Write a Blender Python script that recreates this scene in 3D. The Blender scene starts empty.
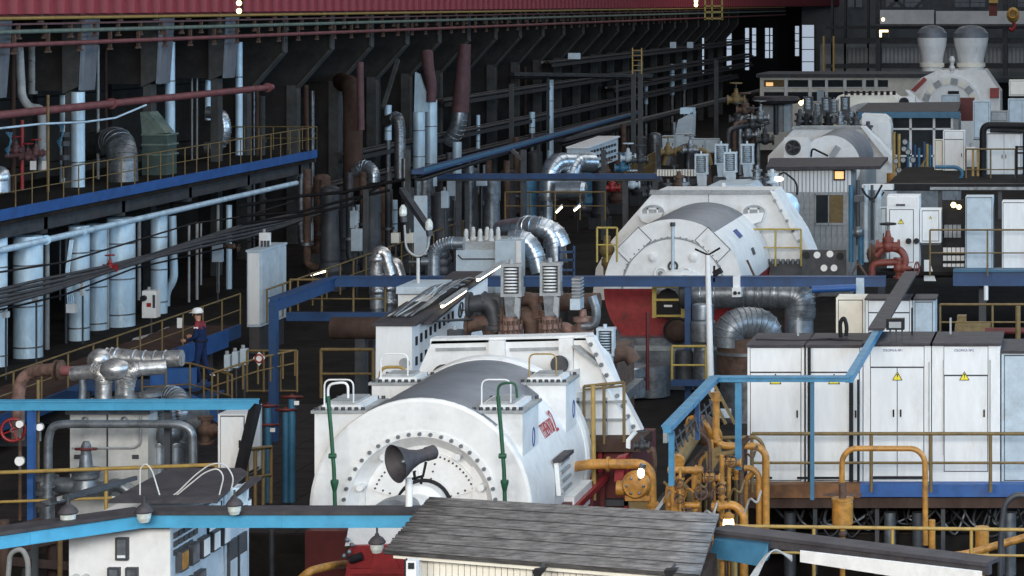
import bpy, math, random
from mathutils import Vector as V, Matrix
random.seed(7)
SC = bpy.context.scene
COL = SC.collection
# ---------------------------------------------------------------- camera
# Level camera looking straight down the hall (+Y); the photograph is an off-axis crop, hence the lens shift.
F, CX, CY, H = 2400.0, 1087.0, 3.0, 10.5
cam = bpy.data.cameras.new('camera'); cam_o = bpy.data.objects.new('camera', cam); COL.objects.link(cam_o)
cam_o.location = (0, 0, H); cam_o.rotation_euler = (math.pi/2, 0, 0)
cam.sensor_width = 36; cam.lens = F*36/1024
cam.shift_x = -(CX-512)/1024; cam.shift_y = -(288-CY)/1024
cam.clip_end = 1000; SC.camera = cam_o
# ---------------------------------------------------------------- light
wd = bpy.data.worlds.new('hall_daylight'); SC.world = wd; wd.use_nodes = True
bg = wd.node_tree.nodes['Background']; bg.inputs[0].default_value = (.62, .76, 1, 1); bg.inputs[1].default_value = .095
def area(name, loc, target, sx, sy, power, color):
    l = bpy.data.lights.new(name, 'AREA'); l.shape = 'RECTANGLE'; l.size = sx; l.size_y = sy
    l.energy = power; l.color = color
    o = bpy.data.objects.new(name, l); COL.objects.link(o); o.location = loc
    o.rotation_euler = (V(target)-V(loc)).to_track_quat('-Z', 'Y').to_euler()
area('roof_skylight', (-6, 70, 27), (-6, 70.01, 0), 16, 150, 12500, (1, .98, .95))
area('window_band_right', (26, 60, 15), (-24, 72, 2), 120, 9, 25000, (.50, .74, 1))
area('window_band_end', (-2, -14, 19), (-12, 50, 2), 34, 9, 30000, (1, .97, .92))
area('roof_skylight_far', (4, 190, 27), (-2, 190.01, 0), 14, 110, 10500, (1, .97, .93))
SC.view_settings.view_transform = 'Standard'; SC.view_settings.look = 'None'
SC.view_settings.gamma = 1; SC.view_settings.use_curve_mapping = False
SC.view_settings.exposure = 0.0
# ---------------------------------------------------------------- materials (all procedural)
def mat(name, col, rough=.6, metal=0., var=.25, scale=3., dirt=None, dirt_amt=.35, bump=.0, stretch=(1,1,1)):
    m = bpy.data.materials.new(name); m.use_nodes = True
    nt = m.node_tree; bs = nt.nodes['Principled BSDF']
    bs.inputs['Roughness'].default_value = rough; bs.inputs['Metallic'].default_value = metal
    if max(col) < .08 and metal < .2: bs.inputs['Specular IOR Level'].default_value = .12
    tc = nt.nodes.new('ShaderNodeTexCoord'); mp = nt.nodes.new('ShaderNodeMapping'); mp.inputs['Scale'].default_value = stretch
    nt.links.new(tc.outputs['Object'], mp.inputs['Vector'])
    n1 = nt.nodes.new('ShaderNodeTexNoise'); n1.inputs['Scale'].default_value = scale; n1.inputs['Detail'].default_value = 6
    n1.inputs['Roughness'].default_value = .7
    nt.links.new(mp.outputs[0], n1.inputs['Vector'])
    r1 = nt.nodes.new('ShaderNodeValToRGB')
    c0 = tuple(c*(1-var) for c in col)+(1,); c1 = tuple(min(1, c*(1+var*.5)) for c in col)+(1,)
    r1.color_ramp.elements[0].position = .35; r1.color_ramp.elements[0].color = c0
    r1.color_ramp.elements[1].position = .62; r1.color_ramp.elements[1].color = c1
    nt.links.new(n1.outputs['Fac'], r1.inputs[0]); out = r1.outputs[0]
    if dirt:
        n2 = nt.nodes.new('ShaderNodeTexNoise'); n2.inputs['Scale'].default_value = scale*.45; n2.inputs['Detail'].default_value = 9
        n2.inputs['Roughness'].default_value = .75
        nt.links.new(mp.outputs[0], n2.inputs['Vector'])
        r2 = nt.nodes.new('ShaderNodeValToRGB'); r2.color_ramp.elements[0].position = .52; r2.color_ramp.elements[1].position = .72
        r2.color_ramp.elements[0].color = (0,0,0,1); r2.color_ramp.elements[1].color = (dirt_amt,)*3+(1,)
        nt.links.new(n2.outputs['Fac'], r2.inputs[0])
        mx = nt.nodes.new('ShaderNodeMixRGB'); mx.inputs[2].default_value = tuple(dirt)+(1,)
        nt.links.new(r2.outputs[0], mx.inputs[0]); nt.links.new(out, mx.inputs[1]); out = mx.outputs[0]
    nt.links.new(out, bs.inputs['Base Color'])
    if bump:
        bp = nt.nodes.new('ShaderNodeBump'); bp.inputs['Strength'].default_value = bump; bp.inputs['Distance'].default_value = .02
        nt.links.new(n1.outputs['Fac'], bp.inputs['Height']); nt.links.new(bp.outputs[0], bs.inputs['Normal'])
    return m
def emit(name, col, s):
    m = bpy.data.materials.new(name); m.use_nodes = True; b = m.node_tree.nodes['Principled BSDF']
    b.inputs['Base Color'].default_value = tuple(col)+(1,); b.inputs['Emission Color'].default_value = tuple(col)+(1,)
    b.inputs['Emission Strength'].default_value = s
    return m
BR = (.12, .07, .04)
class M: pass
M.white = mat('white_paint', (.74,.74,.73), .45, 0, .08, 3, (.22,.19,.16), .3)
M.cream = mat('cream_paint', (.78,.74,.64), .5, 0, .1, 2, BR, .15)
M.offw = mat('cabinet_white', (.74,.75,.75), .45, 0, .08, 2.5, (.3,.22,.15), .4, 0, (1,1,.25))
M.grey = mat('grey_paint', (.32,.335,.34), .5, 0, .25, 3, (.06,.05,.04), .5)
M.pale = mat('pale_blue_grey_paint', (.44,.52,.58), .5, 0, .15, 3, BR, .4)
M.clad = mat('clad_sheet_metal', (.58,.77,.93), .4, .15, .22, 1.6, (.16,.2,.26), .6, 0, (1,1,.4))
M.silver = mat('galvanised_metal', (.50,.56,.62), .33, .85, .35, 4, (.12,.12,.13), .7)
M.dsilver = mat('dull_metal', (.20,.22,.24), .4, .6, .45, 4, (.06,.05,.045), .7)
M.steel = mat('dark_steel', (.055,.06,.068), .55, .3, .35, 3, (.09,.06,.04), .5)
M.black = mat('black_paint', (.018,.018,.02), .5, 0, .3, 4)
M.pit = mat('dark_concrete', (.017,.015,.014), .9, 0, .5, 1.2, (.05,.035,.025), .6)  # near-black concrete with brown mottling
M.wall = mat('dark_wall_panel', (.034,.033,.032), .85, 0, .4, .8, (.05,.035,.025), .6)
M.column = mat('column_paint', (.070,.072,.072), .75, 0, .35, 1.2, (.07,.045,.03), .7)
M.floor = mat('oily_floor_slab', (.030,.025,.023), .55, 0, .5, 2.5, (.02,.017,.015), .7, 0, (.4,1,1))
M.rust = mat('rusty_metal', (.105,.062,.045), .75, .2, .5, 5, (.07,.04,.03), .7, .2)
M.pinkrust = mat('pink_rusty_casting', (.23,.14,.115), .7, .15, .5, 7, (.09,.05,.04), .7, .2)
M.brown = mat('brown_insulation', (.070,.045,.036), .85, 0, .4, 2, (.06,.04,.03), .6, 0, (1,1,.3))
M.purple = mat('faded_purple_paint', (.115,.055,.062), .7, 0, .3, 3, BR, .4)
M.red = mat('red_paint', (.27,.016,.018), .45, 0, .3, 5, (.06,.015,.012), .8)
M.beamred = mat('crane_beam_red', (.30,.026,.042), .55, 0, .3, 1.5, (.11,.05,.05), .6, 0, (1,1,.3))
M.dred = mat('dark_red_paint', (.10,.012,.011), .6, 0, .3, 2, (.05,.02,.015), .6)
M.pipered = mat('dusty_red_pipe', (.20,.062,.065), .6, 0, .3, 2, (.12,.06,.05), .5)
M.valvered = mat('orange_red_valve', (.17,.036,.024), .55, 0, .3, 4, BR, .5)
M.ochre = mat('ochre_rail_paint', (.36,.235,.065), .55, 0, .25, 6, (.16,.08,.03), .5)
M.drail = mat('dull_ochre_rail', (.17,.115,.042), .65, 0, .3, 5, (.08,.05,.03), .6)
M.yellow = mat('yellow_paint', (.40,.30,.07), .5, 0, .2, 5, (.18,.10,.03), .4)
M.orange = mat('orange_pipe_paint', (.42,.20,.040), .45, 0, .4, 6, (.07,.035,.018), .85)
M.blue = mat('blue_beam_paint', (.012,.052,.145), .5, 0, .25, 2.5, (.03,.03,.04), .4)
M.gblue = mat('gallery_blue_paint', (.020,.092,.29), .5, 0, .25, 2, (.05,.05,.07), .35)
M.lblue = mat('light_blue_paint', (.065,.32,.52), .45, 0, .15, 2, (.04,.12,.2), .3)
M.mblue = mat('mid_blue_paint', (.032,.13,.22), .5, 0, .2, 3, (.04,.06,.09), .4)
M.slate = mat('dark_grey_sheet', (.060,.056,.062), .6, .1, .3, 3, (.10,.085,.08), .5)
M.roofs = mat('weathered_roof_sheet', (.15,.145,.145), .55, .25, .6, 4, (.035,.033,.034), .9, .2, (.1,6,6))
M.green = mat('dark_green_paint', (.015,.085,.04), .5, 0, .3, 5)
M.dgreen = mat('grey_green_box', (.05,.085,.075), .6, 0, .3, 3, BR, .3)
M.gpipe = mat('grey_green_pipe', (.14,.19,.16), .6, 0, .3, 3, BR, .3)
M.navy = mat('navy_cloth', (.012,.025,.075), .9, 0, .3, 9)
M.clothred = mat('dark_red_cloth', (.22,.025,.04), .9, 0, .3, 9)
M.skin = mat('skin', (.46,.24,.16), .6, 0, .1, 9)
M.dark = mat('dark_glass', (.03,.035,.04), .15, 0, .2, 3)
M.gtop = mat('drum_top_grey', (.15,.165,.19), .5, .1, .25, 1.5, (.10,.10,.12), .5)
M.lgrey = mat('light_grey_tank_paint', (.50,.50,.48), .5, 0, .15, 3, (.15,.12,.1), .5)
M.lag = mat('crumpled_foil_lagging', (.50,.50,.50), .3, .75, .45, 9, (.13,.09,.07), .75, .6)
M.stain = mat('rust_stained_girder', (.17,.075,.028), .7, 0, .5, 2, (.045,.025,.02), .9)
M.sky = emit('daylight_pane', (.62,.74,.9), .55)
M.sblue = mat('steel_blue_paint', (.045,.20,.34), .5, 0, .25, 3, (.03,.05,.07), .5)
M.tube = emit('lit_lamp_glass', (1,.86,.62), 4.5)
M.lampoff = mat('lamp_glass', (.58,.62,.58), .15, 0, .3, 9)
M.bulb = emit('lit_bulb', (1,.75,.36), 5.0)
M.amber = emit('lit_booth_window', (1,.55,.22), .9)
M.warn = mat('warning_yellow', (.85,.72,.04), .5, 0, .03, 3)
M.redtxt = mat('red_lettering', (.35,.03,.03), .5, 0, .1, 3)
M.bluetxt = mat('blue_lettering', (.03,.06,.22), .5, 0, .1, 3)
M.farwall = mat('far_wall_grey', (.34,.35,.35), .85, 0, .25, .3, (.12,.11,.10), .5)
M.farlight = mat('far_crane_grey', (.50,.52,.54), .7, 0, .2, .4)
# ---------------------------------------------------------------- geometry helpers
def W(x, y, Y):            # photograph position + distance down the hall -> world point
    return V(((x-CX)*Y/F, Y, H-(y-CY)*Y/F))
def YX(x, X): return X*F/(x-CX)
class B:
    def __init__(s): s.v = []; s.f = []; s.sm = []
    def add(s, vs, fs, smooth=False):
        o = len(s.v); s.v += [V(p) for p in vs]
        for f in fs: s.f.append(tuple(i+o for i in f)); s.sm.append(smooth)
        return s
    def box(s, x0, x1, y0, y1, z0, z1):
        return s.add([(x0,y0,z0),(x1,y0,z0),(x1,y1,z0),(x0,y1,z0),(x0,y0,z1),(x1,y0,z1),(x1,y1,z1),(x0,y1,z1)],
                     [(0,3,2,1),(4,5,6,7),(0,1,5,4),(1,2,6,5),(2,3,7,6),(3,0,4,7)])
    def px(s, x0, x1, y0, y1, Y, d):    # box: front face given in the picture at distance Y, d metres deep
        a = W(x0, y1, Y); b = W(x1, y0, Y)
        return s.box(a.x, b.x, Y, Y+d, a.z, b.z)
    def prism(s, pts, vec):             # polygon extruded along vec
        n = len(pts); vec = V(vec); p = [V(q) for q in pts]
        s.add(p, [tuple(range(n))]); s.add([q+vec for q in p], [tuple(reversed(range(n)))])
        s.add(p+[q+vec for q in p], [(i, i+n, (i+1) % n+n, (i+1) % n) for i in range(n)])
        return s
    def bar(s, a, b, w, h):             # rectangular bar: w sideways, h up
        a = V(a); b = V(b); d = (b-a).normalized(); up = V((0,0,1)) if abs(d.z) < .95 else V((0,1,0))
        sd = d.cross(up).normalized()*w/2; u = sd.cross(d).normalized()*h/2
        q = [a-sd-u, a+sd-u, a+sd+u, a-sd+u]; q += [k+(b-a) for k in q]
        return s.add(q, [(0,1,2,3),(7,6,5,4),(0,4,5,1),(1,5,6,2),(2,6,7,3),(3,7,4,0)])
    def lathe(s, prof, base, axis=(0,0,1), n=20, caps=True, a0=0, a1=360):
        ax = V(axis).normalized(); t = V((1,0,0)) if abs(ax.x) < .9 else V((0,0,1))
        u = (t-ax*t.dot(ax)).normalized(); w = ax.cross(u); base = V(base)
        full = abs(a1-a0) >= 360; m = n if full else n+1
        def ring(r, h): return [base+ax*h+(u*math.cos(k)+w*math.sin(k))*r for k in [math.radians(a0+(a1-a0)*i/n) for i in range(m)]]
        for (r0, h0), (r1, h1) in zip(prof, prof[1:]):
            s.add(ring(r0, h0)+ring(r1, h1), [(i, (i+1) % m, (i+1) % m+m, i+m) for i in range(m if full else n)], True)
        if caps:
            if prof[0][0] > 1e-4: s.add(ring(*prof[0]), [tuple(reversed(range(m)))])
            if prof[-1][0] > 1e-4: s.add(ring(*prof[-1]), [tuple(range(m))])
        return s
    def cyl(s, a, b, r, r2=None, n=14):
        a = V(a); b = V(b); return s.lathe([(r, 0), (r if r2 is None else r2, (b-a).length)], a, b-a, n)
    def sph(s, c, r, n=12, sc=(1,1,1)):
        c = V(c); k = max(4, n//2); vs = []; fs = []
        for i in range(k+1):
            for j in range(n):
                t = math.pi*i/k; p = 2*math.pi*j/n
                vs.append(c+V((r*sc[0]*math.sin(t)*math.cos(p), r*sc[1]*math.sin(t)*math.sin(p), r*sc[2]*math.cos(t))))
        for i in range(k):
            for j in range(n): fs.append((i*n+j, (i+1)*n+j, (i+1)*n+(j+1) % n, i*n+(j+1) % n))
        return s.add(vs, fs, True)
    def tube(s, pts, r, n=10, fil=None, seg=5, caps=True):
        pts = [V(p) for p in pts]
        if fil:
            out = [pts[0]]
            for i in range(1, len(pts)-1):
                p = pts[i]; a = pts[i-1]-p; b = pts[i+1]-p; d = min(fil, a.length*.49, b.length*.49)
                q0 = p+a.normalized()*d; q1 = p+b.normalized()*d
                for k in range(seg+1):
                    t = k/seg; out.append(q0*(1-t)**2+p*2*t*(1-t)+q1*t*t)
            pts = out+[pts[-1]]
        rs = r if isinstance(r, (list, tuple)) else [r]*len(pts)
        if len(rs) != len(pts): rs = [rs[0]+(rs[-1]-rs[0])*i/(len(pts)-1) for i in range(len(pts))]
        vs = []; u = None
        for i, p in enumerate(pts):
            d = ((pts[min(i+1, len(pts)-1)]-p).normalized()+(p-pts[max(i-1, 0)]).normalized()).normalized()
            if u is None:
                t = V((0,0,1)) if abs(d.z) < .9 else V((1,0,0)); u = (t-d*t.dot(d)).normalized()
            else: u = (u-d*u.dot(d)).normalized()
            w = d.cross(u)
            vs += [p+(u*math.cos(2*math.pi*j/n)+w*math.sin(2*math.pi*j/n))*rs[i] for j in range(n)]
        m = len(pts)
        s.add(vs, [(i*n+j, i*n+(j+1) % n, (i+1)*n+(j+1) % n, (i+1)*n+j) for i in range(m-1) for j in range(n)], True)
        if caps: s.add(vs[:n], [tuple(reversed(range(n)))]); s.add(vs[-n:], [tuple(range(n))])
        return s
    def ring(s, c, axis, R, r, n=20, k=6):      # torus
        ax = V(axis).normalized(); t = V((1,0,0)) if abs(ax.x) < .9 else V((0,0,1))
        u = (t-ax*t.dot(ax)).normalized(); w = ax.cross(u); c = V(c); vs = []
        for i in range(n):
            a = 2*math.pi*i/n; d = u*math.cos(a)+w*math.sin(a)
            vs += [c+d*(R+r*math.cos(2*math.pi*j/k))+ax*r*math.sin(2*math.pi*j/k) for j in range(k)]
        return s.add(vs, [(i*k+j, ((i+1) % n)*k+j, ((i+1) % n)*k+(j+1) % k, i*k+(j+1) % k) for i in range(n) for j in range(k)], True)
    def xform(s, mx): s.v = [mx @ p for p in s.v]; return s
def mesh(name, b, m, org=V((0,0,0))):
    me = bpy.data.meshes.new(name); me.from_pydata([tuple(p-org) for p in b.v], [], b.f)
    me.polygons.foreach_set('use_smooth', b.sm); me.materials.append(m); me.update()
    return me
ORG = {}
def link(name, me, parent=None, loc=(0,0,0)):
    o = bpy.data.objects.new(name, me); COL.objects.link(o); o.location = loc
    if parent is not None: o.parent = parent
    return o
def tag(o, label=None, cat=None, group=None, kind=None):
    if label: o['label'] = label
    if cat: o['category'] = cat
    if group: o['group'] = group
    if kind: o['kind'] = kind
    return o
def T(name, label, cat, loc, group=None, kind=None):     # a thing with parts: an Empty at its base
    o = link(name, None, None, loc); o.empty_display_size = .2
    ORG[o.name] = V(loc); return tag(o, label, cat, group, kind or 'thing')
def part(t, name, b, m, label=None):                     # b is in world coordinates
    org = ORG[t.name]; o = link(name, mesh(name, b, m, org), t)
    ORG[o.name] = org
    return tag(o, label)
def rep(t, name, me, spots):                             # alike pieces sharing one mesh, spots are world points
    org = ORG[t.name]
    for p in spots: link(name, me, t, V(p)-org)
def solo(name, label, cat, b, m, group=None, kind=None):
    xs = [p.x for p in b.v]; ys = [p.y for p in b.v]; zs = [p.z for p in b.v]
    org = V(((min(xs)+max(xs))/2, (min(ys)+max(ys))/2, min(zs)))
    o = link(name, mesh(name, b, m, org), None, org); ORG[o.name] = org
    return tag(o, label, cat, group, kind or 'thing')
def dup(t, delta, label=None, rz=0, sc=1):
    def cp(o, par):
        c = o.copy(); COL.objects.link(c); c.parent = par
        for ch in [q for q in KIDS.get(o.name, [])]: cp(ch, c)
        return c
    KIDS = {}
    for q in COL.objects:
        if q.parent: KIDS.setdefault(q.parent.name, []).append(q)
    c = cp(t, None); c.location = t.location+V(delta); c.rotation_euler.z = t.rotation_euler.z+rz
    if sc != 1: c.scale = (sc,)*3
    if label: c['label'] = label
    return c
def text(body, size, m, mx, parent, name='lettering', align='CENTER'):
    cu = bpy.data.curves.new(name, 'FONT'); cu.body = body; cu.size = size; cu.extrude = .004; cu.align_x = align
    tmp = bpy.data.objects.new('tmp', cu); COL.objects.link(tmp)
    bpy.context.view_layer.update()
    me = bpy.data.meshes.new_from_object(tmp.evaluated_get(bpy.context.evaluated_depsgraph_get()))
    bpy.data.objects.remove(tmp)
    org = ORG[parent.name]; me.transform(Matrix.Translation(-org) @ mx); me.materials.clear(); me.materials.append(m)
    return link(name, me, parent)
FACE = Matrix.Rotation(math.pi/2, 4, 'X')      # text upright, facing the camera (-Y)
# ---------------------------------------------------------------- common builders
def rail(label, pts, h=1.0, step=1.2, m=None, r=.022, mids=(.5,), cat='railing', group=None, toe=None):
    m = m or M.ochre; pts = [V(p) for p in pts]
    t = T('railing', label, cat, pts[0], group)
    for k in (1.0,)+tuple(mids):
        b = B(); b.tube([p+V((0,0,h*k)) for p in pts], r if k == 1 else r*.75, 6)
        part(t, 'top_rail' if k == 1 else 'mid_rail', b, m)
    pm = mesh('post', B().cyl((0,0,0), (0,0,h), r, n=6), m); sp = []
    for a, c in zip(pts, pts[1:]):
        n = max(1, round((c-a).length/step)); sp += [a+(c-a)*i/n for i in range(n)]
    rep(t, 'post', pm, sp+[pts[-1]])
    if toe: part(t, 'kick_plate', B().bar(pts[0], pts[-1], .02, toe) if len(pts) == 2 else B().tube(pts, toe/2, 4), m)
    return t
def clad(label, x, y0, y1, Y, w, m=None, bands=2, cat='pipe', group=None, name='clad_pipe', plinth=None):
    m = m or M.clad; s = Y/F; r = w*s/2
    a = W(x, y1, Y); c = W(x, y0, Y)
    t = T(name, label, cat, a, group)
    part(t, 'pipe_body', B().cyl(a, c, r, n=20), m)
    for i in range(bands):
        z = a.z+(c.z-a.z)*(i+.6)/(bands+.3)
        part(t, 'band', B().lathe([(r,-.025),(r+.012,-.02),(r+.012,.02),(r,.025)], (a.x, a.y, z), n=20, caps=False), M.dsilver)
    if plinth: part(t, 'plinth', B().cyl(a-V((0,0,plinth)), a, r*.98, n=16), M.blue)
    return t
def path_pipe(label, pts, r, m, fil=.3, name='pipe', cat='pipe', flanges=(), n=10, group=None, fm=None):
    pts = [V(p) for p in pts]; lo = min(pts, key=lambda p: p.z)
    if not flanges: return solo(name, label, cat, B().tube(pts, r, n, fil), m, group)
    t = T(name, label, cat, lo, group); part(t, 'pipe_body', B().tube(pts, r, n, fil), m)
    for i, k in flanges:       # flange on segment i at fraction k
        a, c = pts[i], pts[i+1]; d = (c-a).normalized(); p = a+(c-a)*k; th = r*.25
        part(t, 'flange', B().cyl(p-d*th, p+d*th, r*1.45, n=14), fm or m)
    return t
def seg_duct(t, name, pts, r, m, fil, seg=6, n=18):      # sheet-metal duct with raised seams, one part per seam
    b = B(); b.tube(pts, r, n, fil, seg); d = part(t, name, b, m)
    pts = [V(p) for p in pts]; c = []
    for i in range(1, len(pts)-1):
        p = pts[i]; a = pts[i-1]-p; e = pts[i+1]-p; q = min(fil, a.length*.49, e.length*.49)
        q0 = p+a.normalized()*q; q1 = p+e.normalized()*q
        for k in range(seg+1):
            k /= seg; pos = q0*(1-k)**2+p*2*k*(1-k)+q1*k*k
            c.append((pos, ((p-q0)*(1-k)+(q1-p)*k).normalized()))
    for pos, dr in c: part(t, 'seam', B().lathe([(r,-.02),(r+.018,-.008),(r+.018,.008),(r,.02)], pos, dr, n, caps=False), m)
    return d
def valve(label, p, s=.3, m=None, wm=None, axis=(1,0,0), cat='valve', wheel_axis=(0,0,1), name='gate_valve', group=None):
    m = m or M.rust; wm = wm or M.red; p = V(p); ax = V(axis).normalized(); up = V(wheel_axis).normalized()
    t = T(name, label, cat, p-up*s*.5, group)
    b = B(); b.sph(p, s*.42, 12); b.cyl(p-ax*s*.7, p+ax*s*.7, s*.26)
    part(t, 'valve_body', b, m)
    for k in (-1, 1): part(t, 'flange', B().cyl(p+ax*k*s*.6, p+ax*k*s*.74, s*.42, n=14), m)
    part(t, 'bonnet', B().lathe([(s*.36,.25*s),(s*.36,.5*s),(s*.2,.6*s),(s*.14,.95*s)], p, up, 12), m)
    part(t, 'spindle', B().cyl(p+up*s*.9, p+up*s*1.5, s*.05, n=8), M.steel)
    wh = part(t, 'handwheel', B().ring(p+up*s*1.38, up, s*.48, s*.06, 18, 6), wm)
    e = ax if abs(ax.dot(up)) < .5 else V((0,0,1)); f = up.cross(e).normalized()
    for d in (e, f): part(t, 'spoke', B().cyl(p+up*s*1.38-d*s*.48, p+up*s*1.38+d*s*.48, s*.035, n=6), wm)
    return t
def warn_sign(parent, c, s):     # yellow triangle with a black rim and bolt, facing the camera
    c = V(c); h = s*.87
    def tri(k, y): return [c+V((-s/2*k, y, -h/3*k)), c+V((s/2*k, y, -h/3*k)), c+V((0, y, h*2/3*k))]
    w = part(parent, 'warning_sign', B().prism(tri(1, -.012), (0,.012,0)), M.black, 'yellow warning triangle')
    part(w, 'sign_face', B().prism(tri(.78, -.018), (0,.006,0)), M.warn)
    b = B(); b.prism([c+V(q) for q in ((-.02*s/.3,-.022,.1*s/.3),(.03*s/.3,-.022,.1*s/.3),(.01*s/.3,-.022,.02*s/.3),(.02*s/.3,-.022,.02*s/.3),(-.02*s/.3,-.022,-.06*s/.3),(-.005*s/.3,-.022,0))], (0,.004,0))
    part(w, 'bolt_mark', b, M.black)
def cabinet(label, x0, x1, y0, y1, Y, d=.6, doors=1, m=None, head=0., sign=(), cat='cabinet', name='electrical_cabinet', handle=True, roof=None, plinth=.06, margin=.06, group=None, sm=.2):
    m = m or M.offw; a = W(x0, y1, Y); c = W(x1, y0, Y); w = c.x-a.x; h = c.z-a.z
    t = T(name, label, cat, ((a.x+c.x)/2, Y+d/2, a.z), group)
    body = part(t, 'body', B().box(a.x, c.x, Y, Y+d, a.z+plinth, c.z), m)
    part(t, 'plinth', B().box(a.x+.02, c.x-.02, Y+.02, Y+d-.02, a.z, a.z+plinth), M.steel)
    mg = margin; dw = (w-2*mg)/doors; top = c.z-mg-head
    if head:
        part(t, 'header_gap', B().box(a.x+mg-.012, c.x-mg+.012, Y-.006, Y, top+.014, c.z-.008), M.steel)
        part(t, 'header_panel', B().box(a.x+mg, c.x-mg, Y-.012, Y, top+.03, c.z-.02), m)
    for i in range(doors):
        u0 = a.x+mg+dw*i; part(t, 'door_gap', B().box(u0-.008, u0+dw+.008, Y-.006, Y+.002, a.z+plinth+mg-.02, top+.022), M.steel)
        dr = part(t, 'door', B().box(u0+.008, u0+dw-.008, Y-.022, Y, a.z+plinth+mg, top), m)
        if handle:
            hx = u0+dw-.07 if (i % 2 == 0) else u0+.07; hz = a.z+h*.52
            part(dr, 'handle', B().box(hx-.015, hx+.015, Y-.05, Y-.02, hz-.07, hz+.07), M.black)
        if i in sign: warn_sign(t, (u0+dw*.5, Y-.024, a.z+h*.76), sm)
    if roof: part(t, 'roof_sheet', B().box(a.x-.03, c.x+.03, Y-.06, Y+d+.04, c.z, c.z+roof), M.slate)
    return t
def lamp_fluor(label, a, c, lit=True):
    a = V(a); c = V(c); t = T('tube_lamp', label, 'lamp', a)
    part(t, 'lamp_tray', B().bar(a+V((0,0,.05)), c+V((0,0,.05)), .12, .04), M.grey)
    part(t, 'lamp_tube', B().cyl(a, c, .035, n=8), M.tube if lit else M.lampoff)
    return t
def bulkhead(label, p, s=.3, hang=True):
    p = V(p); t = T('jar_lamp', label, 'lamp', p)
    part(t, 'glass_jar', B().lathe([(0,-.55*s),(.25*s,-.5*s),(.33*s,-.3*s),(.36*s,0)], p, n=14, caps=False), M.lampoff)
    part(t, 'lamp_cap', B().lathe([(.44*s,-.02*s),(.46*s,.05*s),(.30*s,.28*s),(.12*s,.4*s),(.1*s,.5*s)], p, n=14), M.slate)
    part(t, 'stem', B().cyl(p+V((0,0,.5*s)), p+V((0,0,.8*s)), .06*s, n=6), M.steel)
    return t
def flanged(p, r):
    return B().lathe([(r,0),(r,.35*r),(.65*r,.4*r),(.6*r,1.1*r),(.9*r,1.15*r),(.9*r,1.5*r),(.35*r,1.6*r),(.3*r,2.2*r)], p, n=12)
# ================================================================ SETTING
def struct(name, b, m):
    o = solo(name, None, None, b, m, None, 'structure'); return o
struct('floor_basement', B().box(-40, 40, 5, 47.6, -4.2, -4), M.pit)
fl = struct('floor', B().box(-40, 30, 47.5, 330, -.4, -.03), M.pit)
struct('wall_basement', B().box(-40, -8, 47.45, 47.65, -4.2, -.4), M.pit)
sp = []
slab_m = mesh('floor_slab', B().box(-.49, .49, -.44, .44, -.03, .0), M.floor)
spots = [(-22.2+i, 48+j*.9, 0) for i in range(9) for j in range(17)]
spots += [(-8.6+i, 48+j*.9, 0) for i in range(6) for j in range(19)]
rep(fl, 'floor_slab', slab_m, spots)
# left wall with its panels, one row of panels per bay
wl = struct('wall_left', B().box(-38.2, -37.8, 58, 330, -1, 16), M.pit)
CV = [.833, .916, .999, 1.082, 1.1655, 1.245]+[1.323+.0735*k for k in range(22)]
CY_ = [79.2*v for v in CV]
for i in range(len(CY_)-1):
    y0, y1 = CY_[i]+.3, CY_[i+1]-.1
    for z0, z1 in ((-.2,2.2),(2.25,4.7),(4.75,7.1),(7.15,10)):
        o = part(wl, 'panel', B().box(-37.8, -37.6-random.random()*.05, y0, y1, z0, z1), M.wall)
# unseen slab added over the aisle to darken it, then the far wall
struct('aisle_shade_slab', B().box(-38.5, -33.2, 58, 330, 13.9, 14.1), M.pit)
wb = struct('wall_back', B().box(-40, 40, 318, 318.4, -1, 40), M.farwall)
# columns with corbels
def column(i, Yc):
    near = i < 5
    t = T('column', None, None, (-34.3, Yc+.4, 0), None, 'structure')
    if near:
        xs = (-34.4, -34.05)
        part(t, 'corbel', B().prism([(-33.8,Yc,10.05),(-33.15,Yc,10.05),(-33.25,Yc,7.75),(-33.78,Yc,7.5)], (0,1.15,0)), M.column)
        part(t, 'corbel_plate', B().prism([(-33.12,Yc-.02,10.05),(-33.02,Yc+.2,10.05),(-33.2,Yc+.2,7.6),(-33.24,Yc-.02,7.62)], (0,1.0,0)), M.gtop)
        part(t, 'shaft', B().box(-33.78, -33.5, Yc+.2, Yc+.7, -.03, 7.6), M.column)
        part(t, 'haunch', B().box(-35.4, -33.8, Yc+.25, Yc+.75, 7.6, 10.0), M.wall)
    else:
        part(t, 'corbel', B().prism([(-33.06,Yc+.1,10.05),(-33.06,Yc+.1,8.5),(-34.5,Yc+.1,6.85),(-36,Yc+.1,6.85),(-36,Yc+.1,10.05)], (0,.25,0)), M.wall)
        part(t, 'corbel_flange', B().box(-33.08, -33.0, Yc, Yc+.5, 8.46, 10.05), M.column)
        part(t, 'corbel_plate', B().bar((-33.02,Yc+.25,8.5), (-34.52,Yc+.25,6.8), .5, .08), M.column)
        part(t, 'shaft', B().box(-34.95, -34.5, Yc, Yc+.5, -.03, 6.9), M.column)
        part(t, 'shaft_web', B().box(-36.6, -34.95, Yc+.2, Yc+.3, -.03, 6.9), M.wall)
for i, Yc in enumerate(CY_): column(i, Yc)
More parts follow.
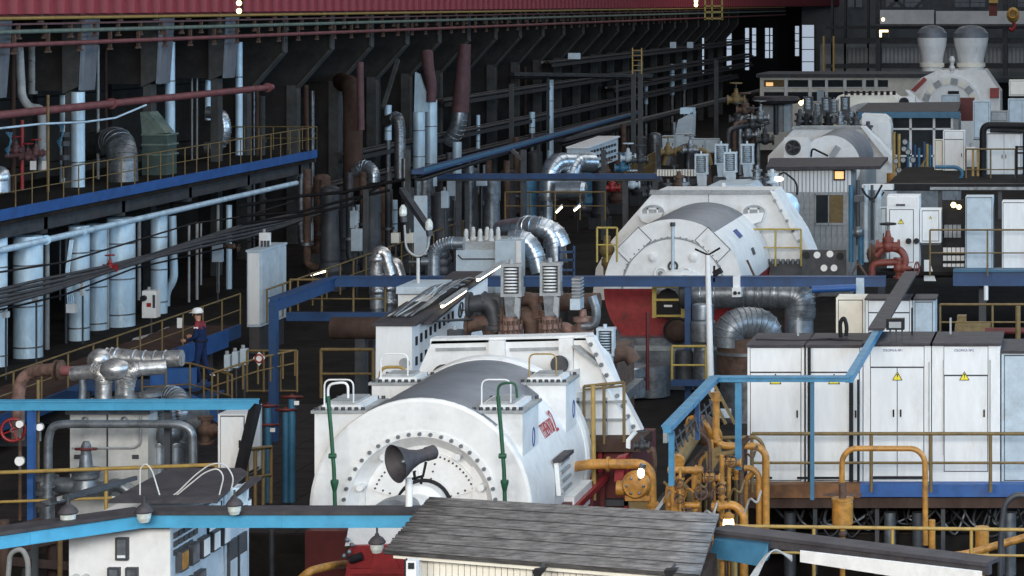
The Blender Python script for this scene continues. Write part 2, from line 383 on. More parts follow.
# red crane runway beam with its ribbed panels
t = T('crane_runway_beam', 'red ribbed crane runway beam running along the top of the wall', 'crane beam', (-33.5, 60, 10.05))
part(t, 'web', B().box(-33.6, -33.05, 60, 330, 10.12, 13.2), M.dred)
part(t, 'bottom_flange', B().box(-33.75, -32.9, 60, 330, 10.04, 10.12), M.dred)
pm = mesh('panel', B().prism([(-.06,-.45,0),(.2,-.3,0),(.2,.22,0),(-.06,.37,0)], (0,0,2.9)), M.beamred)
rep(t, 'panel', pm, [(-33.0, 66+k*1.13, 10.16) for k in range(232)])
# three service pipes under the beam
def long_pipe(label, X, z, r, m, ya, yb, step, bm, drop=.25, name='service_pipe'):
    t = T(name, label, 'pipe', (X, ya, z-r))
    part(t, 'pipe_body', B().cyl((X,ya,z), (X,yb,z), r, n=8), m)
    hm = mesh('hanger', B().box(-.05, .05, -.05, .05, -drop, drop).box(-.03, .03, -.2, .2, -drop-.06, -drop), bm)
    rep(t, 'hanger', hm, [(X-.08, ya+2+k*step, z+drop*.2) for k in range(int((min(yb, 200)-ya-2)/step))])
    return t
long_pipe('yellow ochre pipe highest of the three under the red crane beam', -32.75, 10.03, .055, M.ochre, 64, 260, 3.1, M.rust, .1)
long_pipe('grey green pipe in the middle of the three under the crane beam', -32.7, 9.62, .07, M.gpipe, 64, 260, 1.9, M.rust, .22)
long_pipe('dusty pink pipe lowest of the three under the red crane beam', -32.65, 9.22, .075, M.pipered, 64, 260, 2.4, M.rust, .28)
b = B().bar((-32.72,64,9.85), (-32.72,260,9.85), .06, .06)
solo('angle_bar', 'rust brown angle bar between the service pipes below the crane beam', 'steel bar', b, M.purple)
# ================================================================ LEFT GALLERY
GE = 96.6
t = T('gallery', 'raised gallery deck with a bright blue edge beam along the left wall', 'gallery', (-31, 64, 3.75))
part(t, 'deck', B().box(-36.5, -31.03, 62, GE-.1, 4.12, 4.38), M.pit)
part(t, 'edge_beam', B().box(-31.06, -30.98, 62, GE, 4.28, 4.6), M.gblue)
part(t, 'end_beam', B().box(-36.5, -31.03, GE-.1, GE, 4.1, 4.36), M.steel)
part(t, 'support_girder', B().box(-31.6, -31.2, 62, GE-.3, 3.72, 4.12), M.steel)
for k in range(6): part(t, 'cross_joist', B().box(-36.4, -31.2, 66+k*5.8, 66.25+k*5.8, 3.6, 4.12), M.steel)
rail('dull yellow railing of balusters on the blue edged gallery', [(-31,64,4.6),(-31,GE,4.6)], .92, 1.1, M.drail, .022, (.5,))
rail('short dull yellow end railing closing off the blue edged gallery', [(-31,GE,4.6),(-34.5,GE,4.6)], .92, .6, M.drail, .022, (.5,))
# red main pipe above the gallery
path_pipe('long dusty red pipe hung above the gallery rail', [(-32,62,7.2),(-32,94.2,7.2)], .125, M.pipered, None, flanges=[(0,.25),(0,.52),(0,.985)], name='main_pipe')
# pale pipe and cable trunking below the gallery
path_pipe('pale blue pipe slung just below the blue gallery edge', [(-31.1,62,3.42),(-31.1,94.4,3.42)], .1, M.clad, None, flanges=[(0,.3),(0,.38)], name='main_pipe')
t = T('cable_bundle', 'thick sagging dark cable bundle crossing in front of the clad pipes', 'cables', (-29.6, 60, 2.4))
for k in range(5):
    pts = [(-29.6+.05*k, 60+j*4, 2.62-.06*k+.09*math.sin(j*1.3+k*.7)) for j in range(9)]
    part(t, 'cable', B().tube(pts, .05+.01*(k % 2), 6), M.steel)
for k, (zz, nm) in enumerate(((3.05,'upper'),(2.1,'lower'))):
    solo('cable', '%s single black cable strung along the clad pipes' % nm, 'cable', B().tube([(-29.8,60+j*5,zz+.12*math.sin(j*2.1+k)) for j in range(7)], .03, 6), M.black)
# ---------------- upper vertical pipes on the gallery
def onX(x, X): return YX(x, X)
for x, y0, y1, w, X, lab in (
    (78,92,187,13,-33.4,'pale clad riser beside the segmented elbow on the gallery'),
    (170,42,170,9.5,-34.2,'tall slim pale clad riser in the middle of the gallery'),
    (239,42,157,7,-34.6,'thinnest pale clad riser near the end of the gallery'),
    (150,84,178,9,-34.6,'pale clad riser behind the green duct box'),
    (65,95,190,10,-34.8,'short pale clad riser with black fittings left of the elbow'),
    (208,80,120,6,-35,'short pale clad riser above the small shiny elbow'),
    (33,46,94,9,-34.9,'grey stub pipe hanging under the crane beam'),):
    clad(lab, x, y0, y1, onX(x, X), w, M.clad if 'pale' in lab else M.grey, 2)
Y = onX(20,-34); path_pipe('grey drain pipe with a swan neck under the crane beam', [W(19,44,Y),W(22,98,Y),W(30,108,Y),W(42,108,Y),W(42,170,Y)], .13, M.grey, .5)
for x, y0, y1, X, w, m, lab in ((13,48,196,-34.6,5,M.brown,'brown standpipe at the far end of the red manifold'),(22,120,190,-33.5,4,M.red,'red riser of the manifold on the gallery'),(98,45,185,-34.4,3,M.grey,'thin grey conduit before the dark wall right of the elbow riser'),(48,95,192,-31.6,3,M.drail,'thin brown post standing at the gallery edge by the manifold'),(192,60,165,-35,2,M.grey,'first of two thin conduits behind the red pipe'),(197,60,165,-35,2,M.grey,'second of two thin conduits behind the red pipe'),(257,90,160,-34.6,4,M.brown,'brown conduit beside the end of the red pipe'),(106,50,150,-35,3,M.brown,'brown conduit behind the segmented elbow')):
    Y = onX(x, X); solo('conduit', lab, 'conduit', B().cyl(W(x,y1,Y), W(x,y0,Y), w*Y/F/2, n=8), m)
t = T('bent_duct', 'large segmented grey metal elbow duct standing on the gallery', 'duct', W(122,186,onX(122,-33.6)))
Y = onX(112,-33.6); seg_duct(t, 'duct_body', [W(84,147,Y+2.5),W(122,140,Y),W(123,186,Y-.3)], .5, M.dsilver, 1.3, 7)
t = T('bent_duct', 'small shiny round elbow duct near the end of the gallery', 'duct', W(218,150,onX(218,-34)))
Y = onX(218,-34); seg_duct(t, 'duct_body', [W(207,112,Y),W(222,114,Y),W(226,132,Y),W(219,146,Y),W(206,148,Y)], .24, M.silver, .5, 4)
t = T('duct_transition', 'grey green tapered duct box on the gallery', 'duct box', W(153,178,onX(153,-33.3)))
Y = onX(150,-33.3)
part(t, 'hopper', B().prism([W(140,112,Y),W(149,112,Y),W(166,133,Y),W(142,135,Y)], (0,.8,0)), M.gpipe)
part(t, 'lower_box', B().px(142,167,134,176,Y,.9), M.dgreen)
for y in (134,144,154): part(t, 'rib', B().px(141,168,y,y+1.6,Y-.05,1.0), M.gpipe)
Y = onX(22,-33)
for k, (x, y) in enumerate(((16,150),(28,157),(36,153))):
    valve('%s red valve of the small manifold on the gallery' % ('left','middle','right')[k], W(x,y,Y), .3, M.purple, M.red)
path_pipe('red header pipe joining the manifold valves on the gallery', [W(6,156,Y),W(46,153,Y)], .08, M.purple, None)
for k, (x, y) in enumerate(((33,166),(45,166))): solo('tag_plate', 'small white tag plate, %s of two by the red manifold' % ('left','right')[k], 'tag', B().px(x-3,x+3,y-5,y+4,onX(40,-32),.02), M.white)
t = T('pipe_end', 'rounded silver pipe end peeping in at the edge of the gallery', 'pipe', W(2,190,66)); part(t, 'dome', B().sph(W(0,178,67), .28, 14, (1,1,1.2)), M.silver); part(t, 'collar', B().cyl(W(0,192,67), W(0,180,67), .27), M.silver)
solo('hanging_cable', 'light blue cable sagging below the red pipe above the gallery', 'cable', B().tube([W(-6,129,70),W(40,124,72),W(85,122,75),W(115,118,78),W(146,105,80)], .035, 6), M.clad)
for x, y, Y, lab in ((10,138,70,'tangled light blue cable loop at the gallery end'),(62,130,74,'light blue cable clamp hanging over the pale riser')):
    b = B()
    for k in range(4): b.tube([W(x-4+2*k,y-6,Y),W(x+3-k,y+4,Y),W(x-5+k,y+12+k*2,Y)], .02, 5, .2)
    solo('cable_loop', lab, 'cable', b, M.mblue)
t = T('motor_valve', 'black motorised valve stem on the pale riser at the gallery', 'valve', W(65,180,76)); part(t, 'stem', B().cyl(W(65,178,76), W(65,135,76), .08), M.black)
for y in (137,146,160): part(t, 'collar', B().cyl(W(65,y,76), W(65,y-5,76), .15), M.steel)
# ---------------- big clad pipes below the gallery
for x, y0, y1, w, bands, lab in (
    (0,236,382,14,3,'pale clad standpipe cut by the edge of the picture'),
    (28,236,371,28,3,'broad pale blue clad standpipe, second along the wall'),
    (79,226,350,20,3,'left half of the twin pale clad standpipes'),
    (97,224,345,19,3,'right half of the twin pale clad standpipes'),
    (121,218,335,27,3,'shiniest broad pale clad standpipe, between the twin pipes and the switch box'),
    (159,214,321,16,3,'slimmer pale clad standpipe behind the white switch box')):
    clad(lab, x, y0, y1, YX(x,-31.5)+(1 if x == 97 else 0), w, M.clad, bands, plinth=.6)
Y = YX(172,-31.8); path_pipe('pale pipe with a hooked lower end beside the slim clad standpipe', [W(172,216,Y),W(174,280,Y),W(166,292,Y),W(166,316,Y)], .14, M.clad, .5, n=12)
for k, (x, y0, y1, w, m) in enumerate(((47,236,366,5,M.grey),(108,226,340,2.5,M.grey),(66,232,345,3,M.steel),(139,216,300,4,M.grey),(189,224,310,2.5,M.grey),(197,222,305,3,M.grey),(201,222,285,2,M.grey),(229,205,305,6,M.clad),(218,205,300,3,M.grey),(60,240,300,2,M.steel))):
    Y = YX(x,-31.6); solo('thin_pipe', ('grey thin pipe between the first two broad standpipes','thin conduit against the shiniest standpipe','dark conduit left of the twin standpipes','conduit feeding the white switch box from above','first slim pipe under the gallery right of the hooked pipe','second slim pipe under the gallery right of the hooked pipe','short slim pipe with cables under the gallery','pale pipe carrying the small white box','grey conduit behind the small white box','shortest dark conduit by the twin standpipes')[k], 'pipe', B().cyl(W(x,y1,Y), W(x,y0,Y), w*Y/F/2, n=8), m)
# junction boxes and tags on the standpipes
def jbox(label, x0, x1, y0, y1, Y, m=None, d=.18, mark=None, name='junction_box'):
    t = T(name, label, 'box', W((x0+x1)/2, y1, Y))
    part(t, 'case', B().px(x0,x1,y0,y1,Y,d), m or M.white)
    part(t, 'cover', B().px(x0+(x1-x0)*.1, x1-(x1-x0)*.1, y0+(y1-y0)*.06, y1-(y1-y0)*.08, Y-.02, .02), m or M.white)
    part(t, 'gland', B().cyl(W((x0+x1)/2, y0, Y+d*.5), W((x0+x1)/2, y0-4, Y+d*.5), .05, n=8), M.grey)
    q = W((x0+x1)/2, y1, Y)
    if q.x < -18 and q.z > .3 and Y > 56: part(t, 'mounting_post', B().cyl((q.x,q.y+d*.5,-.03), (q.x,q.y+d*.5,q.z), .03, n=6), M.steel)
    if mark == 'switch':
        part(t, 'switch_knob', B().cyl(W(x0+2.5,y0+7,Y), W(x0+2.5,y0+7,Y)-V((.0,.14,0)), .09, n=10), M.black)
        part(t, 'red_label', B().px(x0+4.5,x0+9,y0+12,y0+16,Y-.03,.01), M.red)
        part(t, 'slot', B().px(x1-3.5,x1-1,y0+4,y0+17,Y-.03,.01), M.steel)
    return t
jbox('white switch box with a red label before the clad standpipes', 142, 156, 291, 318, 72, d=.35, mark='switch')
jbox('small white box on the pale pipe left of the tall cabinet', 212, 222, 244, 262, 84, M.pale)
jbox('white tag box fixed to the second broad standpipe', 32, 38, 297, 303, 69)
jbox('white tag box on the edge of the first standpipe', 2, 7, 312, 318, 67)
jbox('pale box between the twin standpipes', 80, 83, 284, 296, 74)
jbox('white box standing on top of the tall pale cabinet', 259, 269, 233, 246, 73.5)
t = T('fitting', 'white tangled pressure fitting on the twin standpipes', 'fitting', W(70,316,72))
part(t, 'manifold_block', B().px(66,75,304,313,72,.2), M.white)
for k in range(4): part(t, 'impulse_tube', B().tube([W(68+2*k,304,72),W(66+k,270,72.3),W(70+k,240,72.6)], .02, 5), M.clad)
valve('small red hand valve hanging on the shiniest standpipe', W(110,268,72.6), .28, M.red, M.red)
valve('small brown hand valve beside the small white box', W(229,246,83), .25, M.rust, M.rust, wheel_axis=(1,0,-.2))
# tall pale cabinet standing at the end of the walkway
t = T('tall_cabinet', 'tall pale blue cabinet standing at the end of the walkway', 'cabinet', W(262,326,72))
A0 = W(247,327,72); C0 = W(260.5,250,72)
part(t, 'body', B().box(A0.x, C0.x, 72, 74.3, A0.z, C0.z-.06), M.pale)
part(t, 'pedestal', B().box(A0.x+.05, C0.x-.05, 72.05, 74.25, -.03, A0.z), M.steel)
part(t, 'top_plate', B().box(A0.x-.03, C0.x+.03, 71.97, 74.33, C0.z-.06, C0.z), M.pale)
for k in range(2): part(t, 'door', B().box(C0.x, C0.x+.025, 72.08+k*1.12, 73.12+k*1.12, A0.z+.1, C0.z-.1), M.pale)
part(t, 'front_panel', B().box(A0.x+.04, C0.x-.04, 71.975, 72, A0.z+.08, C0.z-.1), M.offw)
for k in range(3): part(t, 'gland', B().cyl((A0.x+.1+.1*k,73,C0.z), (A0.x+.1+.1*k,73,C0.z+.18), .04, n=8), M.steel)
# walkway with handrail before the standpipes
t = T('walkway', 'brown walkway deck with a blue side beam below the clad standpipes', 'walkway', (-26, 55, .6))
part(t, 'deck', B().box(-27, -25.1, 53, 71, .86, .96), M.brown)
part(t, 'side_beam', B().box(-25.12, -25.02, 53, 71, .62, 1.0), M.blue)
part(t, 'bright_panel', B().box(-25.0, -24.96, 66, 69.8, .5, 1.02), M.gblue)
for k in range(6): part(t, 'bracket', B().box(-26.9, -25.2, 54+3*k, 54.2+3*k, -.03, .86), M.steel)
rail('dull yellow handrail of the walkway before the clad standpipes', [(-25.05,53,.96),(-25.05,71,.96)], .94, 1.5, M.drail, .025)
solo('notice_plate', 'white notice plate wired to the walkway handrail', 'notice', B().px(177,182,318,328,66,.02), M.white)
path_pipe('grey pipe lying along the walkway behind the handrail', [W(136,342,68),W(158,336,70),W(168,331,71)], .13, M.grey, .3)
# ================================================================ DARK AISLE BETWEEN THE WALL COLUMNS (middle of the picture)
for x, y0, y1, w, X, m, lab in (
    (419,112,172,12,-33,M.clad,'broad pale silver riser, left of the pair in the dark aisle'),
    (431,100,186,12,-33,M.clad,'broad pale silver riser, right of the pair in the dark aisle'),
    (388,105,140,7,-33.5,M.clad,'short pale riser beyond the slanted brace'),
    (457,142,200,9,-32.5,M.clad,'pale riser below the purple duct'),
    (550,75,160,7,-33.4,M.clad,'single bluish riser in the middle of the aisle'),
    (532,112,133,6,-33.4,M.clad,'short bluish riser left of the single one'),
    (478,115,150,4,-33.6,M.clad,'narrow bright riser right of the purple duct'),
    (487,165,205,8,-31,M.clad,'pale tank like riser standing by the service walkway'),
    (672,64,95,5,-34,M.clad,'far bluish riser before the pale ducts'),
    (684,60,90,5,-34,M.clad,'far bluish riser, right of the far pair'),
    (646,85,104,4,-34,M.clad,'far short bluish riser beside the ladder post'),
    (360,205,225,9,-30,M.clad,'pale short pipe behind the hanging white boxes'),
    (394,200,232,7,-29.5,M.clad,'pale thin riser above the small beige box')):
    t = clad(lab, x, y0, y1, YX(x, X), w, m, 2); q = t.location
    part(t, 'lower_leg', B().cyl((q.x,q.y,-.03), tuple(q), w*q.y/F/2*.7, n=12), M.dsilver)
Y = YX(350,-32.6)
path_pipe('thick brown lagged riser curving in at its top', [W(338,80,Y+6),W(353,86,Y+1),W(353,190,Y)], .42, M.brown, 1.3, name='lagged_pipe', n=18)
path_pipe('purple pipe running close to the brown lagged riser', [W(360,62,Y),W(361,130,Y)], .16, M.purple, None)
path_pipe('brown pipe bundle line left of the brown lagged riser', [W(306,85,100),W(307,150,100)], .1, M.brown, None)
t = T('bent_duct', 'silver elbow at the foot of the brown lagged riser', 'duct', W(364,182,Y-.5)); seg_duct(t, 'duct_body', [W(355,172,Y-.5),W(365,164,Y-.6),W(374,172,Y-.8),W(374,182,Y-.8)], .26, M.silver, .6, 4, 14)
t = T('hood_duct', 'purple brown hooded duct with a silver elbow in the dark aisle', 'duct', W(457,142,YX(457,-32.5)))
Y = YX(462,-32.5)
part(t, 'upper_duct', B().cyl(W(460,112,Y), W(465,44,Y), .46, .30, 18), M.purple)
seg_duct(t, 'elbow', [W(460,111,Y),W(458,128,Y),W(449,142,Y+.3)], .42, M.silver, .6, 4)
t = T('hood_duct', 'purple topped hood over the pale silver riser pair', 'duct', W(428,112,YX(425,-33)))
Y = YX(426,-33); part(t, 'hood', B().tube([W(431,102,Y),W(432,84,Y),W(428,66,Y+.3),W(427,52,Y+.6)], [.24,.3], 14, .6), M.purple)
part(t, 'silver_gusset', B().prism([W(415,72,Y),W(419,74,Y),W(427,98,Y),W(427,112,Y),W(414,112,Y)], (0,.25,0)), M.clad)
Y = YX(398,-32.5)
t = T('bent_duct', 'dull grey elbow duct between brown riser and silver pair', 'duct', W(398,175,Y)); seg_duct(t, 'duct_body', [W(385,122,Y+1),W(398,116,Y),W(400,130,Y),W(400,180,Y-.3)], .26, M.dsilver, .8, 5, 14)
solo('slanted_brace', 'slanted steel brace running down from a wall corbel', 'brace', B().bar(W(398,60,YX(398,-32.4)), W(383,108,YX(383,-32.4)), .16, .16), M.column)
for x0, x1, y0, y1, Y, lab in ((305,312,223,241,92,'white box on the dark wall below the gallery end'),(350,357,211,228,88,'upper white hanging box in the dark aisle'),(351,361,229,251,86,'lower larger white box in the dark aisle'),(391,399,233,243,82,'small beige box left of the forked lamp stand'),(405,413,233,243,82,'small beige box touching the forked lamp stand'),(441,448,191,208,84,'white box beneath the cable tray'),(447,460,177,196,88,'pale box at the foot of the pale riser'),(476,486,178,186,90,'pale lamp box near the tank like riser'),(570,584,157,163,110,'tiny pale box left of the slotted switch cabinet')):
    jbox(lab, x0, x1, y0, y1, Y, M.cream if 'beige' in lab else M.pale)
# inclined cable trays crossing the aisle towards the far end
def tray(label, a, c, w=.5, h=.12, m=None, legs=0, name='cable_tray'):
    a = V(a); c = V(c); t = T(name, label, 'cable tray', a)
    part(t, 'tray', B().bar(a, c, w, h), m or M.steel)
    part(t, 'edge_strip', B().bar(a+V((.26*w/.5,-.02,.06)), c+V((.26*w/.5,-.02,.06)), .04, .1), M.mblue if m else M.column)
    for k in range(3): part(t, 'cable', B().tube([a+(c-a)*q/6+V((.1*(k-1),0,-.16-.1*math.sin(q*1.1+k))) for q in range(7)], .06, 6), M.black)
    for k in range(legs):
        p = a+(c-a)*(k+.5)/legs; part(t, 'support', B().box(p.x-.06, p.x+.06, p.y-.06, p.y+.06, max(0, p.z-4.5), p.z), M.steel)
    return t
tray('blue grey cable tray climbing from the riser pair to the far columns', W(418,172,76), W(640,112,150), .4, .14, M.blue, 4)
tray('dark cable tray running past the far columns to the beige offices', W(560,140,112), W(770,88,190), .5, .14, None, 3)
tray('dark cable tray over the aisle by the far ladder posts', W(512,74,140), W(650,76,150), .4, .2, None, 2)
solo('cable_drop', 'bundle of black cables sagging below the gallery end', 'cables', B().tube([W(240,206,84),W(300,196,84),W(345,192,84),W(380,184,84),W(425,176,84)], .06, 6).tube([W(240,216,84),W(300,212,84),W(345,200,84),W(390,190,84)], .05, 6).tube([W(240,224,84),W(300,216,84),W(350,205,84),W(385,182,84)], .05, 6), M.black)
# service platform girder across the aisle
t = T('service_walkway', 'dark blue service walkway girder crossing the aisle behind the near valves', 'walkway', W(440,180,84))
part(t, 'girder', B().px(438,660,174,179,84,.3), M.blue)
part(t, 'girder_web', B().px(438,660,179,181,84.1,.1), M.steel)
for x in (458,523,625,655): part(t, 'post', B().px(x-2.5,x+2.5,150 if x == 523 else 179,248,84.2,.16), M.steel)
part(t, 'knee_brace', B().bar(W(523,160,84.2), W(512,150,84.2), .12, .12), M.steel)
t = T('ribbed_panel', 'light ribbed sheet panel at the end of the service girder', 'panel', W(657,180,84))
part(t, 'backing', B().px(657,697,169.5,176,83.9,.1), M.grey)
rm = mesh('rib', B().box(-.025,.025,-.04,0,0,.22), M.cream); q = W(657,176,83.9)
rep(t, 'rib', rm, [(q.x+.03+.1*k, 83.9, q.z) for k in range(14)])
for k, (x, y0, y1, Y) in enumerate(((633,70,172,110),(640,62,172,108),(603,150,240,90),(511,84,168,120),(716,60,150,150),(365,190,280,82),(407,150,240,82))):
    solo('steel_post', ('left dark post of the far ladder frame','right dark post of the far ladder frame','dark post beside the slotted switch cabinet','dark post left of the single bluish riser','dark post before the far windows','dark post left of the shiny valve pair','dark post behind the forked lamp stand')[k], 'post', B().px(x-2,x+2,y0,y1,Y,.2), M.column)
t = T('ladder', 'small steel ladder hung on the far frame posts', 'ladder', W(634,72,107))
for x in (632.5,641.5): part(t, 'stile', B().px(x-.5,x+.5,48,74,107,.05), M.ochre)
for k in range(5): part(t, 'rung', B().px(633,641,50+k*5,50.6+k*5,107,.04), M.ochre)
# horizontal silver tank with twin elbows
Y = 96
t = T('heat_exchanger', 'silver lagged tank with twin elbow ducts in the aisle', 'tank', W(548,205,Y))
seg_duct(t, 'elbow', [W(592,163,Y+2),W(551,162,Y),W(548,200,Y)], .38, M.silver, .6, 4)
seg_duct(t, 'elbow', [W(590,160,Y+2.5),W(574,163,Y+.8),W(570,185,Y+.6)], .34, M.silver, .6, 4)
part(t, 'leg', B().cyl(W(548,248,Y), W(548,196,Y), .2, n=12), M.silver)
part(t, 'flange', B().cyl(W(548,200,Y), W(548,196,Y), .42, n=16), M.dsilver)
part(t, 'lower_drum', B().lathe([(0,0),(.3,.05),(.36,.2),(.36,1.2),(.3,1.35),(0,1.4)], W(552,190,Y-.6), (1,0,0), 16), M.silver)
t = T('switch_cabinet', 'pale slotted switch cabinet turned towards the turbine row', 'cabinet', W(590,172,100))
p0 = W(567,150,100); xr = W(585,150,100).x
part(t, 'body', B().prism([W(567,148,100),W(588,148,100),W(588,172,100),W(567,172,100)], (.0,6.4,.1)), M.pale)
part(t, 'top_plate', B().prism([W(566,147,99.9),W(589,147,99.9),W(589,148.4,99.9),W(566,148.4,99.9)], (.0,6.6,.1)), M.offw)
xr = W(588,148,100).x+.005; sm = mesh('slot', B().box(0,.03,0,.35,0,.11), M.black)
rep(t, 'slot', sm, [(xr, 100.5+.62*c, W(588,154,100).z-.26*r) for c in range(9) for r in range(3)])
for k, (x0, x1, y0, y1) in enumerate(((662,675,136,153),(675,692,134,153),(692,705,139,154),(705,718,139,154))):
    cabinet('pale cabinet, %s of four in the row behind the second turbine' % ('first','second','third','last')[k], x0, x1, y0, y1, 118, .7, 1, M.pale, margin=.04)
t = T('duct_riser', 'pale tapered duct rising behind the row of four cabinets', 'duct', W(680,134,124)); part(t, 'taper', B().prism([W(675,136,124),W(692,136,124),W(693,112,124),W(678,120,124)], (0,1,0)), M.pale); part(t, 'neck', B().px(680,693,108,114,124,.8), M.clad)
for k, (x, y, Y) in enumerate(((574,56,112),(673,45,150),(690,45,155))): solo('wall_lamp_box', ('wide pale lamp panel high on the wall columns','left of two far pale lamp panels on the columns','right of two far pale lamp panels on the columns')[k], 'lamp', B().px(x-(6 if k == 0 else 3),x+(6 if k == 0 else 3),y-3,y+3,Y,.1), M.pale)
# far windows of the left wall between the last columns
for k, x in enumerate((703,729,747,754,767,771,797,808)):
    Y = 34.4*2400/(1087-x); w = (1,2.5,2,2,2,1.5,2,6)[k]; y0 = (38,30,28,28,28,28,26,25)[k]; y1 = (75,68,70,56,58,58,56,74)[k]
    o = T('window_%d' % (k+1), None, None, W(x,y1,Y), None, 'structure')
    part(o, 'pane', B().px(x-w,x+w,y0,y1,Y,.1), M.sky)
    for q in range(1, 4): part(o, 'glazing_bar', B().px(x-w-.4,x+w+.4,y0+(y1-y0)*q/4-.4,y0+(y1-y0)*q/4+.4,Y-.1,.1), M.wall)
    part(o, 'window_frame', B().px(x-w-1,x-w,y0,y1,Y-.15,.2).px(x+w,x+w+1,y0,y1,Y-.15,.2), M.wall)
# yellow crane access basket hanging from the beam
t = T('access_basket', 'yellow ladder basket hanging from the crane beam', 'basket', W(706,20,150))
for x in (705,712,722): part(t, 'stile', B().px(x-.7,x+.7,-4,20,150,.1), M.yellow)
for y in (6,12,18.5): part(t, 'rung', B().px(704,723,y-.7,y+.7,150,.08), M.yellow)
b = T('beam_lamp', 'twin lit lamp beside the yellow basket on the crane beam', 'lamp', W(696,6,140)); part(b, 'lamp_glass', B().sph(W(696,1,140), .12, 8).sph(W(696,5,140), .12, 8), M.bulb); part(b, 'lamp_bracket', B().px(697,698.5,-3,7,140,.06), M.black)
b = T('beam_lamp', 'twin lit lamp on the crane beam above the tall slim riser', 'lamp', W(239,12,84)); part(b, 'lamp_glass', B().sph(W(239,3,84), .1, 8).sph(W(239,11,84), .1, 8), M.bulb); part(b, 'lamp_bracket', B().px(241,242.5,-3,13,84,.06), M.black)
# aisle floor rails, lamps and small pipework
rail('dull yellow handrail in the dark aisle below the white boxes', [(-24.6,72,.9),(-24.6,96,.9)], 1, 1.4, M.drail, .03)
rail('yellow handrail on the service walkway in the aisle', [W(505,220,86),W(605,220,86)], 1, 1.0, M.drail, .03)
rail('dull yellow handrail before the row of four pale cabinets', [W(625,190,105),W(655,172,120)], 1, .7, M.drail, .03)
lamp_fluor('lit tube lamp on the dark handrail left of the shiny valves', W(311,275,80), W(326,271,80))
lamp_fluor('lit slanted tube lamp, left of two above the bent silver ducts', W(556,216,70)+V((0,0,.1)), W(562,210,70)+V((0,0,.1)))
lamp_fluor('lit slanted tube lamp, right of two above the bent silver ducts', W(574,214,71)+V((0,0,.1)), W(580,209,71)+V((0,0,.1)))
# shiny pair of lagged valves
for k, (x, y0, y1) in enumerate(((379,247,308),(391,258,305))):
    Y = 66+k; t = T('lagged_valve', ('tall crumpled silver lagged valve, left of the pair','tall crumpled silver lagged valve, right of the pair')[k], 'valve', W(x,y1,Y))
    part(t, 'neck', B().tube([W(x-2,y1,Y),W(x-3,y0+26,Y),W(x,y0+4,Y),W(x+6,y0+6,Y),W(x+12,y0+28,Y)], [.19,.16], 10, .5), M.lag)
    part(t, 'lower_pipe', B().cyl((W(x-2,y1,Y).x,Y,-.03), W(x-2,y1,Y), .16, n=12), M.dsilver)
    for y in (y0+12,y0+30,y0+44): part(t, 'bulge', B().sph(W(x-2,y,Y), .23, 10, (1,1,.7)), M.lag)
# forked lamp stand
Y = 53.1; t = T('lamp_stand', 'white forked lamp stand with two jar lamps by the slotted cabinet', 'lamp', W(418,287,Y))
part(t, 'pole', B().cyl(W(418,287,Y), W(418,258,Y), .04, n=8), M.lgrey)
part(t, 'fork', B().tube([W(404.5,225,Y),W(406,250,Y),W(418,258,Y),W(428,250,Y),W(429.5,232,Y)], .026, 8, .5), M.grey)
for x, y in ((403,210),(429,224)):
    part(t, 'lamp_jar', B().lathe([(.07,0),(.09,.06),(.08,.17),(.03,.25)], W(x,y+6,Y), n=12), M.lampoff); part(t, 'lamp_base', B().cyl(W(x+1,y+12,Y), W(x,y+6,Y), .075, n=10), M.steel)
solo('sloping_chute', 'dark steel brace sloping down to the lamp stand', 'brace', B().bar(W(402,190,66), W(428,228,64), .16, .16), M.steel)
solo('standing_screen', 'tall pale green panel standing behind the forked lamp stand', 'panel', B().px(414,426,196,255,72,.15), M.pale)
# ---------------- dim conduits, risers and machinery among the wall columns
rnd = random.Random(3)
ORD = 'first second third fourth fifth sixth seventh eighth ninth tenth eleventh twelfth thirteenth fourteenth fifteenth sixteenth seventeenth eighteenth nineteenth twentieth twenty-first twenty-second twenty-third'.split()
GR = 'dim conduits between the wall columns'
for i in range(5, len(CY_)-1):
    for q in range(3):
        Yq = CY_[i]+1.0+q*1.6+rnd.random()*.8; X = -35.2-rnd.random()*1.6; r = rnd.choice((.05,.07,.1,.16))
        m = rnd.choice((M.steel, M.steel, M.brown, M.dsilver, M.column)); z1 = rnd.choice((9.5, 9.5, 7.8, 6.5))
        b = B().cyl((X,Yq,-.03), (X,Yq,z1), r, n=8)
        for z in (2, 4.5, 7): b.cyl((X,Yq,z), (X,Yq,z+.12), r*1.35, n=8) if z < z1 else None
        solo('conduit', '%s %s conduit in the %s aisle bay past the gallery, %s of three' % ('thick' if r > .08 else 'thin', {M.steel:'dark steel',M.brown:'brown',M.dsilver:'dull silver',M.column:'dark grey'}[m], ORD[i-5], ('first','middle','last')[q]), 'conduit', b, m, GR)
for k in range(5):      # faint girders tying the columns, seen one behind the other
    z = (3.4, 5.2, 6.6, 2.2, 4.3)[k]; ya = (110, 125, 150, 104, 170)[k]; yb = (230, 240, 238, 180, 240)[k]
    t = T('pipe_rack', ('lower dark pipe rack','middle dark pipe rack','upper dark pipe rack','lowest dark pipe rack','farthest dark pipe rack')[k]+' running along the wall columns of the aisle', 'pipe rack', (-33.4, ya, z))
    part(t, 'angle_rail', B().bar((-33.4,ya,z), (-33.4,yb,z), .12, .2), M.steel)
    for q in range(3): part(t, 'pipe', B().cyl((-33.55-.25*q,ya,z+.2), (-33.55-.25*q,yb,z+.2), .09, n=6), (M.steel, M.brown, M.dsilver)[q])
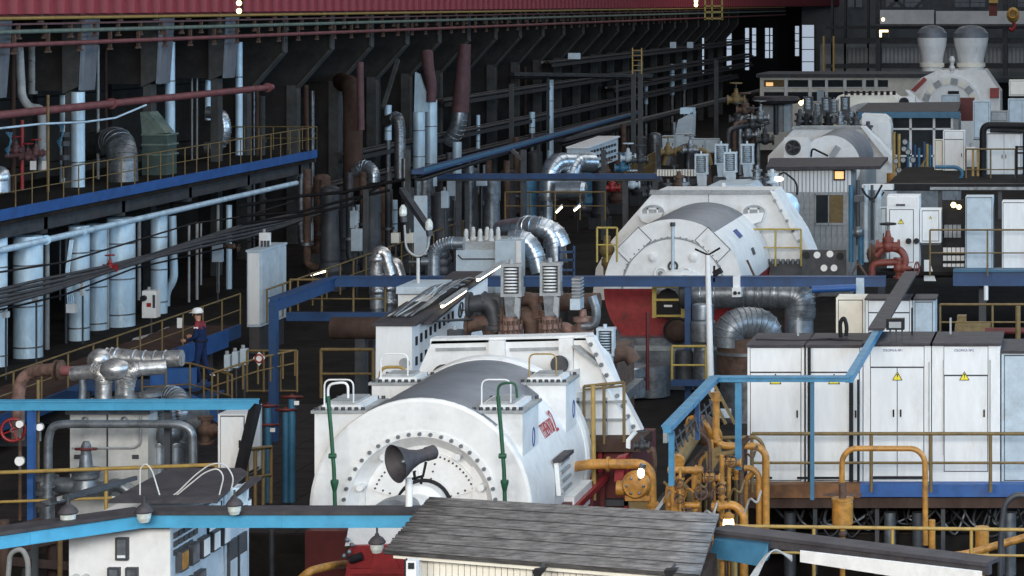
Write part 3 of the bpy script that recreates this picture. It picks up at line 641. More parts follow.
# dark pumps and valves on the aisle floor
for k, (x, Yv, m) in enumerate(sorted(((330,88,M.steel),(345,92,M.steel),(322,96,M.rust),(372,90,M.steel),(384,96,M.rust),(410,94,M.steel),(425,100,M.dsilver),(440,92,M.steel),(470,98,M.steel),(492,94,M.dsilver),(508,104,M.steel),(528,96,M.mblue),(535,110,M.steel),(600,112,M.steel),(618,120,M.rust),(640,125,M.steel),(655,132,M.dsilver),(585,118,M.mblue),(690,130,M.steel),(705,125,M.rust)), key=lambda q: q[0])):
    X = W(x,0,Yv).x; h = .9+.9*rnd.random(); t = T('floor_pump', '%s upright pump on the aisle floor, %s counted from the gallery end' % ({M.steel:'dark',M.rust:'rusty',M.dsilver:'dull metal',M.mblue:'blue'}[m], ORD[k]), 'pump', (X,Yv,0))
    part(t, 'pedestal', B().box(X-.45, X+.45, Yv-.45, Yv+.45, -.03, .5), M.steel)
    part(t, 'casing', B().lathe([(.42,.5),(.46,.7),(.34,1.0),(.36,1.1),(.3,1.1+h)], (X,Yv,0), n=14), m)
    part(t, 'motor', B().lathe([(.34,1.1+h),(.34,1.9+h),(.2,2.0+h),(0,2.02+h)], (X,Yv,0), n=14), m)
    part(t, 'pipe', B().tube([(X,Yv,.8),(X-.9,Yv+.2,.8),(X-.9,Yv+.2,2.6+h)], .14, 8, .3), rnd.choice((M.dsilver, M.steel, M.rust)))
    part(t, 'flange', B().cyl((X-.9,Yv+.2,1.6), (X-.9,Yv+.2,1.7), .24, n=10), M.dsilver)
# ================================================================ GENERATOR NEAREST THE CAMERA
gx, gz, gr, g0, g1 = -11.39, 1.84, 1.91, 41.0, 45.5
t = T('generator', 'large white round generator drum with a grey top nearest the camera', 'generator', (gx, 43, gz-gr))
gc = V((gx, g0, gz))
part(t, 'drum_shell', B().lathe([(gr,.06),(gr,4.5)], gc, (0,1,0), 40, False, -48, 205), M.white)
part(t, 'drum_top', B().lathe([(gr,.06),(gr,4.5)], gc, (0,1,0), 20, False, 205, 312), M.gtop, 'dusty grey top of the drum')
part(t, 'front_plate', B().lathe([(1.36,0),(1.85,0),(gr-.01,.02),(gr,.07)], gc, (0,1,0), 64, False), M.white)
part(t, 'back_ring', B().lathe([(gr-.3,4.4),(gr+.02,4.4),(gr+.05,4.5),(gr+.05,4.75),(gr-.3,4.8)], gc, (0,1,0), 48), M.white)
part(t, 'bolt_ring', B().lathe([(1.36,.0),(1.36,-.02),(1.25,-.02),(1.22,.04)], gc, (0,1,0), 64, False), M.white)
part(t, 'recess', B().lathe([(1.22,.04),(1.05,.28),(.0,.28)], gc, (0,1,0), 64, False), M.white)
bm = mesh('bolt', B().cyl((0,-.045,0), (0,0,0), .034, n=8), M.dsilver)
rep(t, 'bolt', bm, [gc+V((1.305*math.cos(a), -.02, 1.305*math.sin(a))) for a in [math.radians(k*360/44) for k in range(44)]])
sb = mesh('small_bolt', B().cyl((0,-.02,0), (0,0,0), .018, n=6), M.steel)
for sgn in (-1, 1):
    a0, a1 = (18, 80) if sgn > 0 else (100, 162)
    pts = [gc+V((.95*math.cos(math.radians(a0+(a1-a0)*i/10)), .24, .95*math.sin(math.radians(a0+(a1-a0)*i/10)))) for i in range(11)]
    pts += [gc+V((.42*math.cos(math.radians(a1+(a0-a1)*i/6)), .24, .42*math.sin(math.radians(a1+(a0-a1)*i/6)))) for i in range(7)]
    pl = part(t, 'cover_plate', B().prism(pts, (0,.04,0)), M.white)
    sp = [gc+V((.9*math.cos(math.radians(a0+3+(a1-a0-6)*i/11)), .24, .9*math.sin(math.radians(a0+3+(a1-a0-6)*i/11)))) for i in range(12)]
    sp += [gc+V((q*math.cos(math.radians(a)), .24, q*math.sin(math.radians(a)))) for a in (a0+4,a1-4) for q in (.5,.63,.76)]
    for p in sp: link('small_bolt', sb, pl, p-ORG[t.name])
part(t, 'shaft_seal', B().ring(gc+V((0,.22,0)), (0,1,0), .46, .035, 32, 8), M.black)
part(t, 'shaft_housing', B().lathe([(.44,.26),(.42,-.02),(.30,-.12),(.30,-.7),(.0,-.72)], gc, (0,1,0), 32), M.white)
part(t, 'coupling_guard', B().lathe([(.46,-.5),(.5,-.8),(.5,-1.1),(0,-1.12)], gc-V((.16,0,.1)), (0,1,0), 28), M.dsilver)
for a in (55, 125, 20, 160): part(t, 'lifting_lug', B().cyl(gc+V((1.1*math.cos(math.radians(a)),-.02,1.1*math.sin(math.radians(a)))), gc+V((1.1*math.cos(math.radians(a)),.25,1.1*math.sin(math.radians(a)))), .06, n=10), M.white)
# terminal boxes
def tbox(x0, x1, ya, yb, z1, oval):
    xa, xb = x0, x1
    bo = part(t, 'cooler_box', B().box(xa, xb, ya, yb, 1.2, z1), M.white)
    part(bo, 'flange_plate', B().box(xa-.05, xb+.05, ya-.05, yb+.05, z1, z1+.05), M.grey)
    part(bo, 'cover', B().box(xa+.1, xb-.1, ya+.1, yb-.1, z1+.05, z1+.12), M.offw)
    part(bo, 'cover_top', B().box(xa+.2, xb-.2, ya+.22, yb-.22, z1+.12, z1+.17), M.grey)
    n = 8
    for k in range(n):
        p = V((xa+.03+(xb-xa-.06)*k/(n-1), ya+.0, z1+.05)); link('bolt_head', bh, bo, p-ORG[t.name]); link('bolt_head', bh, bo, p+V((0,yb-ya,0))-ORG[t.name])
    part(bo, 'handle', B().tube([(xa+.12,ya+.15,z1+.1),(xa+.12,ya+.15,z1+.55),(xa+.62,ya+.15,z1+.55),(xa+.62,ya+.15,z1+.15)], .015, 6, .12), M.ochre if oval == 2 else M.offw)
    if oval: part(bo, 'oval_mark', B().ring((0,0,0), (1,0,0), .16, .014, 24, 4).xform(Matrix.Translation((xb+.002,(ya+yb)/2+.2,z1-.55)) @ Matrix.Scale(.5,4,(0,1,0))), M.bluetxt)
bh = mesh('bolt_head', B().cyl((0,0,0), (0,0,.05), .035, n=6), M.steel)
tbox(-13.26, -12.4, 41.2, 42.4, 3.46, 0); tbox(-10.55, -9.69, 41.2, 42.4, 3.46, 1)
tbox(-13.2, -12.3, 44.3, 45.2, 3.45, 0); tbox(-10.45, -9.62, 44.3, 45.2, 3.45, 2)
# side vent and lettering on the drum
def onDrum(ang, Yp, off=0):
    a = math.radians(ang); return V((gx+(gr+off)*math.cos(a), Yp, gz+(gr+off)*math.sin(a)))
def drum_mx(ang, Yp, off=.004):     # local x along +Y, local y up the curve, local z outwards
    a = math.radians(ang); out = V((math.cos(a),0,math.sin(a))); up = V((-math.sin(a),0,math.cos(a))); xx = V((0,1,0)); p = onDrum(ang, Yp, off)
    return Matrix(((xx.x,up.x,out.x,p.x),(xx.y,up.y,out.y,p.y),(xx.z,up.z,out.z,p.z),(0,0,0,1)))
text('ГЕНЕРАТОР', .24, M.redtxt, drum_mx(27, 43.35) @ Matrix.Diagonal((.62,1.5,1,1)), t); text('2', .55, M.redtxt, drum_mx(26, 43.88) @ Matrix.Diagonal((.8,1.1,1,1)), t)
v = part(t, 'side_hatch', B().box(-.4,.4,-.3,.3,0,.08).xform(drum_mx(5, 43.2)), M.offw)
for k in range(4): part(v, 'rib', B().box(-.36,.36,-.26+k*.16,-.2+k*.16,.08,.12).xform(drum_mx(5, 43.2)), M.grey)
part(v, 'hatch_hood', B().box(-.46,.46,.3,.36,0,.18).xform(drum_mx(5, 43.2)), M.slate)
part(t, 'foot', B().box(gx+1.55, gx+2.05, 43.7, 45.3, 1.1, 1.5), M.white)
# bed of the generator
b = T('generator_bed', 'dark red steel bed carrying the nearest generator', 'machine bed', (gx, 44, -4))
part(b, 'bed_frame', B().box(gx-1.98, gx+2.02, 41.55, 46.6, -4, 1.42), M.dred)
part(b, 'top_ledge', B().box(gx-2.08, gx+2.12, 41.5, 46.7, 1.25, 1.36), M.red)
for k in range(5): part(b, 'stiffener', B().box(gx+2.02, gx+2.1, 41.8+k*1.1, 41.88+k*1.1, -2, 1.25), M.dred)
part(b, 'front_apron', B().px(305,346,531,620,40.7,.8), M.dred); part(b, 'front_apron', B().px(430,520,531,620,40.7,.8), M.dred)
for k in (-1,1): part(b, 'front_stiffener', B().box(gx+k*1.4-.04, gx+k*1.4+.04, 41.4, 41.55, -3, 1.2), M.dred)
Y = 39.6
t = T('exciter_pump', 'bright red bearing pedestal with white collar in front of the generator', 'pedestal', W(382,585,Y))
part(t, 'base_block', B().prism([W(343,590,Y),W(425,590,Y),W(420,552,Y),W(395,545,Y),W(350,546,Y)], (0,.9,0)), M.red)
part(t, 'base_step', B().px(350,404,569,574,Y-.1,.2), M.red)
part(t, 'gusset', B().prism([W(372,568,Y-.02),W(378,548,Y-.02),W(392,548,Y-.02),W(400,568,Y-.02)], (0,-.08,0)), M.red)
part(t, 'collar', B().prism([W(345,546,Y+.1),W(350,520,Y+.1),W(430,520,Y+.1),W(425,546,Y+.1)], (0,1.2,0)), M.white)
for x, y in ((347,540),(352,545),(349,552),(344,556)): part(t, 'bolt', B().sph(W(x,y,Y-.1), .045, 8), M.dsilver)
part(t, 'tap', B().cyl(W(350,560,Y-.1), W(362,556,Y-.1), .07, n=8), M.black)
path_pipe('orange pipe leaving the red generator bed at floor level', [W(300,580,39),W(310,571,39),W(330,566,39.5),W(345,564,40.5)], .07, M.orange, .2)
# slim green drain rods with loops
for k, (x, lx) in enumerate(((330,-1),(500,1))):
    Y = 40.3; t = T('green_rod', ('slim green drain rod at the left rim of the generator','slim green drain rod at the right rim of the generator')[k], 'rod', W(x+6,506,Y))
    part(t, 'rod', B().tube([W(x-2,396,Y),W(x+1,430,Y),W(x+4,470,Y),W(x+5,506,Y)], .035, 6), M.green)
    part(t, 'cup', B().lathe([(.03,0),(.07,.16),(.07,.2)], W(x+4.6,492,Y), n=10), M.green)
    part(t, 'clamp', B().cyl(W(x-1,456,Y), W(x+6,456,Y), .045, n=8), M.green)
    part(t, 'loop', B().tube([W(x-2,398,Y),W(x-2,384,Y),W(x+18 if k == 0 else x+16,382,Y),W(x+18 if k == 0 else x+17,398,Y)], .022, 6, .12), M.offw if k == 0 else M.green)
# ================================================================ FIRST TURBINE
Yt = 47.4
t = T('turbine_housing', 'white six sided turbine hood right behind the nearest generator', 'turbine', W(530,450,Yt))
def wt(x, y, Y=Yt): return W(x, y, Y)
part(t, 'front_wall', B().prism([wt(432,341),wt(588,338),wt(606,356),wt(634,425),wt(640,444),wt(400,444),wt(418,372)], (0,.35,0)), M.white)
part(t, 'top_lip', B().prism([wt(430,339),wt(589,335),wt(591,340),wt(430,344)], (0,.4,0)), M.offw)
part(t, 'centre_pilaster', B().prism([wt(490,340),wt(506,340),wt(506,378),wt(490,378)], (0,-.12,0)), M.white)
part(t, 'side_pilaster', B().prism([wt(560,338),wt(574,337),wt(574,375),wt(560,378)], (0,-.12,0)), M.white)
for k in range(2): part(t, 'panel_strip', B().prism([wt(436+74*k,348),wt(486+74*k,347),wt(486+74*k,350),wt(436+74*k,351)], (0,-.04,0)), M.grey)
lr = part(t, 'sloped_flange', B().prism([wt(588,335),wt(596,335),wt(644,428),wt(640,440)], (0,-.3,0)), M.offw)
for k in range(9):
    q = wt(594+k*5.3, 342+k*10.2); part(lr, 'flange_bolt', B().cyl(q-V((0,.36,0)), q-V((0,.3,0)), .045, n=6), M.dsilver)
for k, (xa, ya, xb, yb) in enumerate(((574,345,600,364),(604,372,618,398),(618,400,634,432))): part(t, 'groove_cover', B().prism([wt(xa,ya),wt(xa+6,ya),wt(xb+4,yb),wt(xb-2,yb)], (0,-.22,0)), M.grey)
part(t, 'lower_casing', B().prism([wt(566,390),wt(612,384),wt(634,420),wt(638,441),wt(566,441)], (0,-.55,0)), M.offw)
for x in (578,592,606): part(t, 'casing_rib', B().px(x-1,x+1,398,441,Yt-.62,.12), M.grey)
for y in (402,420): part(t, 'casing_ledge', B().px(567,626,y-1,y+1,Yt-.62,.12), M.grey)
part(t, 'side_bonnet', B().prism([wt(556,372),wt(580,368),wt(580,392),wt(556,400)], (0,-.8,0)), M.white)
part(t, 'dark_wheel', B().lathe([(.0,0),(.16,0),(.18,.08),(.14,.16),(0,.16)], wt(563,362)-V((0,.4,0)), (0,1,0), 20), M.steel)
part(t, 'vent_grille', B().lathe([(0,0),(.2,0),(.24,.1),(.2,.2),(0,.2)], wt(448,374)-V((.0,.4,0)), (0,1,0), 20), M.steel)
part(t, 'yellow_loop', B().tube([wt(386,382)-V((0,.4,0)),wt(386,364)-V((0,.4,0)),wt(411,364)-V((0,.4,0)),wt(413,380)-V((0,.4,0))], .03, 6, .2), M.ochre)
t = T('turbine_deck', 'dark brown ledge with a pale lip carrying the first turbine hood', 'platform', W(606,470,46.2))
part(t, 'ledge', B().px(565,641,441,452,46.2,1.2), M.brown)
part(t, 'pale_lip', B().prism([W(626,448,46.1),W(630,449,46.1),W(643,434,47.8),W(640,431,47.8)], (0,0,.16)), M.offw)
part(t, 'red_underframe', B().px(566,632,452,560,46.6,2.6), M.dred)
for x in (600,626): part(t, 'red_stanchion', B().px(x-2,x+2,452,545,46.4,.3), M.red)
part(t, 'bottom_girder', B().px(566,632,500,506,46.4,.3), M.steel)
rail('orange yellow guard rail on the ledge of the first turbine hood', [W(584,446,46.2),W(624,442,46.2)], 1.15, .42, M.drail, .03, (.94,))
solo('tall_post', 'single tall yellow post before the ledge of the first turbine', 'post', B().cyl(W(594,500,45.6), W(593,385,45.6), .045, n=8), M.ochre)
# slotted white cabinet left of the turbine
t = T('slotted_cabinet', 'long white cabinet with rows of slots and a dark cable top', 'cabinet', W(394,420,50))
xa, xb = W(375,325,50).x, W(412,325,50).x
part(t, 'front_panel', B().prism([(xa,50,-.03),(xb,50,-.03),(xb,50,3.79),(xa+.02,50,3.82)], (0,.06,0)), M.offw)
part(t, 'side_panel', B().add([(xb,50.06,-.03),(xb,56.3,-.03),(xb,56.3,4.14),(xb,50.06,3.79),(xa,50.06,-.03),(xa,56.3,-.03),(xa,56.3,4.14),(xa,50.06,3.79)], [(0,1,2,3),(4,7,6,5),(3,2,6,7),(1,5,6,2)]), M.offw)
part(t, 'dark_top', B().add([(xb+.1,49.95,3.83),(xb+.1,56.4,4.2),(xa-.05,56.4,4.2),(xa-.05,49.95,3.83),(xb+.1,49.95,3.77),(xb+.1,56.4,4.13),(xa-.05,56.4,4.13),(xa-.05,49.95,3.77)], [(0,1,2,3),(4,7,6,5),(0,4,5,1),(3,7,4,0),(2,6,7,3),(1,5,6,2)]), M.slate)
sm = mesh('slot', B().box(0,.02,-.06,.06,-.09,.09), M.black)
rep(t, 'slot', sm, [(xb+.002, 50.3+k*.36, 3.42+.02*k-.42*r) for k in range(9) for r in range(2)]+[(xb+.002, 50.3+k*.5, 2.6) for k in range(4)])
part(t, 'upper_case', B().px(398,432,294,318,52.5,1.2), M.offw)
part(t, 'upper_tray', B().px(396,435,287,294,52.3,1.4), M.pale)
for k in range(9): part(t, 'cable', B().tube([(xa+.1+.06*k,50.6,3.9),(xa+.35+.05*k,51.2+.1*k,4.05+.12*math.sin(k)),(xa+.55+.05*k,52.2+.2*k,4.35),(xb-.1,54+.2*k,4.1)], .02, 6, .4), (M.grey, M.steel, M.dsilver)[k % 3])
part(t, 'side_tray', B().bar((xb+.16,50.6,3.75), (xb+.16,53.6,4.02), .2, .06), M.slate)
part(t, 'gauge', B().cyl((xa+.62,49.96,3.0), (xa+.62,50,3.0), .11, n=14), M.grey)
lamp_fluor('lit tube lamp over the far end of the slotted white cabinet', (xb+.25,54.4,4.22), (xb+.3,56.6,4.36))
lamp_fluor('lit tube lamp over the near half of the slotted white cabinet', (xb+.25,51.4,4.0), (xb+.28,53.2,4.12))
valve('dark grey valve with handwheel at the end of the slotted cabinet', W(482,312,53), .34, M.dsilver, M.steel, axis=(0,0,1), wheel_axis=(-1,0,.1))
path_pipe('thin dark rod spanning from the slotted cabinet to the valves', [W(412,322,50.5),W(478,319,52)], .03, M.steel, None)
jbox('small black instrument on the floor ledge by the slotted cabinet', 447, 462, 330, 338, 49.5, M.steel)
# control valves with spring housings on the first turbine
def spring_valve(label, x, y0, Y, body=True, tint=None, s=1.):
    k = Y/F; t = T('control_valve', label, 'control valve', W(x, y0+75*s if body else y0+40*s, Y))
    h = 27*s; w = 9*s; fm = tint or M.grey
    for sx in (-1,1): part(t, 'spring_frame', B().px(x+sx*w-1.3*s,x+sx*w+1.3*s,y0,y0+h,Y-.1,.2), fm)
    part(t, 'frame_head', B().px(x-w-1.5*s,x+w+1.5*s,y0-3*s,y0,Y-.12,.26), fm)
    part(t, 'frame_foot', B().px(x-w-1.5*s,x+w+1.5*s,y0+h,y0+h+3*s,Y-.12,.26), fm)
    part(t, 'frame_back', B().px(x-w,x+w,y0,y0+h,Y+.12,.04), M.steel)
    part(t, 'cap_screw', B().cyl(W(x,y0-3*s,Y), W(x,y0-8*s,Y), .05*s, n=8), fm)
    R = 6*s*k
    for i in range(8): part(t, 'spring_coil', B().ring(W(x,y0+2.2*s+i*3.2*s,Y), (0,.12,1), R, 1.0*s*k, 16, 5), M.offw if not tint else M.pale)
    part(t, 'yoke', B().prism([W(x-7*s,y0+30*s,Y-.1),W(x+7*s,y0+30*s,Y-.1),W(x+5*s,y0+50*s,Y-.1),W(x-5*s,y0+50*s,Y-.1)], (0,.3,0)), tint or M.dsilver)
    part(t, 'lever', B().prism([W(x+4*s,y0+30*s,Y-.16),W(x+9*s,y0+32*s,Y-.16),W(x+8*s,y0+52*s,Y-.16),W(x+3*s,y0+46*s,Y-.16)], (0,.1,0)), tint or M.grey)
    if body:
        part(t, 'bonnet', B().lathe([(12*k*s,0),(12*k*s,5*k*s),(9*k*s,6*k*s),(8*k*s,14*k*s)], W(x,y0+62*s,Y+.1), n=18), M.pinkrust)
        part(t, 'valve_chest', B().lathe([(10*k*s,0),(12*k*s,2*k*s),(11*k*s,9*k*s),(12*k*s,11*k*s),(10*k*s,15*k*s)], W(x,y0+78*s,Y+.1), n=18), M.pinkrust)
        for i in range(7):
            a = math.pi*(1.05+.9*i/6); q = W(x,y0+62*s,Y+.1)+V((11*k*s*math.cos(a), 11*k*s*math.sin(a), 0)); part(t, 'stud', B().cyl(q-V((0,0,.06)), q+V((0,0,.2*s)), .03*s, n=6), M.rust)
    return t
spring_valve('rusty control valve with spring housing, leftmost on the first turbine', 511, 267, 51.5)
spring_valve('rusty control valve with spring housing, middle of the first turbine', 550, 266, 51.5)
spring_valve('spring valve standing lower at the right flank of the first turbine', 605, 331, 50.5, False, M.pale, .85)
t = T('servo_unit', 'grey servo box with a curved silver pipe right of the spring valves', 'servo', W(578,340,51.3))
part(t, 'servo_case', B().px(570,580,299,310,51.3,.4), M.pale); part(t, 'ribbed_head', B().px(572,580,278,299,51.35,.3), M.dsilver)
for k in range(6): part(t, 'fin', B().px(571.5,580.5,279+3.4*k,280+3.4*k,51.3,.36), M.grey)
part(t, 'curved_pipe', B().tube([W(592,296,51.5),W(597,310,51.5),W(595,326,51.5),W(582,326,51.5)], .1, 10, .3), M.dsilver)
part(t, 'valve_chest', flanged(W(583,334,51.6), .24), M.pinkrust); part(t, 'base', B().px(572,590,326,342,51.6,.4), M.rust)
for k, (x, y, r, m) in enumerate(((492,305,.3,M.steel),(489,325,.28,M.rust),(531,318,.34,M.rust),(570,330,.22,M.pinkrust),(534,300,.22,M.rust),(500,300,.2,M.steel))):
    solo('steam_elbow', ('dark round steam elbow beside the left spring valve','rusty elbow at the foot of the left spring valve','big rusty steam elbow between the two spring valves','small pink steam elbow right of the middle spring valve','upper rusty elbow between the two spring valves','dark upper elbow left of the spring valves')[k], 'pipe elbow', B().tube([W(x,y,52)-V((r*1.7,0,0)),W(x,y,52)+V((0,0,r*.3)),W(x,y,52)+V((r*.3,0,-r*1.9))], r*.62, 12, r).cyl(W(x,y,52)-V((r*1.75,0,0)), W(x,y,52)-V((r*1.5,0,0)), r*.95, n=12).cyl(W(x,y,52)+V((r*.25,0,-r*1.7)), W(x,y,52)+V((r*.25,0,-r*1.4)), r*.95, n=12).cyl(W(x,y,52)+V((r*.8,-.05,-.2*r)), W(x,y,52)+V((r*.8,-.05,.5*r)), r*.3, n=10), m)
solo('steam_header', 'dark rusty steam header lying across behind the spring valves', 'pipe', B().cyl(W(482,302,52.8), W(600,302,52.8), .2, n=14), M.rust)
t = T('turbine_cylinder', 'dark rusty turbine cylinder below the spring valves', 'turbine casing', W(545,345,49.2)); part(t, 'casing', B().box(-12.8,-10.0,49.2,53,-.03,3.05), M.rust); part(t, 'split_flange', B().box(-13,-9.8,49.1,53.1,2.0,2.2), M.dsilver)
for k in range(6): part(t, 'flange_stud', B().cyl((-12.7+.5*k,49.3,2.2), (-12.7+.5*k,49.3,2.4), .05, n=6), M.steel)
t = T('steam_bend', 'brown bent steam pipe below the lower spring valve', 'pipe', W(615,375,50.6)); part(t, 'pipe_body', B().tube([W(606,366,50.6),W(612,356,50.6),W(628,352,50.6),W(634,362,50.6)], .16, 10, .3), M.rust); part(t, 'flange', B().cyl(W(606,370,50.6), W(606,364,50.6), .24), M.rust)
# ================================================================ LEFT FOREGROUND: heater, pipes, blue frame
FZ = 3.3
def frame_beam(label, pts, h=.22, w=.16, m=None, top=None, joints=2, topw=.55, name='frame_beam', off=1):
    pts = [V(p) for p in pts]; t = T(name, label, 'beam', pts[0])
    for a, c in zip(pts, pts[1:]):
        part(t, 'web_plate', B().bar(a, c, w, h), m or M.lblue)
        d = (c-a).normalized(); sd = V((-d.y, d.x, 0))*(1 if d.x > .3 or d.y < 0 else -1)
        if top:
            part(t, 'top_sheet', B().bar(a+V((0,0,h/2+.025))+sd*(topw/2-.1)*off, c+V((0,0,h/2+.025))+sd*(topw/2-.1)*off, topw, .05), top)
        else: part(t, 'top_flange', B().bar(a+V((0,0,h/2+.012)), c+V((0,0,h/2+.012)), w*1.5, .024), m or M.lblue)
        for k in range(joints):
            q = a+(c-a)*(k+.7)/(joints+.5); part(t, 'joint_plate', B().bar(q-d*.12, q+d*.12, w+.02, h*.9), m or M.lblue)
    return t
frame_beam('light blue overhead beam crossing above the grey heater', [(-20.3,43,3.28),(-14.86,43,3.3)], .15, .14, M.lblue)
solo('strut', 'black slanting strut at the end of the light blue overhead beam', 'strut', B().bar(W(256,404,43), W(238,480,42.6), .16, .14), M.black)
solo('frame_post', 'blue post under the light blue beam beside the red handwheel', 'post', B().px(27,33,408,530,43,.14), M.gblue)
frame_beam('near light blue beam with a dark grey top crossing the lower left', [(-15.2,31.8,3.25),(-13.25,33.7,3.235),(-9.3,33.7,3.235)], .19, .1, M.lblue, M.slate, 1, .42)
t = T('heater_tank', 'tall grey rectangular heater box with a bolted lid', 'heater', W(112,520,44))
a = W(70,500,44); c = W(148,414,44)
part(t, 'box_body', B().box(a.x, c.x, 44, 44.8, a.z-3, c.z), M.lgrey)
part(t, 'rim', B().box(a.x-.06, c.x+.06, 43.94, 44.86, c.z, c.z+.08), M.dsilver)
part(t, 'lid', B().box(a.x+.12, c.x-.12, 44.05, 44.7, c.z+.08, c.z+.18), M.lgrey)
for x in (107,): part(t, 'seam', B().px(x-.6,x+.6,414,500,43.97,.03), M.steel)
for x, y in ((77,457),(135,457)): part(t, 'name_plate', B().px(x-3,x+3,y-2,y+2,43.96,.04), M.steel)
for x in (85,124,88,113): part(t, 'eyelet', B().ring(W(x,409 if x in (88,113) else 420,43.94), (0,1,0), .05, .015, 10, 4), M.dsilver)
part(t, 'wrap_bar', B().tube([W(72,448,43.92),W(134,448,43.92),W(140,444,43.92),W(140,415,43.92)], .02, 6, .1), M.grey)
# silver pipework over the heater
Y = 44.5
t = T('lagged_manifold', 'crumpled silver lagged pipe manifold on top of the grey heater', 'pipework', W(118,404,Y))
seg_duct(t, 'main_pipe', [W(72,374,Y),W(98,371,Y),W(104,378,Y),W(104,402,Y)], .14, M.lag, .35, 4, 12)
seg_duct(t, 'branch_pipe', [W(165,367,Y+.3),W(132,369,Y),W(127,380,Y),W(126,402,Y)], .14, M.lag, .35, 4, 12)
part(t, 'junction', B().sph(W(115,369,Y-.1), .25, 14, (1.1,1,.8)), M.lag)
seg_duct(t, 'rear_pipe', [W(98,360,Y+.8),W(110,356,Y+.8),W(150,360,Y+.8),W(182,358,Y+.8)], .16, M.lag, .35, 3, 12)
part(t, 'rear_dome', B().sph(W(99,360,Y+.6), .22, 12), M.lag)
for x in (82,98,118,128): part(t, 'vertical_stub', B().tube([W(x,402,Y),W(x+1,388,Y),W(x,376,Y)], .07, 8), M.dsilver)
for x, y in ((129,396),(104,400),(150,394)): part(t, 'flange', B().cyl(W(x,y+2,Y), W(x,y-2,Y), .2, n=14), M.dsilver)
part(t, 'pink_flange', B().cyl(W(58,370,Y), W(72,371,Y), .09, n=12), M.pipered)
for x in (55,60): part(t, 'flange', B().cyl(W(x,370,Y), W(x+2,370,Y), .19, n=14), M.rust)
path_pipe('brown bent pipe at the far left under the standpipes', [W(18,440,46),W(18,395,46),W(22,378,46),W(34,371,46),W(56,369,45.6)], .12, M.pinkrust, .4)
path_pipe('dark bent pipe framing the front of the grey heater', [W(48,520,42.6),W(48,440,42.6),W(52,426,42.6),W(64,424,42.6),W(180,424,42.6),W(192,430,42.6),W(193,448,42.6),W(193,530,42.6)], .075, M.dsilver, .35, flanges=[(0,.3),(0,.42)])
Y = 43
t = T('gauge_stand', 'silver gate valve with a maroon handwheel before the grey heater', 'valve', W(86,505,Y))
part(t, 'body', B().lathe([(.2,0),(.26,.1),(.2,.3),(.24,.34),(.24,.42),(.12,.5),(.10,.75)], W(86,496,Y), n=16), M.dsilver)
part(t, 'yoke', B().lathe([(.05,0),(.09,.05),(.09,.22),(.05,.3)], W(86,458,Y), n=10), M.dsilver)
part(t, 'flange_ring', B().cyl(W(86,472,Y), W(86,469,Y), .27, n=18), M.dsilver)
part(t, 'handwheel', B().ring(W(86,449,Y), (0,.15,1), .17, .025, 20, 6), M.dred); part(t, 'wheel_hub', B().bar(W(77,449,Y), W(95,449,Y), .04, .03), M.dred)
for sx in (-1,1): part(t, 'side_port', B().cyl(W(86,489,Y), W(86+sx*24,487+sx*2,Y), .13, n=12), M.dsilver)
path_pipe('grey horizontal pipe feeding the gate valve from the left', [W(44,484,Y),W(80,486,Y)], .14, M.dsilver, None, flanges=[(0,.08)])
path_pipe('grey hose like pipe curling away from the gate valve', [W(104,488,Y),W(118,484,Y),W(128,490,Y),W(140,500,Y)], .12, M.dsilver, .3)
t = T('drain_riser', 'grey pipe riser at the left of the gate valve', 'pipe', W(47,530,Y)); part(t, 'pipe_body', B().cyl(W(47,530,Y), W(47,470,Y), .13), M.dsilver)
for y in (478,492): part(t, 'flange', B().cyl(W(47,y+2,Y), W(47,y-2,Y), .2), M.dsilver)
# gauges and red wheel at the left edge
t = T('wheel_valve', 'open red handwheel facing the camera at the left edge', 'valve', W(13,450,43.4))
part(t, 'handwheel', B().ring(W(13,430,43.4), (.2,-1,0), .2, .03, 20, 6), M.red)
for a in range(4): part(t, 'spoke', B().cyl(W(13,430,43.4), W(13,430,43.4)+V((.2*math.cos(a*1.57+.4),0,.2*math.sin(a*1.57+.4))), .016, n=6), M.red)
part(t, 'spindle', B().cyl(W(13,430,43.4), W(13,430,44.6), .05), M.steel)
for k, (x, y, r) in enumerate(((20,424,4),(40,427,4),(20,461,5))):
    t = T('pressure_gauge', ('white gauge above the red handwheel','tilted white gauge right of the blue post','pale round gauge below the red handwheel')[k], 'gauge', W(x,y+10,43.2))
    part(t, 'dial', B().cyl(W(x,y,43.2), W(x,y,43.26), r*43/F, n=16), M.white); part(t, 'bezel', B().ring(W(x,y,43.2), (0,1,0), r*43/F, .012, 16, 4), M.dsilver); part(t, 'stem', B().cyl(W(x,y+14,43.24), W(x,y+r,43.24), .025, n=6), M.dsilver)
solo('impulse_pipe', 'slim dark red pipe standing left of the blue post', 'pipe', B().cyl(W(20,520,43.3), W(20,440,43.3), .035, n=6), M.rust)
solo('impulse_pipe', 'slim yellow pipe standing right of the blue post', 'pipe', B().cyl(W(38,512,43.3), W(38,380,43.3), .03, n=6), M.drail)
rail('long ochre rails crossing in front of the grey heater', [W(-4,538,42.3),W(216,530,42.3)], 1.15, 1.9, M.ochre, .035, (.55,))
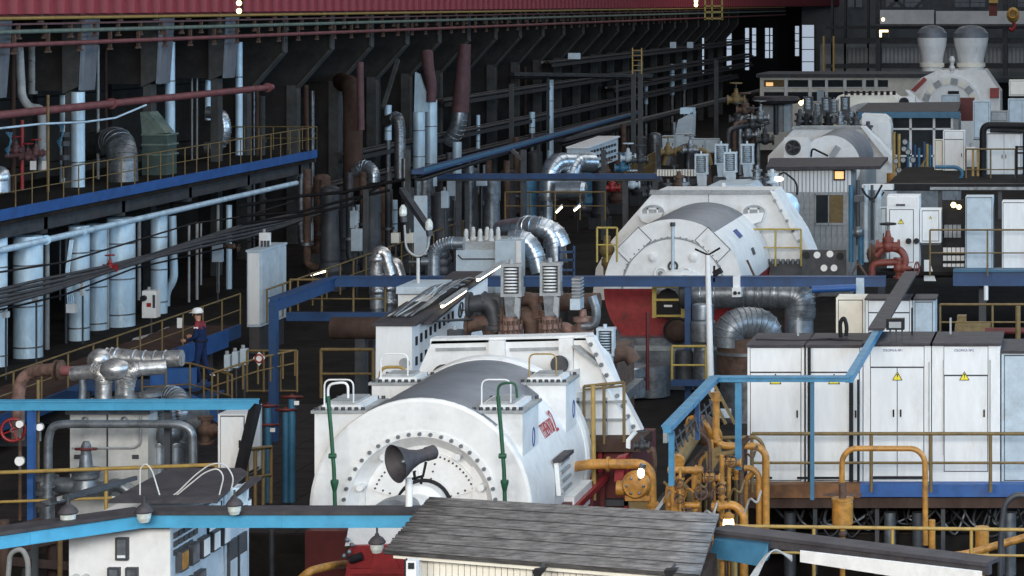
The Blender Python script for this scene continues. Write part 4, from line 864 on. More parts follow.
# elbows right of the heater
Y = 44.6
t = T('elbow_duct', 'dull silver double elbow pipe right of the grey heater', 'pipework', W(164,500,Y))
seg_duct(t, 'rear_elbow', [W(150,398,Y+1),W(176,396,Y+.8),W(180,410,Y+.6),W(180,480,Y+.6)], .2, M.dsilver, .5, 5, 14)
seg_duct(t, 'front_elbow', [W(150,408,Y),W(165,406,Y),W(168,424,Y),W(168,440,Y)], .15, M.dsilver, .4, 4, 12)
part(t, 'valve_globe', B().sph(W(170,434,Y-.1), .24, 14), M.dsilver)
part(t, 'end_drum', B().cyl(W(190,420,Y), W(204,420,Y), .2, n=16), M.dsilver)
part(t, 'drum_cap', B().cyl(W(204,420,Y), W(206,420,Y), .23, n=16), M.dsilver)
for x in (160,176): part(t, 'vertical_leg', B().cyl(W(x,520,Y-.1), W(x,442,Y-.1), .13, n=14), M.silver); part(t, 'leg_flange', B().cyl(W(x,446,Y-.1), W(x,443,Y-.1), .17, n=14), M.dsilver)
solo('stanchion', 'dark steel stanchion before the silver double elbow', 'post', B().px(164,170,404,520,43.4,.1), M.steel)
valve('maroon handwheel valve left of the white wall box', W(206,430,44.2), .34, M.rust, M.dred, axis=(0,0,1), wheel_axis=(1,-.25,0))
t = cabinet('weathered white control box beside the black strut', 218, 247, 414, 476, 43.5, .7, 1, M.offw, margin=.05)
b = B().prism([W(247,414,43.5),W(262,404,46.5),W(262,468,46.5),W(247,476,43.5)], (-.02,.05,0)); part(t, 'side_panel', b, M.pale)
# blue valve columns with red handwheels on the floor
for k, (x, y, yb, w2) in enumerate(((268,406,466,425),(286,410,462,0),(292,397,450,0))):
    Y = 50.5; t = T('valve_column', ('blue valve column with two red handwheels','blue valve column with one wheel, nearer of the close pair','taller blue valve column with a white tag')[k], 'valve', W(x,yb+40,Y))
    part(t, 'column', B().cyl((W(x,yb,Y).x,Y,-.03), W(x,y+2,Y), .075, n=10), M.mblue)
    for yy in ([y] if not w2 else [y,w2]):
        part(t, 'handwheel', B().ring(W(x,yy,Y), (0,.2,1), .2, .03, 18, 6), M.dred); part(t, 'wheel_spoke', B().bar(W(x-9,yy,Y), W(x+9,yy,Y), .04, .03), M.dred)
        part(t, 'hub', B().cyl(W(x,yy+2,Y), W(x,yy-3,Y), .04, n=8), M.dred)
    if k != 1: part(t, 'tag', B().px(x+2,x+7,y+(22 if k == 0 else 4),y+(26 if k == 0 else 8),Y-.1,.01), M.white)
rail('short ochre corner railing beside the white control box', [W(247,508,43),W(271,503,45)], 1.05, .6, M.drail, .035)
# stair and rails around the worker
rail('dull yellow rails of the steps in front of the worker', [W(142,385,57)+V((0,0,-.55)),W(190,382,57)+V((0,0,-.55)),W(232,392,56)+V((0,0,-.6))], 1.0, .5, M.drail, .025)
rail('sloping dull yellow stair rail below the round red sign', [W(212,400,56),W(258,384,57),W(295,376,58)], .62, .45, M.drail, .025)
rail('dull yellow gate frame between the stair and the blue post', [W(247,392,58),W(297,392,58)], 1.0, .35, M.drail, .028, (.03,))
t = T('steps', 'blue steel steps the worker is climbing', 'stairs', W(196,392,58.5))
for k in range(4): part(t, 'tread', B().box(-21.9+.3*k, -21.5+.3*k, 57.9, 59.0, 1.12-.2*k, 1.18-.2*k), M.blue)
part(t, 'landing', B().box(-24.6, -21.6, 57.9, 59.2, 1.14, 1.22), M.blue)
part(t, 'stringer', B().bar((-21.9,57.9,1.1), (-20.6,57.9,.3), .06, .25), M.gblue); part(t, 'side_panel', B().px(150,196,368,388,57.8,.06), M.gblue)
for k in range(3): part(t, 'leg', B().box(-24.2+k*1.2, -24.1+k*1.2, 58, 58.1, -.03, 1.14), M.steel)
for k in range(3): jbox('pale slanted switch box, %s of three below the walkway' % ('first','second','third')[k], 224+8*k, 230+8*k, 355-3*k, 371-3*k, 60, M.pale)
t = T('round_sign', 'diamond hung sign with a red ring on the stair rail', 'sign', W(259,366,56)); part(t, 'sign_plate', B().prism([W(253,358,56),W(259,352,56),W(265,358,56),W(259,366,56)], (0,.02,0)), M.offw)
part(t, 'red_ring', B().ring(W(259,358.5,55.98), (0,1,0), .09, .022, 18, 5), M.red)
# blue frame of the middle distance
frame_beam('dark blue overhead beam from the left post to the spring valves', [(-19.52,57.6,FZ-.05),(-19.5,61.9,FZ-.05)], .3, .2, M.blue, None, 1, name='frame_beam')
frame_beam('long dark blue overhead beam crossing in front of the far generator', [(-19.5,62,FZ),(-5.2,62,FZ)], .24, .2, M.blue, None, 4)
solo('frame_post', 'dark blue post at the left corner of the overhead beam', 'post', B().px(268.5,276,302,470,57.4,.2), M.blue)
solo('frame_post', 'blue post carrying the overhead beam before the silver ducts', 'post', B().box(W(685,300,62).x, W(691,300,62).x, 61.95, 62.1, -.03, FZ-.1), M.blue)
solo('frame_post', 'pale grey post under the right end of the dark overhead beam', 'post', B().px(856,864,278,322,61.8,.2), M.pale)
solo('edge_beam', 'dark blue low beam under the shiny lagged valves', 'beam', B().px(286,400,313,321,62,.25), M.blue)
t = T('brown_drum', 'brown horizontal lagged pipe below the low blue beam', 'pipe', W(365,345,61)); part(t, 'pipe_body', B().cyl(W(332,328,61), W(392,328,61), .28, n=16), M.brown); part(t, 'leg', B().box(W(356,340,61).x, W(366,340,61).x, 60.9, 61.2, -.03, W(356,336,61).z), M.steel)
rail('yellow railing bay left of the slotted white cabinet', [W(321,398,57),W(373,398,57)], 1.15, 1.1, M.drail, .04, (.5,))
rail('yellow railing under the dark blue beam by the tall cabinet', [W(290,318,62.6),W(385,318,62.6)], 1.0, .9, M.drail, .03)
# ================================================================ CENTRE: pump unit and bent ducts
Y = 66
t = T('pump_unit', 'pale grey pump casing with six capped studs in the middle distance', 'pump', W(475,290,Y))
part(t, 'casing', B().px(456,498,250,384,Y,2), M.pale); part(t, 'casing_top', B().px(463,498,242,250,Y+.1,1.8), M.grey)
for k, (x, y) in enumerate(((466,228),(473,225),(480,232),(487,229),(491,232),(498,230))):
    part(t, 'capped_stud', B().lathe([(.09,0),(.09,.1),(.065,.12),(.065,.3),(.045,.38),(0,.4)], W(x,243-(k % 2)*2,Y+.4+.3*(k % 2)), n=10), M.lgrey)
part(t, 'side_plate', B().px(495,520,241,384,Y-.3,.6), M.pale); part(t, 'side_trim', B().px(516,521,241,293,Y-.35,.1), M.offw)
part(t, 'groove', B().tube([W(458,255,Y-.02),W(462,259,Y-.02),W(495,259,Y-.02)], .02, 5), M.steel)
t = T('suction_pipe', 'silver pipe bending over the pump casing from the dark valve', 'pipe', W(434,276,Y))
seg_duct(t, 'pipe_body', [W(434,276,Y),W(434,250,Y),W(446,243,Y),W(464,243,Y)], .17, M.silver, .5, 5, 14)
part(t, 'side_stub', B().cyl(W(422,261.5,Y), W(438,261.5,Y), .12, n=12), M.silver); part(t, 'thin_stub', B().cyl(W(409,262,Y), W(422,262,Y), .04, n=8), M.dsilver)
for k, y in enumerate((254,262,270)): part(t, 'valve_bulb', B().sph(W(443,y,Y+.2), .2, 10), M.steel)
for k, (pts, r, lab) in enumerate((([(502,230),(530,226),(548,228),(555,240),(557,262)],.30,'largest bent silver duct arching over the pump unit'),([(510,240),(524,238),(534,250),(540,272)],.26,'bent silver duct dropping right of the pump casing'),([(540,228),(557,230),(563,246)],.24,'bent silver duct farthest right of the three by the pump'))):
    t = T('bent_duct', lab, 'duct', W(pts[-1][0], pts[-1][1], 68)); Yd = 68+(k != 1)*1.5
    seg_duct(t, 'duct_body', [W(x, y, Yd+ (2.5 if i == 0 and k == 0 else 0)) for i, (x, y) in enumerate(pts)], r, M.silver, .45, 3, 16)
solo('duct_floor_drum', 'dark drum at the feet of the bent silver ducts', 'drum', B().cyl((W(556,285,69).x,69,-.03), W(556,262,69), .35, n=16), M.steel)
b = T('switch_rack', 'blue pipe rack right of the bent silver ducts', 'rack', W(566,282,67))
for x in (559,574): part(b, 'upright', B().px(x-1,x+1,246,282,67,.06), M.blue)
for y in (252,260,270): part(b, 'crossbar', B().px(559,574,y-1,y+1,67,.06), M.blue)
rail('yellow railing at the left shoulder of the far generator', [W(597,262,64.5),W(617,262,64.5)], .92, .28, M.yellow, .03)
t = T('steam_valve_group', 'olive yellow valve cluster at the left shoulder of the far generator', 'valve', W(608,275,66)); part(t, 'valve_body', B().sph(W(607,250,66), .22, 10).sph(W(610,262,66), .25, 10), M.drail); part(t, 'pipe_stub', B().cyl(W(607,275,66), W(607,236,66), .1), M.drail)
for k, (x, y, m) in enumerate(((607,175,M.rust),(622,168,M.mblue),(628,158,M.pale),(640,160,M.steel),(612,188,M.red),(668,152,M.drail),(690,150,M.dsilver),(650,195,M.steel),(632,185,M.pale))):
    valve(('small rusty valve by the slotted switch cabinet','small blue valve in the aisle machinery','small pale valve in the aisle machinery','small dark valve under the far ladder','small red valve behind the aisle handrail','olive valve before the four pale cabinets','grey valve before the four pale cabinets','dark valve at the corner of the second turbine hood','pale valve left of the second turbine hood')[k], W(x,y,96), .42, m, m if k != 4 else M.red, axis=(1,.3,0))
t = T('pipe_arch', 'yellowish arched pipe bundle behind the second turbine', 'pipework', W(690,165,100))
for k in range(4): part(t, 'arch_pipe', B().tube([W(664+3*k,165,100+k),W(668+3*k,152-k,100+k),W(690,147-k,100+k),W(708-2*k,152,100+k),W(711-2*k,165,100+k)], .1, 8, .6), (M.drail, M.dsilver, M.rust, M.steel)[k])
# ================================================================ FAR GENERATOR AND ITS TURBINE
hx, hz, hr, h0 = -11.31, 2.69, 1.9, 65.6
hc = V((hx, h0, hz))
t = T('generator', 'white round generator with red lower half beyond the blue beam', 'generator', (hx, 68, hz-hr))
part(t, 'drum_shell', B().lathe([(hr,.06),(hr,5.6)], hc, (0,1,0), 40, False, -54, 0), M.white)
part(t, 'drum_top', B().lathe([(hr,.06),(hr,5.6)], hc, (0,1,0), 24, False, 180, 306), M.gtop, 'dusty grey top of the drum')
part(t, 'red_lower_shell', B().lathe([(hr,.04),(hr,5.6)], hc, (0,1,0), 30, False, 0, 180), M.red, 'red lower half of the drum')
def half(z0, z1, y):  # front face polygons
    pass
pts = [hc+V((hr*math.cos(math.radians(a)), 0, hr*math.sin(math.radians(a)))) for a in range(0, 181, 5)]
part(t, 'front_plate', B().prism(pts, (0,.08,0)), M.white)
pts = [hc+V((hr*math.cos(math.radians(a)), .01, -.004+hr*math.sin(math.radians(a)))) for a in range(180, 361, 5)]
part(t, 'red_front_plate', B().prism(pts, (0,.08,0)), M.red, 'red lower front plate')
part(t, 'bolt_circle', B().lathe([(1.42,-.01),(1.39,-.025),(1.36,-.01)], hc, (0,1,0), 48, False, 180, 360), M.grey)
sb = mesh('bolt', B().cyl((0,-.03,0), (0,0,0), .025, n=6), M.dsilver)
rep(t, 'bolt', sb, [hc+V((1.42*math.cos(math.radians(a)), -.01, 1.42*math.sin(math.radians(a)))) for a in range(5, 180, 7)])
for sgn in (-1, 1):
    mx = Matrix.Translation(hc+V((sgn*1.08,-.012,1.2))) @ Matrix.Rotation(sgn*math.radians(45), 4, 'Y')
    h = part(t, 'hatch', B().box(-.42,.42,-.02,.02,-.24,.24).xform(mx), M.white); part(h, 'hatch_seam', B().box(-.44,.44,-.008,.02,-.26,.26).xform(mx), M.steel)
    part(h, 'hatch_centre', B().box(-.3,.3,-.03,.0,-.13,.13).xform(mx), M.offw)
    part(t, 'round_boss', B().lathe([(.13,0),(.13,-.06),(.06,-.1),(0,-.1)], hc+V((sgn*.55,0,.86)), (0,1,0), 14), M.white)
    part(t, 'scroll', B().ring(hc+V((sgn*.34,-.04,.42)), (0,1,0), .16, .035, 18, 6), M.offw); part(t, 'scroll_boss', B().cyl(hc+V((sgn*.34,-.08,.42)), hc+V((sgn*.34,0,.42)), .07), M.dsilver)
part(t, 'vent_pipe', B().tube([hc+V((0,-.08,.5)),hc+V((0,-.08,1.72))], .045, 8), M.pale); part(t, 'vent_cap', B().cyl(hc+V((0,-.09,1.72)), hc+V((0,-.09,1.82)), .07), M.steel)
part(t, 'scroll', B().ring(hc+V((0,-.05,.62)), (0,1,0), .12, .03, 16, 6), M.steel)
part(t, 'bearing_dome', B().sph(hc+V((.2,-.1,.1)), .6, 20, (1.2,.7,.75)), M.white)
def hdm(ang, Yp, off=.004):
    a = math.radians(ang); out = V((math.cos(a),0,math.sin(a))); up = V((-math.sin(a),0,math.cos(a))); p = V((hx+(hr+off)*math.cos(a), Yp, hz+(hr+off)*math.sin(a)))
    return Matrix(((0,up.x,out.x,p.x),(1,up.y,out.y,p.y),(0,up.z,out.z,p.z),(0,0,0,1)))
part(t, 'side_slot', B().box(-.2,.2,-.1,.1,0,.02).xform(hdm(22, 68.6)), M.steel)
part(t, 'side_notice', B().box(-.3,.3,-.14,.14,0,.015).xform(hdm(42, 68.0)), M.bluetxt)
b = T('generator_bed', 'red flared bed beneath the far generator', 'machine bed', (hx, 68, 0))
part(b, 'flared_bed', B().prism([W(606,292,65.7),W(740,292,65.7),W(735,338,65.7),W(650,338,65.7),W(618,322,65.7)], (0,5,0)), M.red)
part(b, 'plinth', B().px(604,712,338,390,65.1,5), M.dsilver); part(b, 'plinth_ledge', B().px(600,714,346,351,65.0,5.1), M.grey)
t = T('brush_housing', 'dark arched brush housing in a yellow frame before the far generator', 'housing', W(668,322,63.8))
part(t, 'arched_case', B().prism([W(656,318,64),W(680,318,64),W(680,298,64),W(675,291,64),W(668,288,64),W(661,291,64),W(656,298,64)], (0,1.4,0)), M.black)
for x in (654,683): part(t, 'yellow_upright', B().px(x-2,x+2,286,318,63.8,.1), M.yellow)
for y in (287,300,316): part(t, 'yellow_bar', B().px(654,684,y-1,y+1,63.78,.08), M.yellow)
part(t, 'window_glint', B().px(664,672,305,307,63.95,.03), M.offw)
t = T('oil_drum', 'dark round cooler below the yellow framed housing', 'cooler', W(678,342,63.5)); part(t, 'drum', B().sph(W(677,331,63.8), .32, 16, (1.15,1,.95)), M.brown); part(t, 'drum_collar', B().ring(W(677,331,63.6), (0,1,.1), .34, .03, 20, 6), M.black)
# silver ducts before the far generator
t = T('big_duct', 'broad dull silver duct running right from the generator face', 'duct', W(750,305,63))
seg_duct(t, 'duct_body', [W(686,294,63),W(760,293,63),W(800,295,63),W(800,312,63),W(799,318,63)], .40, M.dsilver, .7, 5)
part(t, 'dark_mouth', B().lathe([(.40,0),(.44,-.03),(.44,-.15),(.3,-.2),(0,-.2)], W(688,292,63), (1,0,0), 20), M.steel)
for x in (702,716,745,760,776): part(t, 'seam', B().lathe([(.4,-.02),(.42,-.008),(.42,.008),(.4,.02)], W(x,294,63), (1,0,0), 18, False), M.silver)
part(t, 'drop_leg', B().cyl(W(799,345,63), W(799,316,63), .38, n=18), M.silver); part(t, 'lower_leg', B().cyl(W(799,395,63), W(799,345,63), .3, n=16), M.rust)
t = T('dome_duct', 'segmented silver dome elbow below the broad duct', 'duct', W(748,340,60))
seg_duct(t, 'duct_body', [W(767,346,60.6),W(766,326,60.6),W(748,322,60.4),W(730,326,60.2),W(729,346,60.2)], .40, M.dsilver, .7, 4, 20)
part(t, 'skirt', B().cyl(W(748,372,60.6), W(748,336,60.6), .78, n=24), M.rust); part(t, 'skirt_ring', B().cyl(W(748,352,60.6), W(748,349,60.6), .84, n=24), M.dsilver)
part(t, 'lower_shell', B().cyl((W(748,372,60.6).x,60.6,-.03), W(748,366,60.6), .7, n=24), M.dsilver)
for k, (x, y0, y1, w, m) in enumerate(((703,304,320,22,M.silver),(703,320,342,26,M.dsilver),(704,345,388,20,M.dsilver),(684,350,384,18,M.steel))):
    solo('filter_pot', ('upper shiny filter pot under the broad duct','middle dull filter pot under the broad duct','lower filter pot inside the yellow railed pen','dark filter pot left in the yellow railed pen')[k], 'filter', B().lathe([(w*62/F/2*.9,0),(w*62/F/2,.04),(w*62/F/2,(y1-y0)*62/F*.9),(w*62/F/2*.86,(y1-y0)*62/F)], W(x,y1,62), n=18), m)
rail('small yellow railed pen around the filter pots', [W(672,384,60.5),W(706,384,60.5)], .95, .84, M.yellow, .035)
solo('pen_base', 'blue sill board under the yellow railed pen', 'sill', B().px(671,706,380,386,60.4,.1), M.blue)
t = T('condensate_tank', 'low broad silver tank on the floor before the far generator', 'tank', W(640,390,58))
Y = 63.9; r = 20*Y/F
part(t, 'shell', B().lathe([(r,-.2),(r,.56),(r*.94,.6),(0,.62)], W(630,388,Y), n=28), M.silver); part(t, 'hoop', B().lathe([(r,.24),(r+.02,.26),(r+.02,.32),(r,.34)], W(630,388,Y), n=28, caps=False), M.steel)
part(t, 'second_shell', B().lathe([(r*.9,-.2),(r*.9,.62),(0,.64)], W(652,388,Y+.2), n=24), M.dsilver)
path_pipe('thin maroon pipe standing before the far generator bed', [W(647.5,390,60),W(647.5,312,60)], .045, M.dred, None)
t = T('lamp_stand', 'white Y topped lamp pole before the far generator', 'lamp', W(708,386,57)); part(t, 'pole', B().cyl(W(711,392,57), W(707.5,255,57), .085, .06, 10), M.white); part(t, 'arm', B().tube([W(695,249,57),W(708,255,57),W(720,248,57)], .025, 6), M.black)
t = T('beam_camera', 'small white camera housing fixed on the dark blue beam', 'camera', W(736,296,61.7)); part(t, 'bracket', B().px(733,740,276,288,61.8,.12), M.offw); part(t, 'case', B().px(732,741,288,297,61.7,.25), M.white); part(t, 'lens', B().cyl(W(735,293,61.7), W(735,293,61.62), .05), M.black); part(t, 'lens', B().cyl(W(739,293,61.7), W(739,293,61.62), .035), M.black)
t = T('floodlight', 'small black floodlight on the beam right of the lamp pole', 'lamp', W(717,279,61.8)); part(t, 'head', B().prism([W(712,272,61.8),W(719,268,61.8),W(722,273,61.8),W(715,277,61.8)], (0,.25,0)), M.black); part(t, 'arm', B().px(713,715,266,282,61.9,.06), M.black)
# hood of the second turbine behind its generator
Yh = 71.4
t = T('turbine_housing', 'white trapezoid hood with two oval ports behind the far generator', 'turbine', W(705,300,Yh))
def wh(x, y, d=0): return W(x, y, Yh+d)
part(t, 'front_wall', B().prism([wh(654,192),wh(772,192),wh(800,235),wh(814,268),wh(814,300),wh(592,300),wh(596,268),wh(612,240)], (0,2.2,0)), M.white)
part(t, 'top_lip', B().prism([wh(651,190),wh(774,190),wh(776,194),wh(650,194)], (0,-.1,0)), M.grey)
part(t, 'centre_seam', B().px(708,709,194,215,Yh-.02,.03), M.grey)
sl = part(t, 'sloped_flange', B().prism([wh(771,190),wh(777,192),wh(818,262),wh(812,266)], (0,-.25,0)), M.offw)
for k in range(7): q = wh(776+k*6,200+k*10); part(sl, 'flange_bolt', B().cyl(q-V((0,.3,0)), q-V((0,.25,0)), .05, n=6), M.dsilver)
for k, x in enumerate((652,753)):
    y = 213; ring = [wh(x+ (13*math.cos(a)), y+10*math.sin(a), -.12) for a in [2*math.pi*i/24 for i in range(24)]]
    o = part(t, 'oval_port', B().prism(ring, (0,.14,0)), M.offw)
    ring = [wh(x+1+(11*math.cos(a)), y-1+7*math.sin(a), -.15) for a in [2*math.pi*i/24 for i in range(24)]]
    part(o, 'port_recess', B().prism(ring, (0,.05,0)), M.grey)
    part(o, 'port_frame', B().px(x-5,x+6,208,209.5,Yh-.2,.1).px(x-5,x+6,216,217.5,Yh-.2,.1).px(x-5,x-3.5,208,217,Yh-.2,.1).px(x+4.5,x+6,208,217,Yh-.2,.1), M.white)
    part(o, 'port_ledge', B().prism([wh(x-13,y+1,-.12),wh(x+12,y-1,-.12),wh(x+9,y+8,-.12),wh(x,y+11,-.12),wh(x-9,y+8,-.12)], (0,-.18,0)), M.white)
b = T('turbine_bed', 'dark bed block with bolt row under the second turbine hood', 'machine bed', W(780,300,71)); part(b, 'block', B().px(770,816,262,292,71,3), M.steel)
for k in range(9): part(b, 'stud', B().cyl(W(768+5*k,264,70.9), W(768+5*k,259,70.9), .05, n=6), M.dsilver)
rail('yellow guard rail on the right shoulder of the second turbine hood', [W(750,266,70.6),W(801,266,70.6)], 1.08, .75, M.yellow, .03)
t = T('gauge_board', 'dark gauge panel with four white dials right of the second turbine', 'gauge panel', W(820,285,69)); part(t, 'board', B().px(802,846,250,282,69.1,.1), M.steel)
for x, y in ((817,255),(830,254),(824,268),(834,268)): part(t, 'dial', B().cyl(W(x,y,69.1), W(x,y,69.02), 3.4*69/F, n=16), M.white)
for x, y in ((806,255),(840,256)): part(t, 'dark_dial', B().cyl(W(x,y,69.1), W(x,y,69.0), 3.6*69/F, n=16), M.black)
t = T('lagged_valve', 'crumpled pale silver lagged valve at the right flank of the second turbine', 'valve', W(792,245,73.8)); part(t, 'upper_lagging', B().sph(W(786,208,73.8), .42, 14, (1,1,1.15)), M.clad); part(t, 'lower_lagging', B().tube([W(786,210,73.8),W(796,228,73.8),W(801,250,73.8)], [.3,.2], 10), M.clad)
part(t, 'side_lagging', B().sph(W(795,222,73.7), .26, 12), M.clad)
for k, (x, y, Yv) in enumerate(((701,156,78),(721,146,80),(730,154,77),(747,146,81))):
    spring_valve(('left most','second','third','right most')[k].replace('left most','leftmost').replace('right most','rightmost')+' pale spring valve on the second turbine', x, y, Yv, False, M.pale, .62)
    o = solo('valve_pedestal', 'dark casting under the %s pale spring valve of the second turbine' % ('leftmost','second','third','rightmost')[k], 'casting', B().px(x-8,x+8,y+31,232,Yv,.6), M.steel)
t = T('dome_cover', 'pale domed cover plate between the spring valves of the second turbine', 'cover', W(716,192,75)); part(t, 'cover', B().prism([W(698,193,74),W(758,193,74),W(750,184,74),W(708,186,74)], (0,2.4,0)), M.pale); part(t, 'rib', B().px(722,725,183,193,73.9,.1), M.offw)
for k, (x, y, m) in enumerate(((668,186,M.steel),(684,185,M.dsilver),(766,180,M.steel),(772,176,M.pale),(757,172,M.dsilver),(679,178,M.rust))):
    solo('small_casting', ('dark small casting at the left of the second turbine top','grey small casting near the leftmost pale spring valve','dark small casting at the right of the second turbine top','pale small casting beside the slope of the second turbine','grey small casting behind the rightmost pale spring valve','rusty small casting behind the left of the second turbine')[k], 'casting', flanged(W(x,y+7,76), .2).px(x-4,x+4,y+6,230,76,.3), m)
# ================================================================ FOREGROUND
# corrugated booth
t = T('booth', 'cream plank booth under a weathered corrugated grey roof', 'booth', W(550,620,31.5))
BL, BRt, FRt, FL = W(430,499,33), W(719,516,32.2), W(699,578,30), W(384,553,30.8)
ns = 12
for s in range(ns):
    rows = []
    for k in range(13):
        f = (s+k/12)/ns; a = BL+(FL-BL)*f; c = BRt+(FRt-BRt)*f
        dz = .032*math.cos(k/12*4*math.pi)+(.012 if s % 2 else 0)
        jl = V((-.03*random.random(), 0, 0)); rows.append((a+V((0,0,dz))+jl, c+V((0,0,dz))))
    n = 8; vs = []
    for a, c in rows: vs += [a+(c-a)*i/n for i in range(n+1)]
    m = len(vs); vs2 = vs+[p-V((0,0,.012)) for p in vs]; fs = []
    for k in range(12):
        for i in range(n):
            q = k*(n+1)+i; fs.append((q, q+1, q+n+2, q+n+1)); fs.append((q+m, q+n+1+m, q+n+2+m, q+1+m))
        fs.append((k*(n+1), (k+1)*(n+1), (k+1)*(n+1)+m, k*(n+1)+m)); q = k*(n+1)+n; fs.append((q, q+m, q+n+1+m, q+n+1))
    part(t, 'roof_sheet', B().add(vs2, fs, True), M.roofs)
fa, fb = FL+V((.42,.25,-.12)), FRt+V((-.06,.25,-.12))
d = (fb-fa); npk = 44
part(t, 'wall_core', B().prism([fa+V((.02,.1,-.02)), fb+V((-.02,.1,-.02)), fb+V((-.02,.1,-4)), fa+V((.02,.1,-4))], (0,1.6,0)), M.brown)
pw = d.length/npk*.84; pm = mesh('plank', B().box(-pw/2, pw/2, -.03, .03, -3.6, 0), M.cream)
rep(t, 'plank', pm, [fa+d*(i+.5)/npk for i in range(npk)])
part(t, 'corner_board', B().box(fa.x-.14, fa.x+.02, fa.y-.05, fa.y+.15, fa.z-3.6, fa.z+.05), M.offw)
part(t, 'fascia', B().bar(FL+V((.1,.1,-.05)), FRt+V((0,.1,-.05)), .04, .07), M.cream)
for k, x in enumerate((541,672)): 
    o = T('eave_lamp', ('dark floodlight under the booth eave','small dark lamp under the right end of the booth eave')[k], 'lamp', W(x,576,30)); part(o, 'head', B().prism([W(x-6,568,30.2),W(x+7,567,30.2),W(x,576,30.2),W(x-4,577,30.2)], (0,-.15,0)), M.black); part(o, 'arm', B().bar(W(x,569,30.2), W(x+3,564,30.3), .03, .03), M.steel)
o = T('meter_box', 'small white meter box on the corner of the booth', 'box', W(410,578,30.4)); part(o, 'case', B().px(405,416,561,580,30.4,.15), M.offw); part(o, 'window', B().px(408,414,563,569,30.38,.02), M.dark); part(o, 'frame_edge', B().px(404,405.2,560,580,30.36,.1), M.black)
# horn loudspeaker
Y = 33.2; t = T('horn_loudspeaker', 'dark grey horn loudspeaker on a white pole before the generator', 'loudspeaker', W(409,506,Y))
ax = V((-.70,-.76,-.14)).normalized(); drv = W(424,455,Y)
part(t, 'horn_bell', B().lathe([(.09,.0),(.10,.1),(.14,.22),(.21,.34),(.255,.43),(.27,.45),(.25,.44),(.19,.34),(.11,.2)], drv, ax, 28, False), M.slate)
part(t, 'horn_driver', B().lathe([(.08,-.18),(.10,-.16),(.10,-.04),(.08,0),(.09,.02)], drv, ax, 20), M.slate)
part(t, 'reflex_cone', B().lathe([(.05,.18),(.07,.3),(.02,.36)], drv, ax, 14), M.dsilver)
part(t, 'bracket', B().tube([W(426,462,Y),W(423,476,Y),W(412,479,Y)], .02, 6).tube([W(414,471,Y),W(415,480,Y)], .02, 6).tube([W(422,476,Y),W(421,484,Y)], .02, 6), M.black)
part(t, 'pole', B().cyl(W(409,506,Y), W(409,478,Y), .05, n=12), M.white)
# control panel cabinet lower left
Yp = 34.0
class SB(B):
    def box(s, a, b, c, d, e, f): return B.box(s, a, b, c+1.0, d+1.0, e-.24, f-.24)
t = T('control_desk', 'tall white control panel with square meters under the near blue beam', 'control panel', W(120,640,Yp))
a = W(69,640,Yp); c = W(170,527,Yp)
part(t, 'front_panel', B().box(a.x, c.x, Yp, Yp+.05, a.z, c.z), M.white)
part(t, 'side_panel', B().box(c.x-.05, c.x, Yp+.05, 37.2, a.z, c.z), M.pale); part(t, 'rear_box', B().box(a.x, c.x-.06, Yp+.06, 37.15, a.z, c.z-.02), M.offw)
part(t, 'side_seam', B().box(c.x, c.x+.012, 36.1, 36.14, a.z, c.z), M.grey)
def meter(x0, x1, y0, y1):
    m = part(t, 'meter', B().px(x0,x1,y0,y1,Yp-.07,.07), M.steel); part(m, 'meter_face', B().px(x0+2,x1-2,y0+2,y1-2,Yp-.085,.02), M.dsilver); part(m, 'meter_scale', B().px(x0+2,x1-2.5,y1-5,y1-2.5,Yp-.095,.012), M.offw)
meter(115,127.5,538,560.5); meter(107,119,568,590); meter(125,137,568,590)
for x in (76,86): part(t, 'push_button', B().cyl(W(x,577,Yp), W(x,577,Yp-.05), .05), M.grey)
sx = c.x
for k in range(5): m = part(t, 'meter', SB().box(sx, sx+.09, 33.2+k*.42, 33.48+k*.42, 2.62, 2.92), M.steel); part(m, 'meter_face', SB().box(sx+.09, sx+.1, 33.23+k*.42, 33.45+k*.42, 2.65, 2.89), (M.orange, M.dsilver, M.offw)[min(k,2)])
for k in range(2): m = part(t, 'meter', SB().box(sx, sx+.09, 33.5+k*.4, 33.76+k*.4, 2.2, 2.46), M.steel); part(m, 'meter_face', SB().box(sx+.09, sx+.1, 33.52+k*.4, 33.74+k*.4, 2.22, 2.44), M.dsilver)
for k in range(3): m = part(t, 'meter', SB().box(sx, sx+.09, 35.25+k*.3, 35.45+k*.3, 2.85, 3.1), M.steel); part(m, 'meter_face', SB().box(sx+.09, sx+.1, 35.27+k*.3, 35.43+k*.3, 2.87, 3.08), M.offw)
for i in range(5):
    for j in range(3):
        if i+j < 6: part(t, 'lamp_window', SB().box(sx, sx+.02, 33.12+i*.19, 33.26+i*.19, 3.12-j*.12, 3.2-j*.12), M.steel)
o = part(t, 'side_door', SB().box(sx, sx+.02, 34.45, 34.95, 2.75, 3.28), M.offw); part(o, 'door_edge', SB().box(sx, sx+.028, 34.42, 34.46, 2.72, 3.28).box(sx, sx+.028, 34.94, 34.98, 2.72, 3.28), M.black)
for k in range(2): o = part(t, 'relay_window', SB().box(sx, sx+.04, 35.25+k*.42, 35.6+k*.42, 1.7, 2.6), M.steel); part(o, 'window_glass', SB().box(sx+.04, sx+.05, 35.29+k*.42, 35.56+k*.42, 1.75, 2.3), M.pale)
t = T('panel_canopy', 'flat dark grey sheet canopy above the white control panel', 'canopy', W(180,500,34.5))
part(t, 'sheet', B().prism([(-13.95,34.2,3.37),(-12.4,34.2,3.37),(-12.7,36.3,3.37),(-12.9,36.6,3.37),(-14.0,36.6,3.37)], (0,0,.04)), M.slate)
part(t, 'tilted_flap', B().prism([W(230,500,34.6),W(236,498,34.6),W(262,479,35.8),W(252,478,35.9)], (0,0,.03)), M.slate)
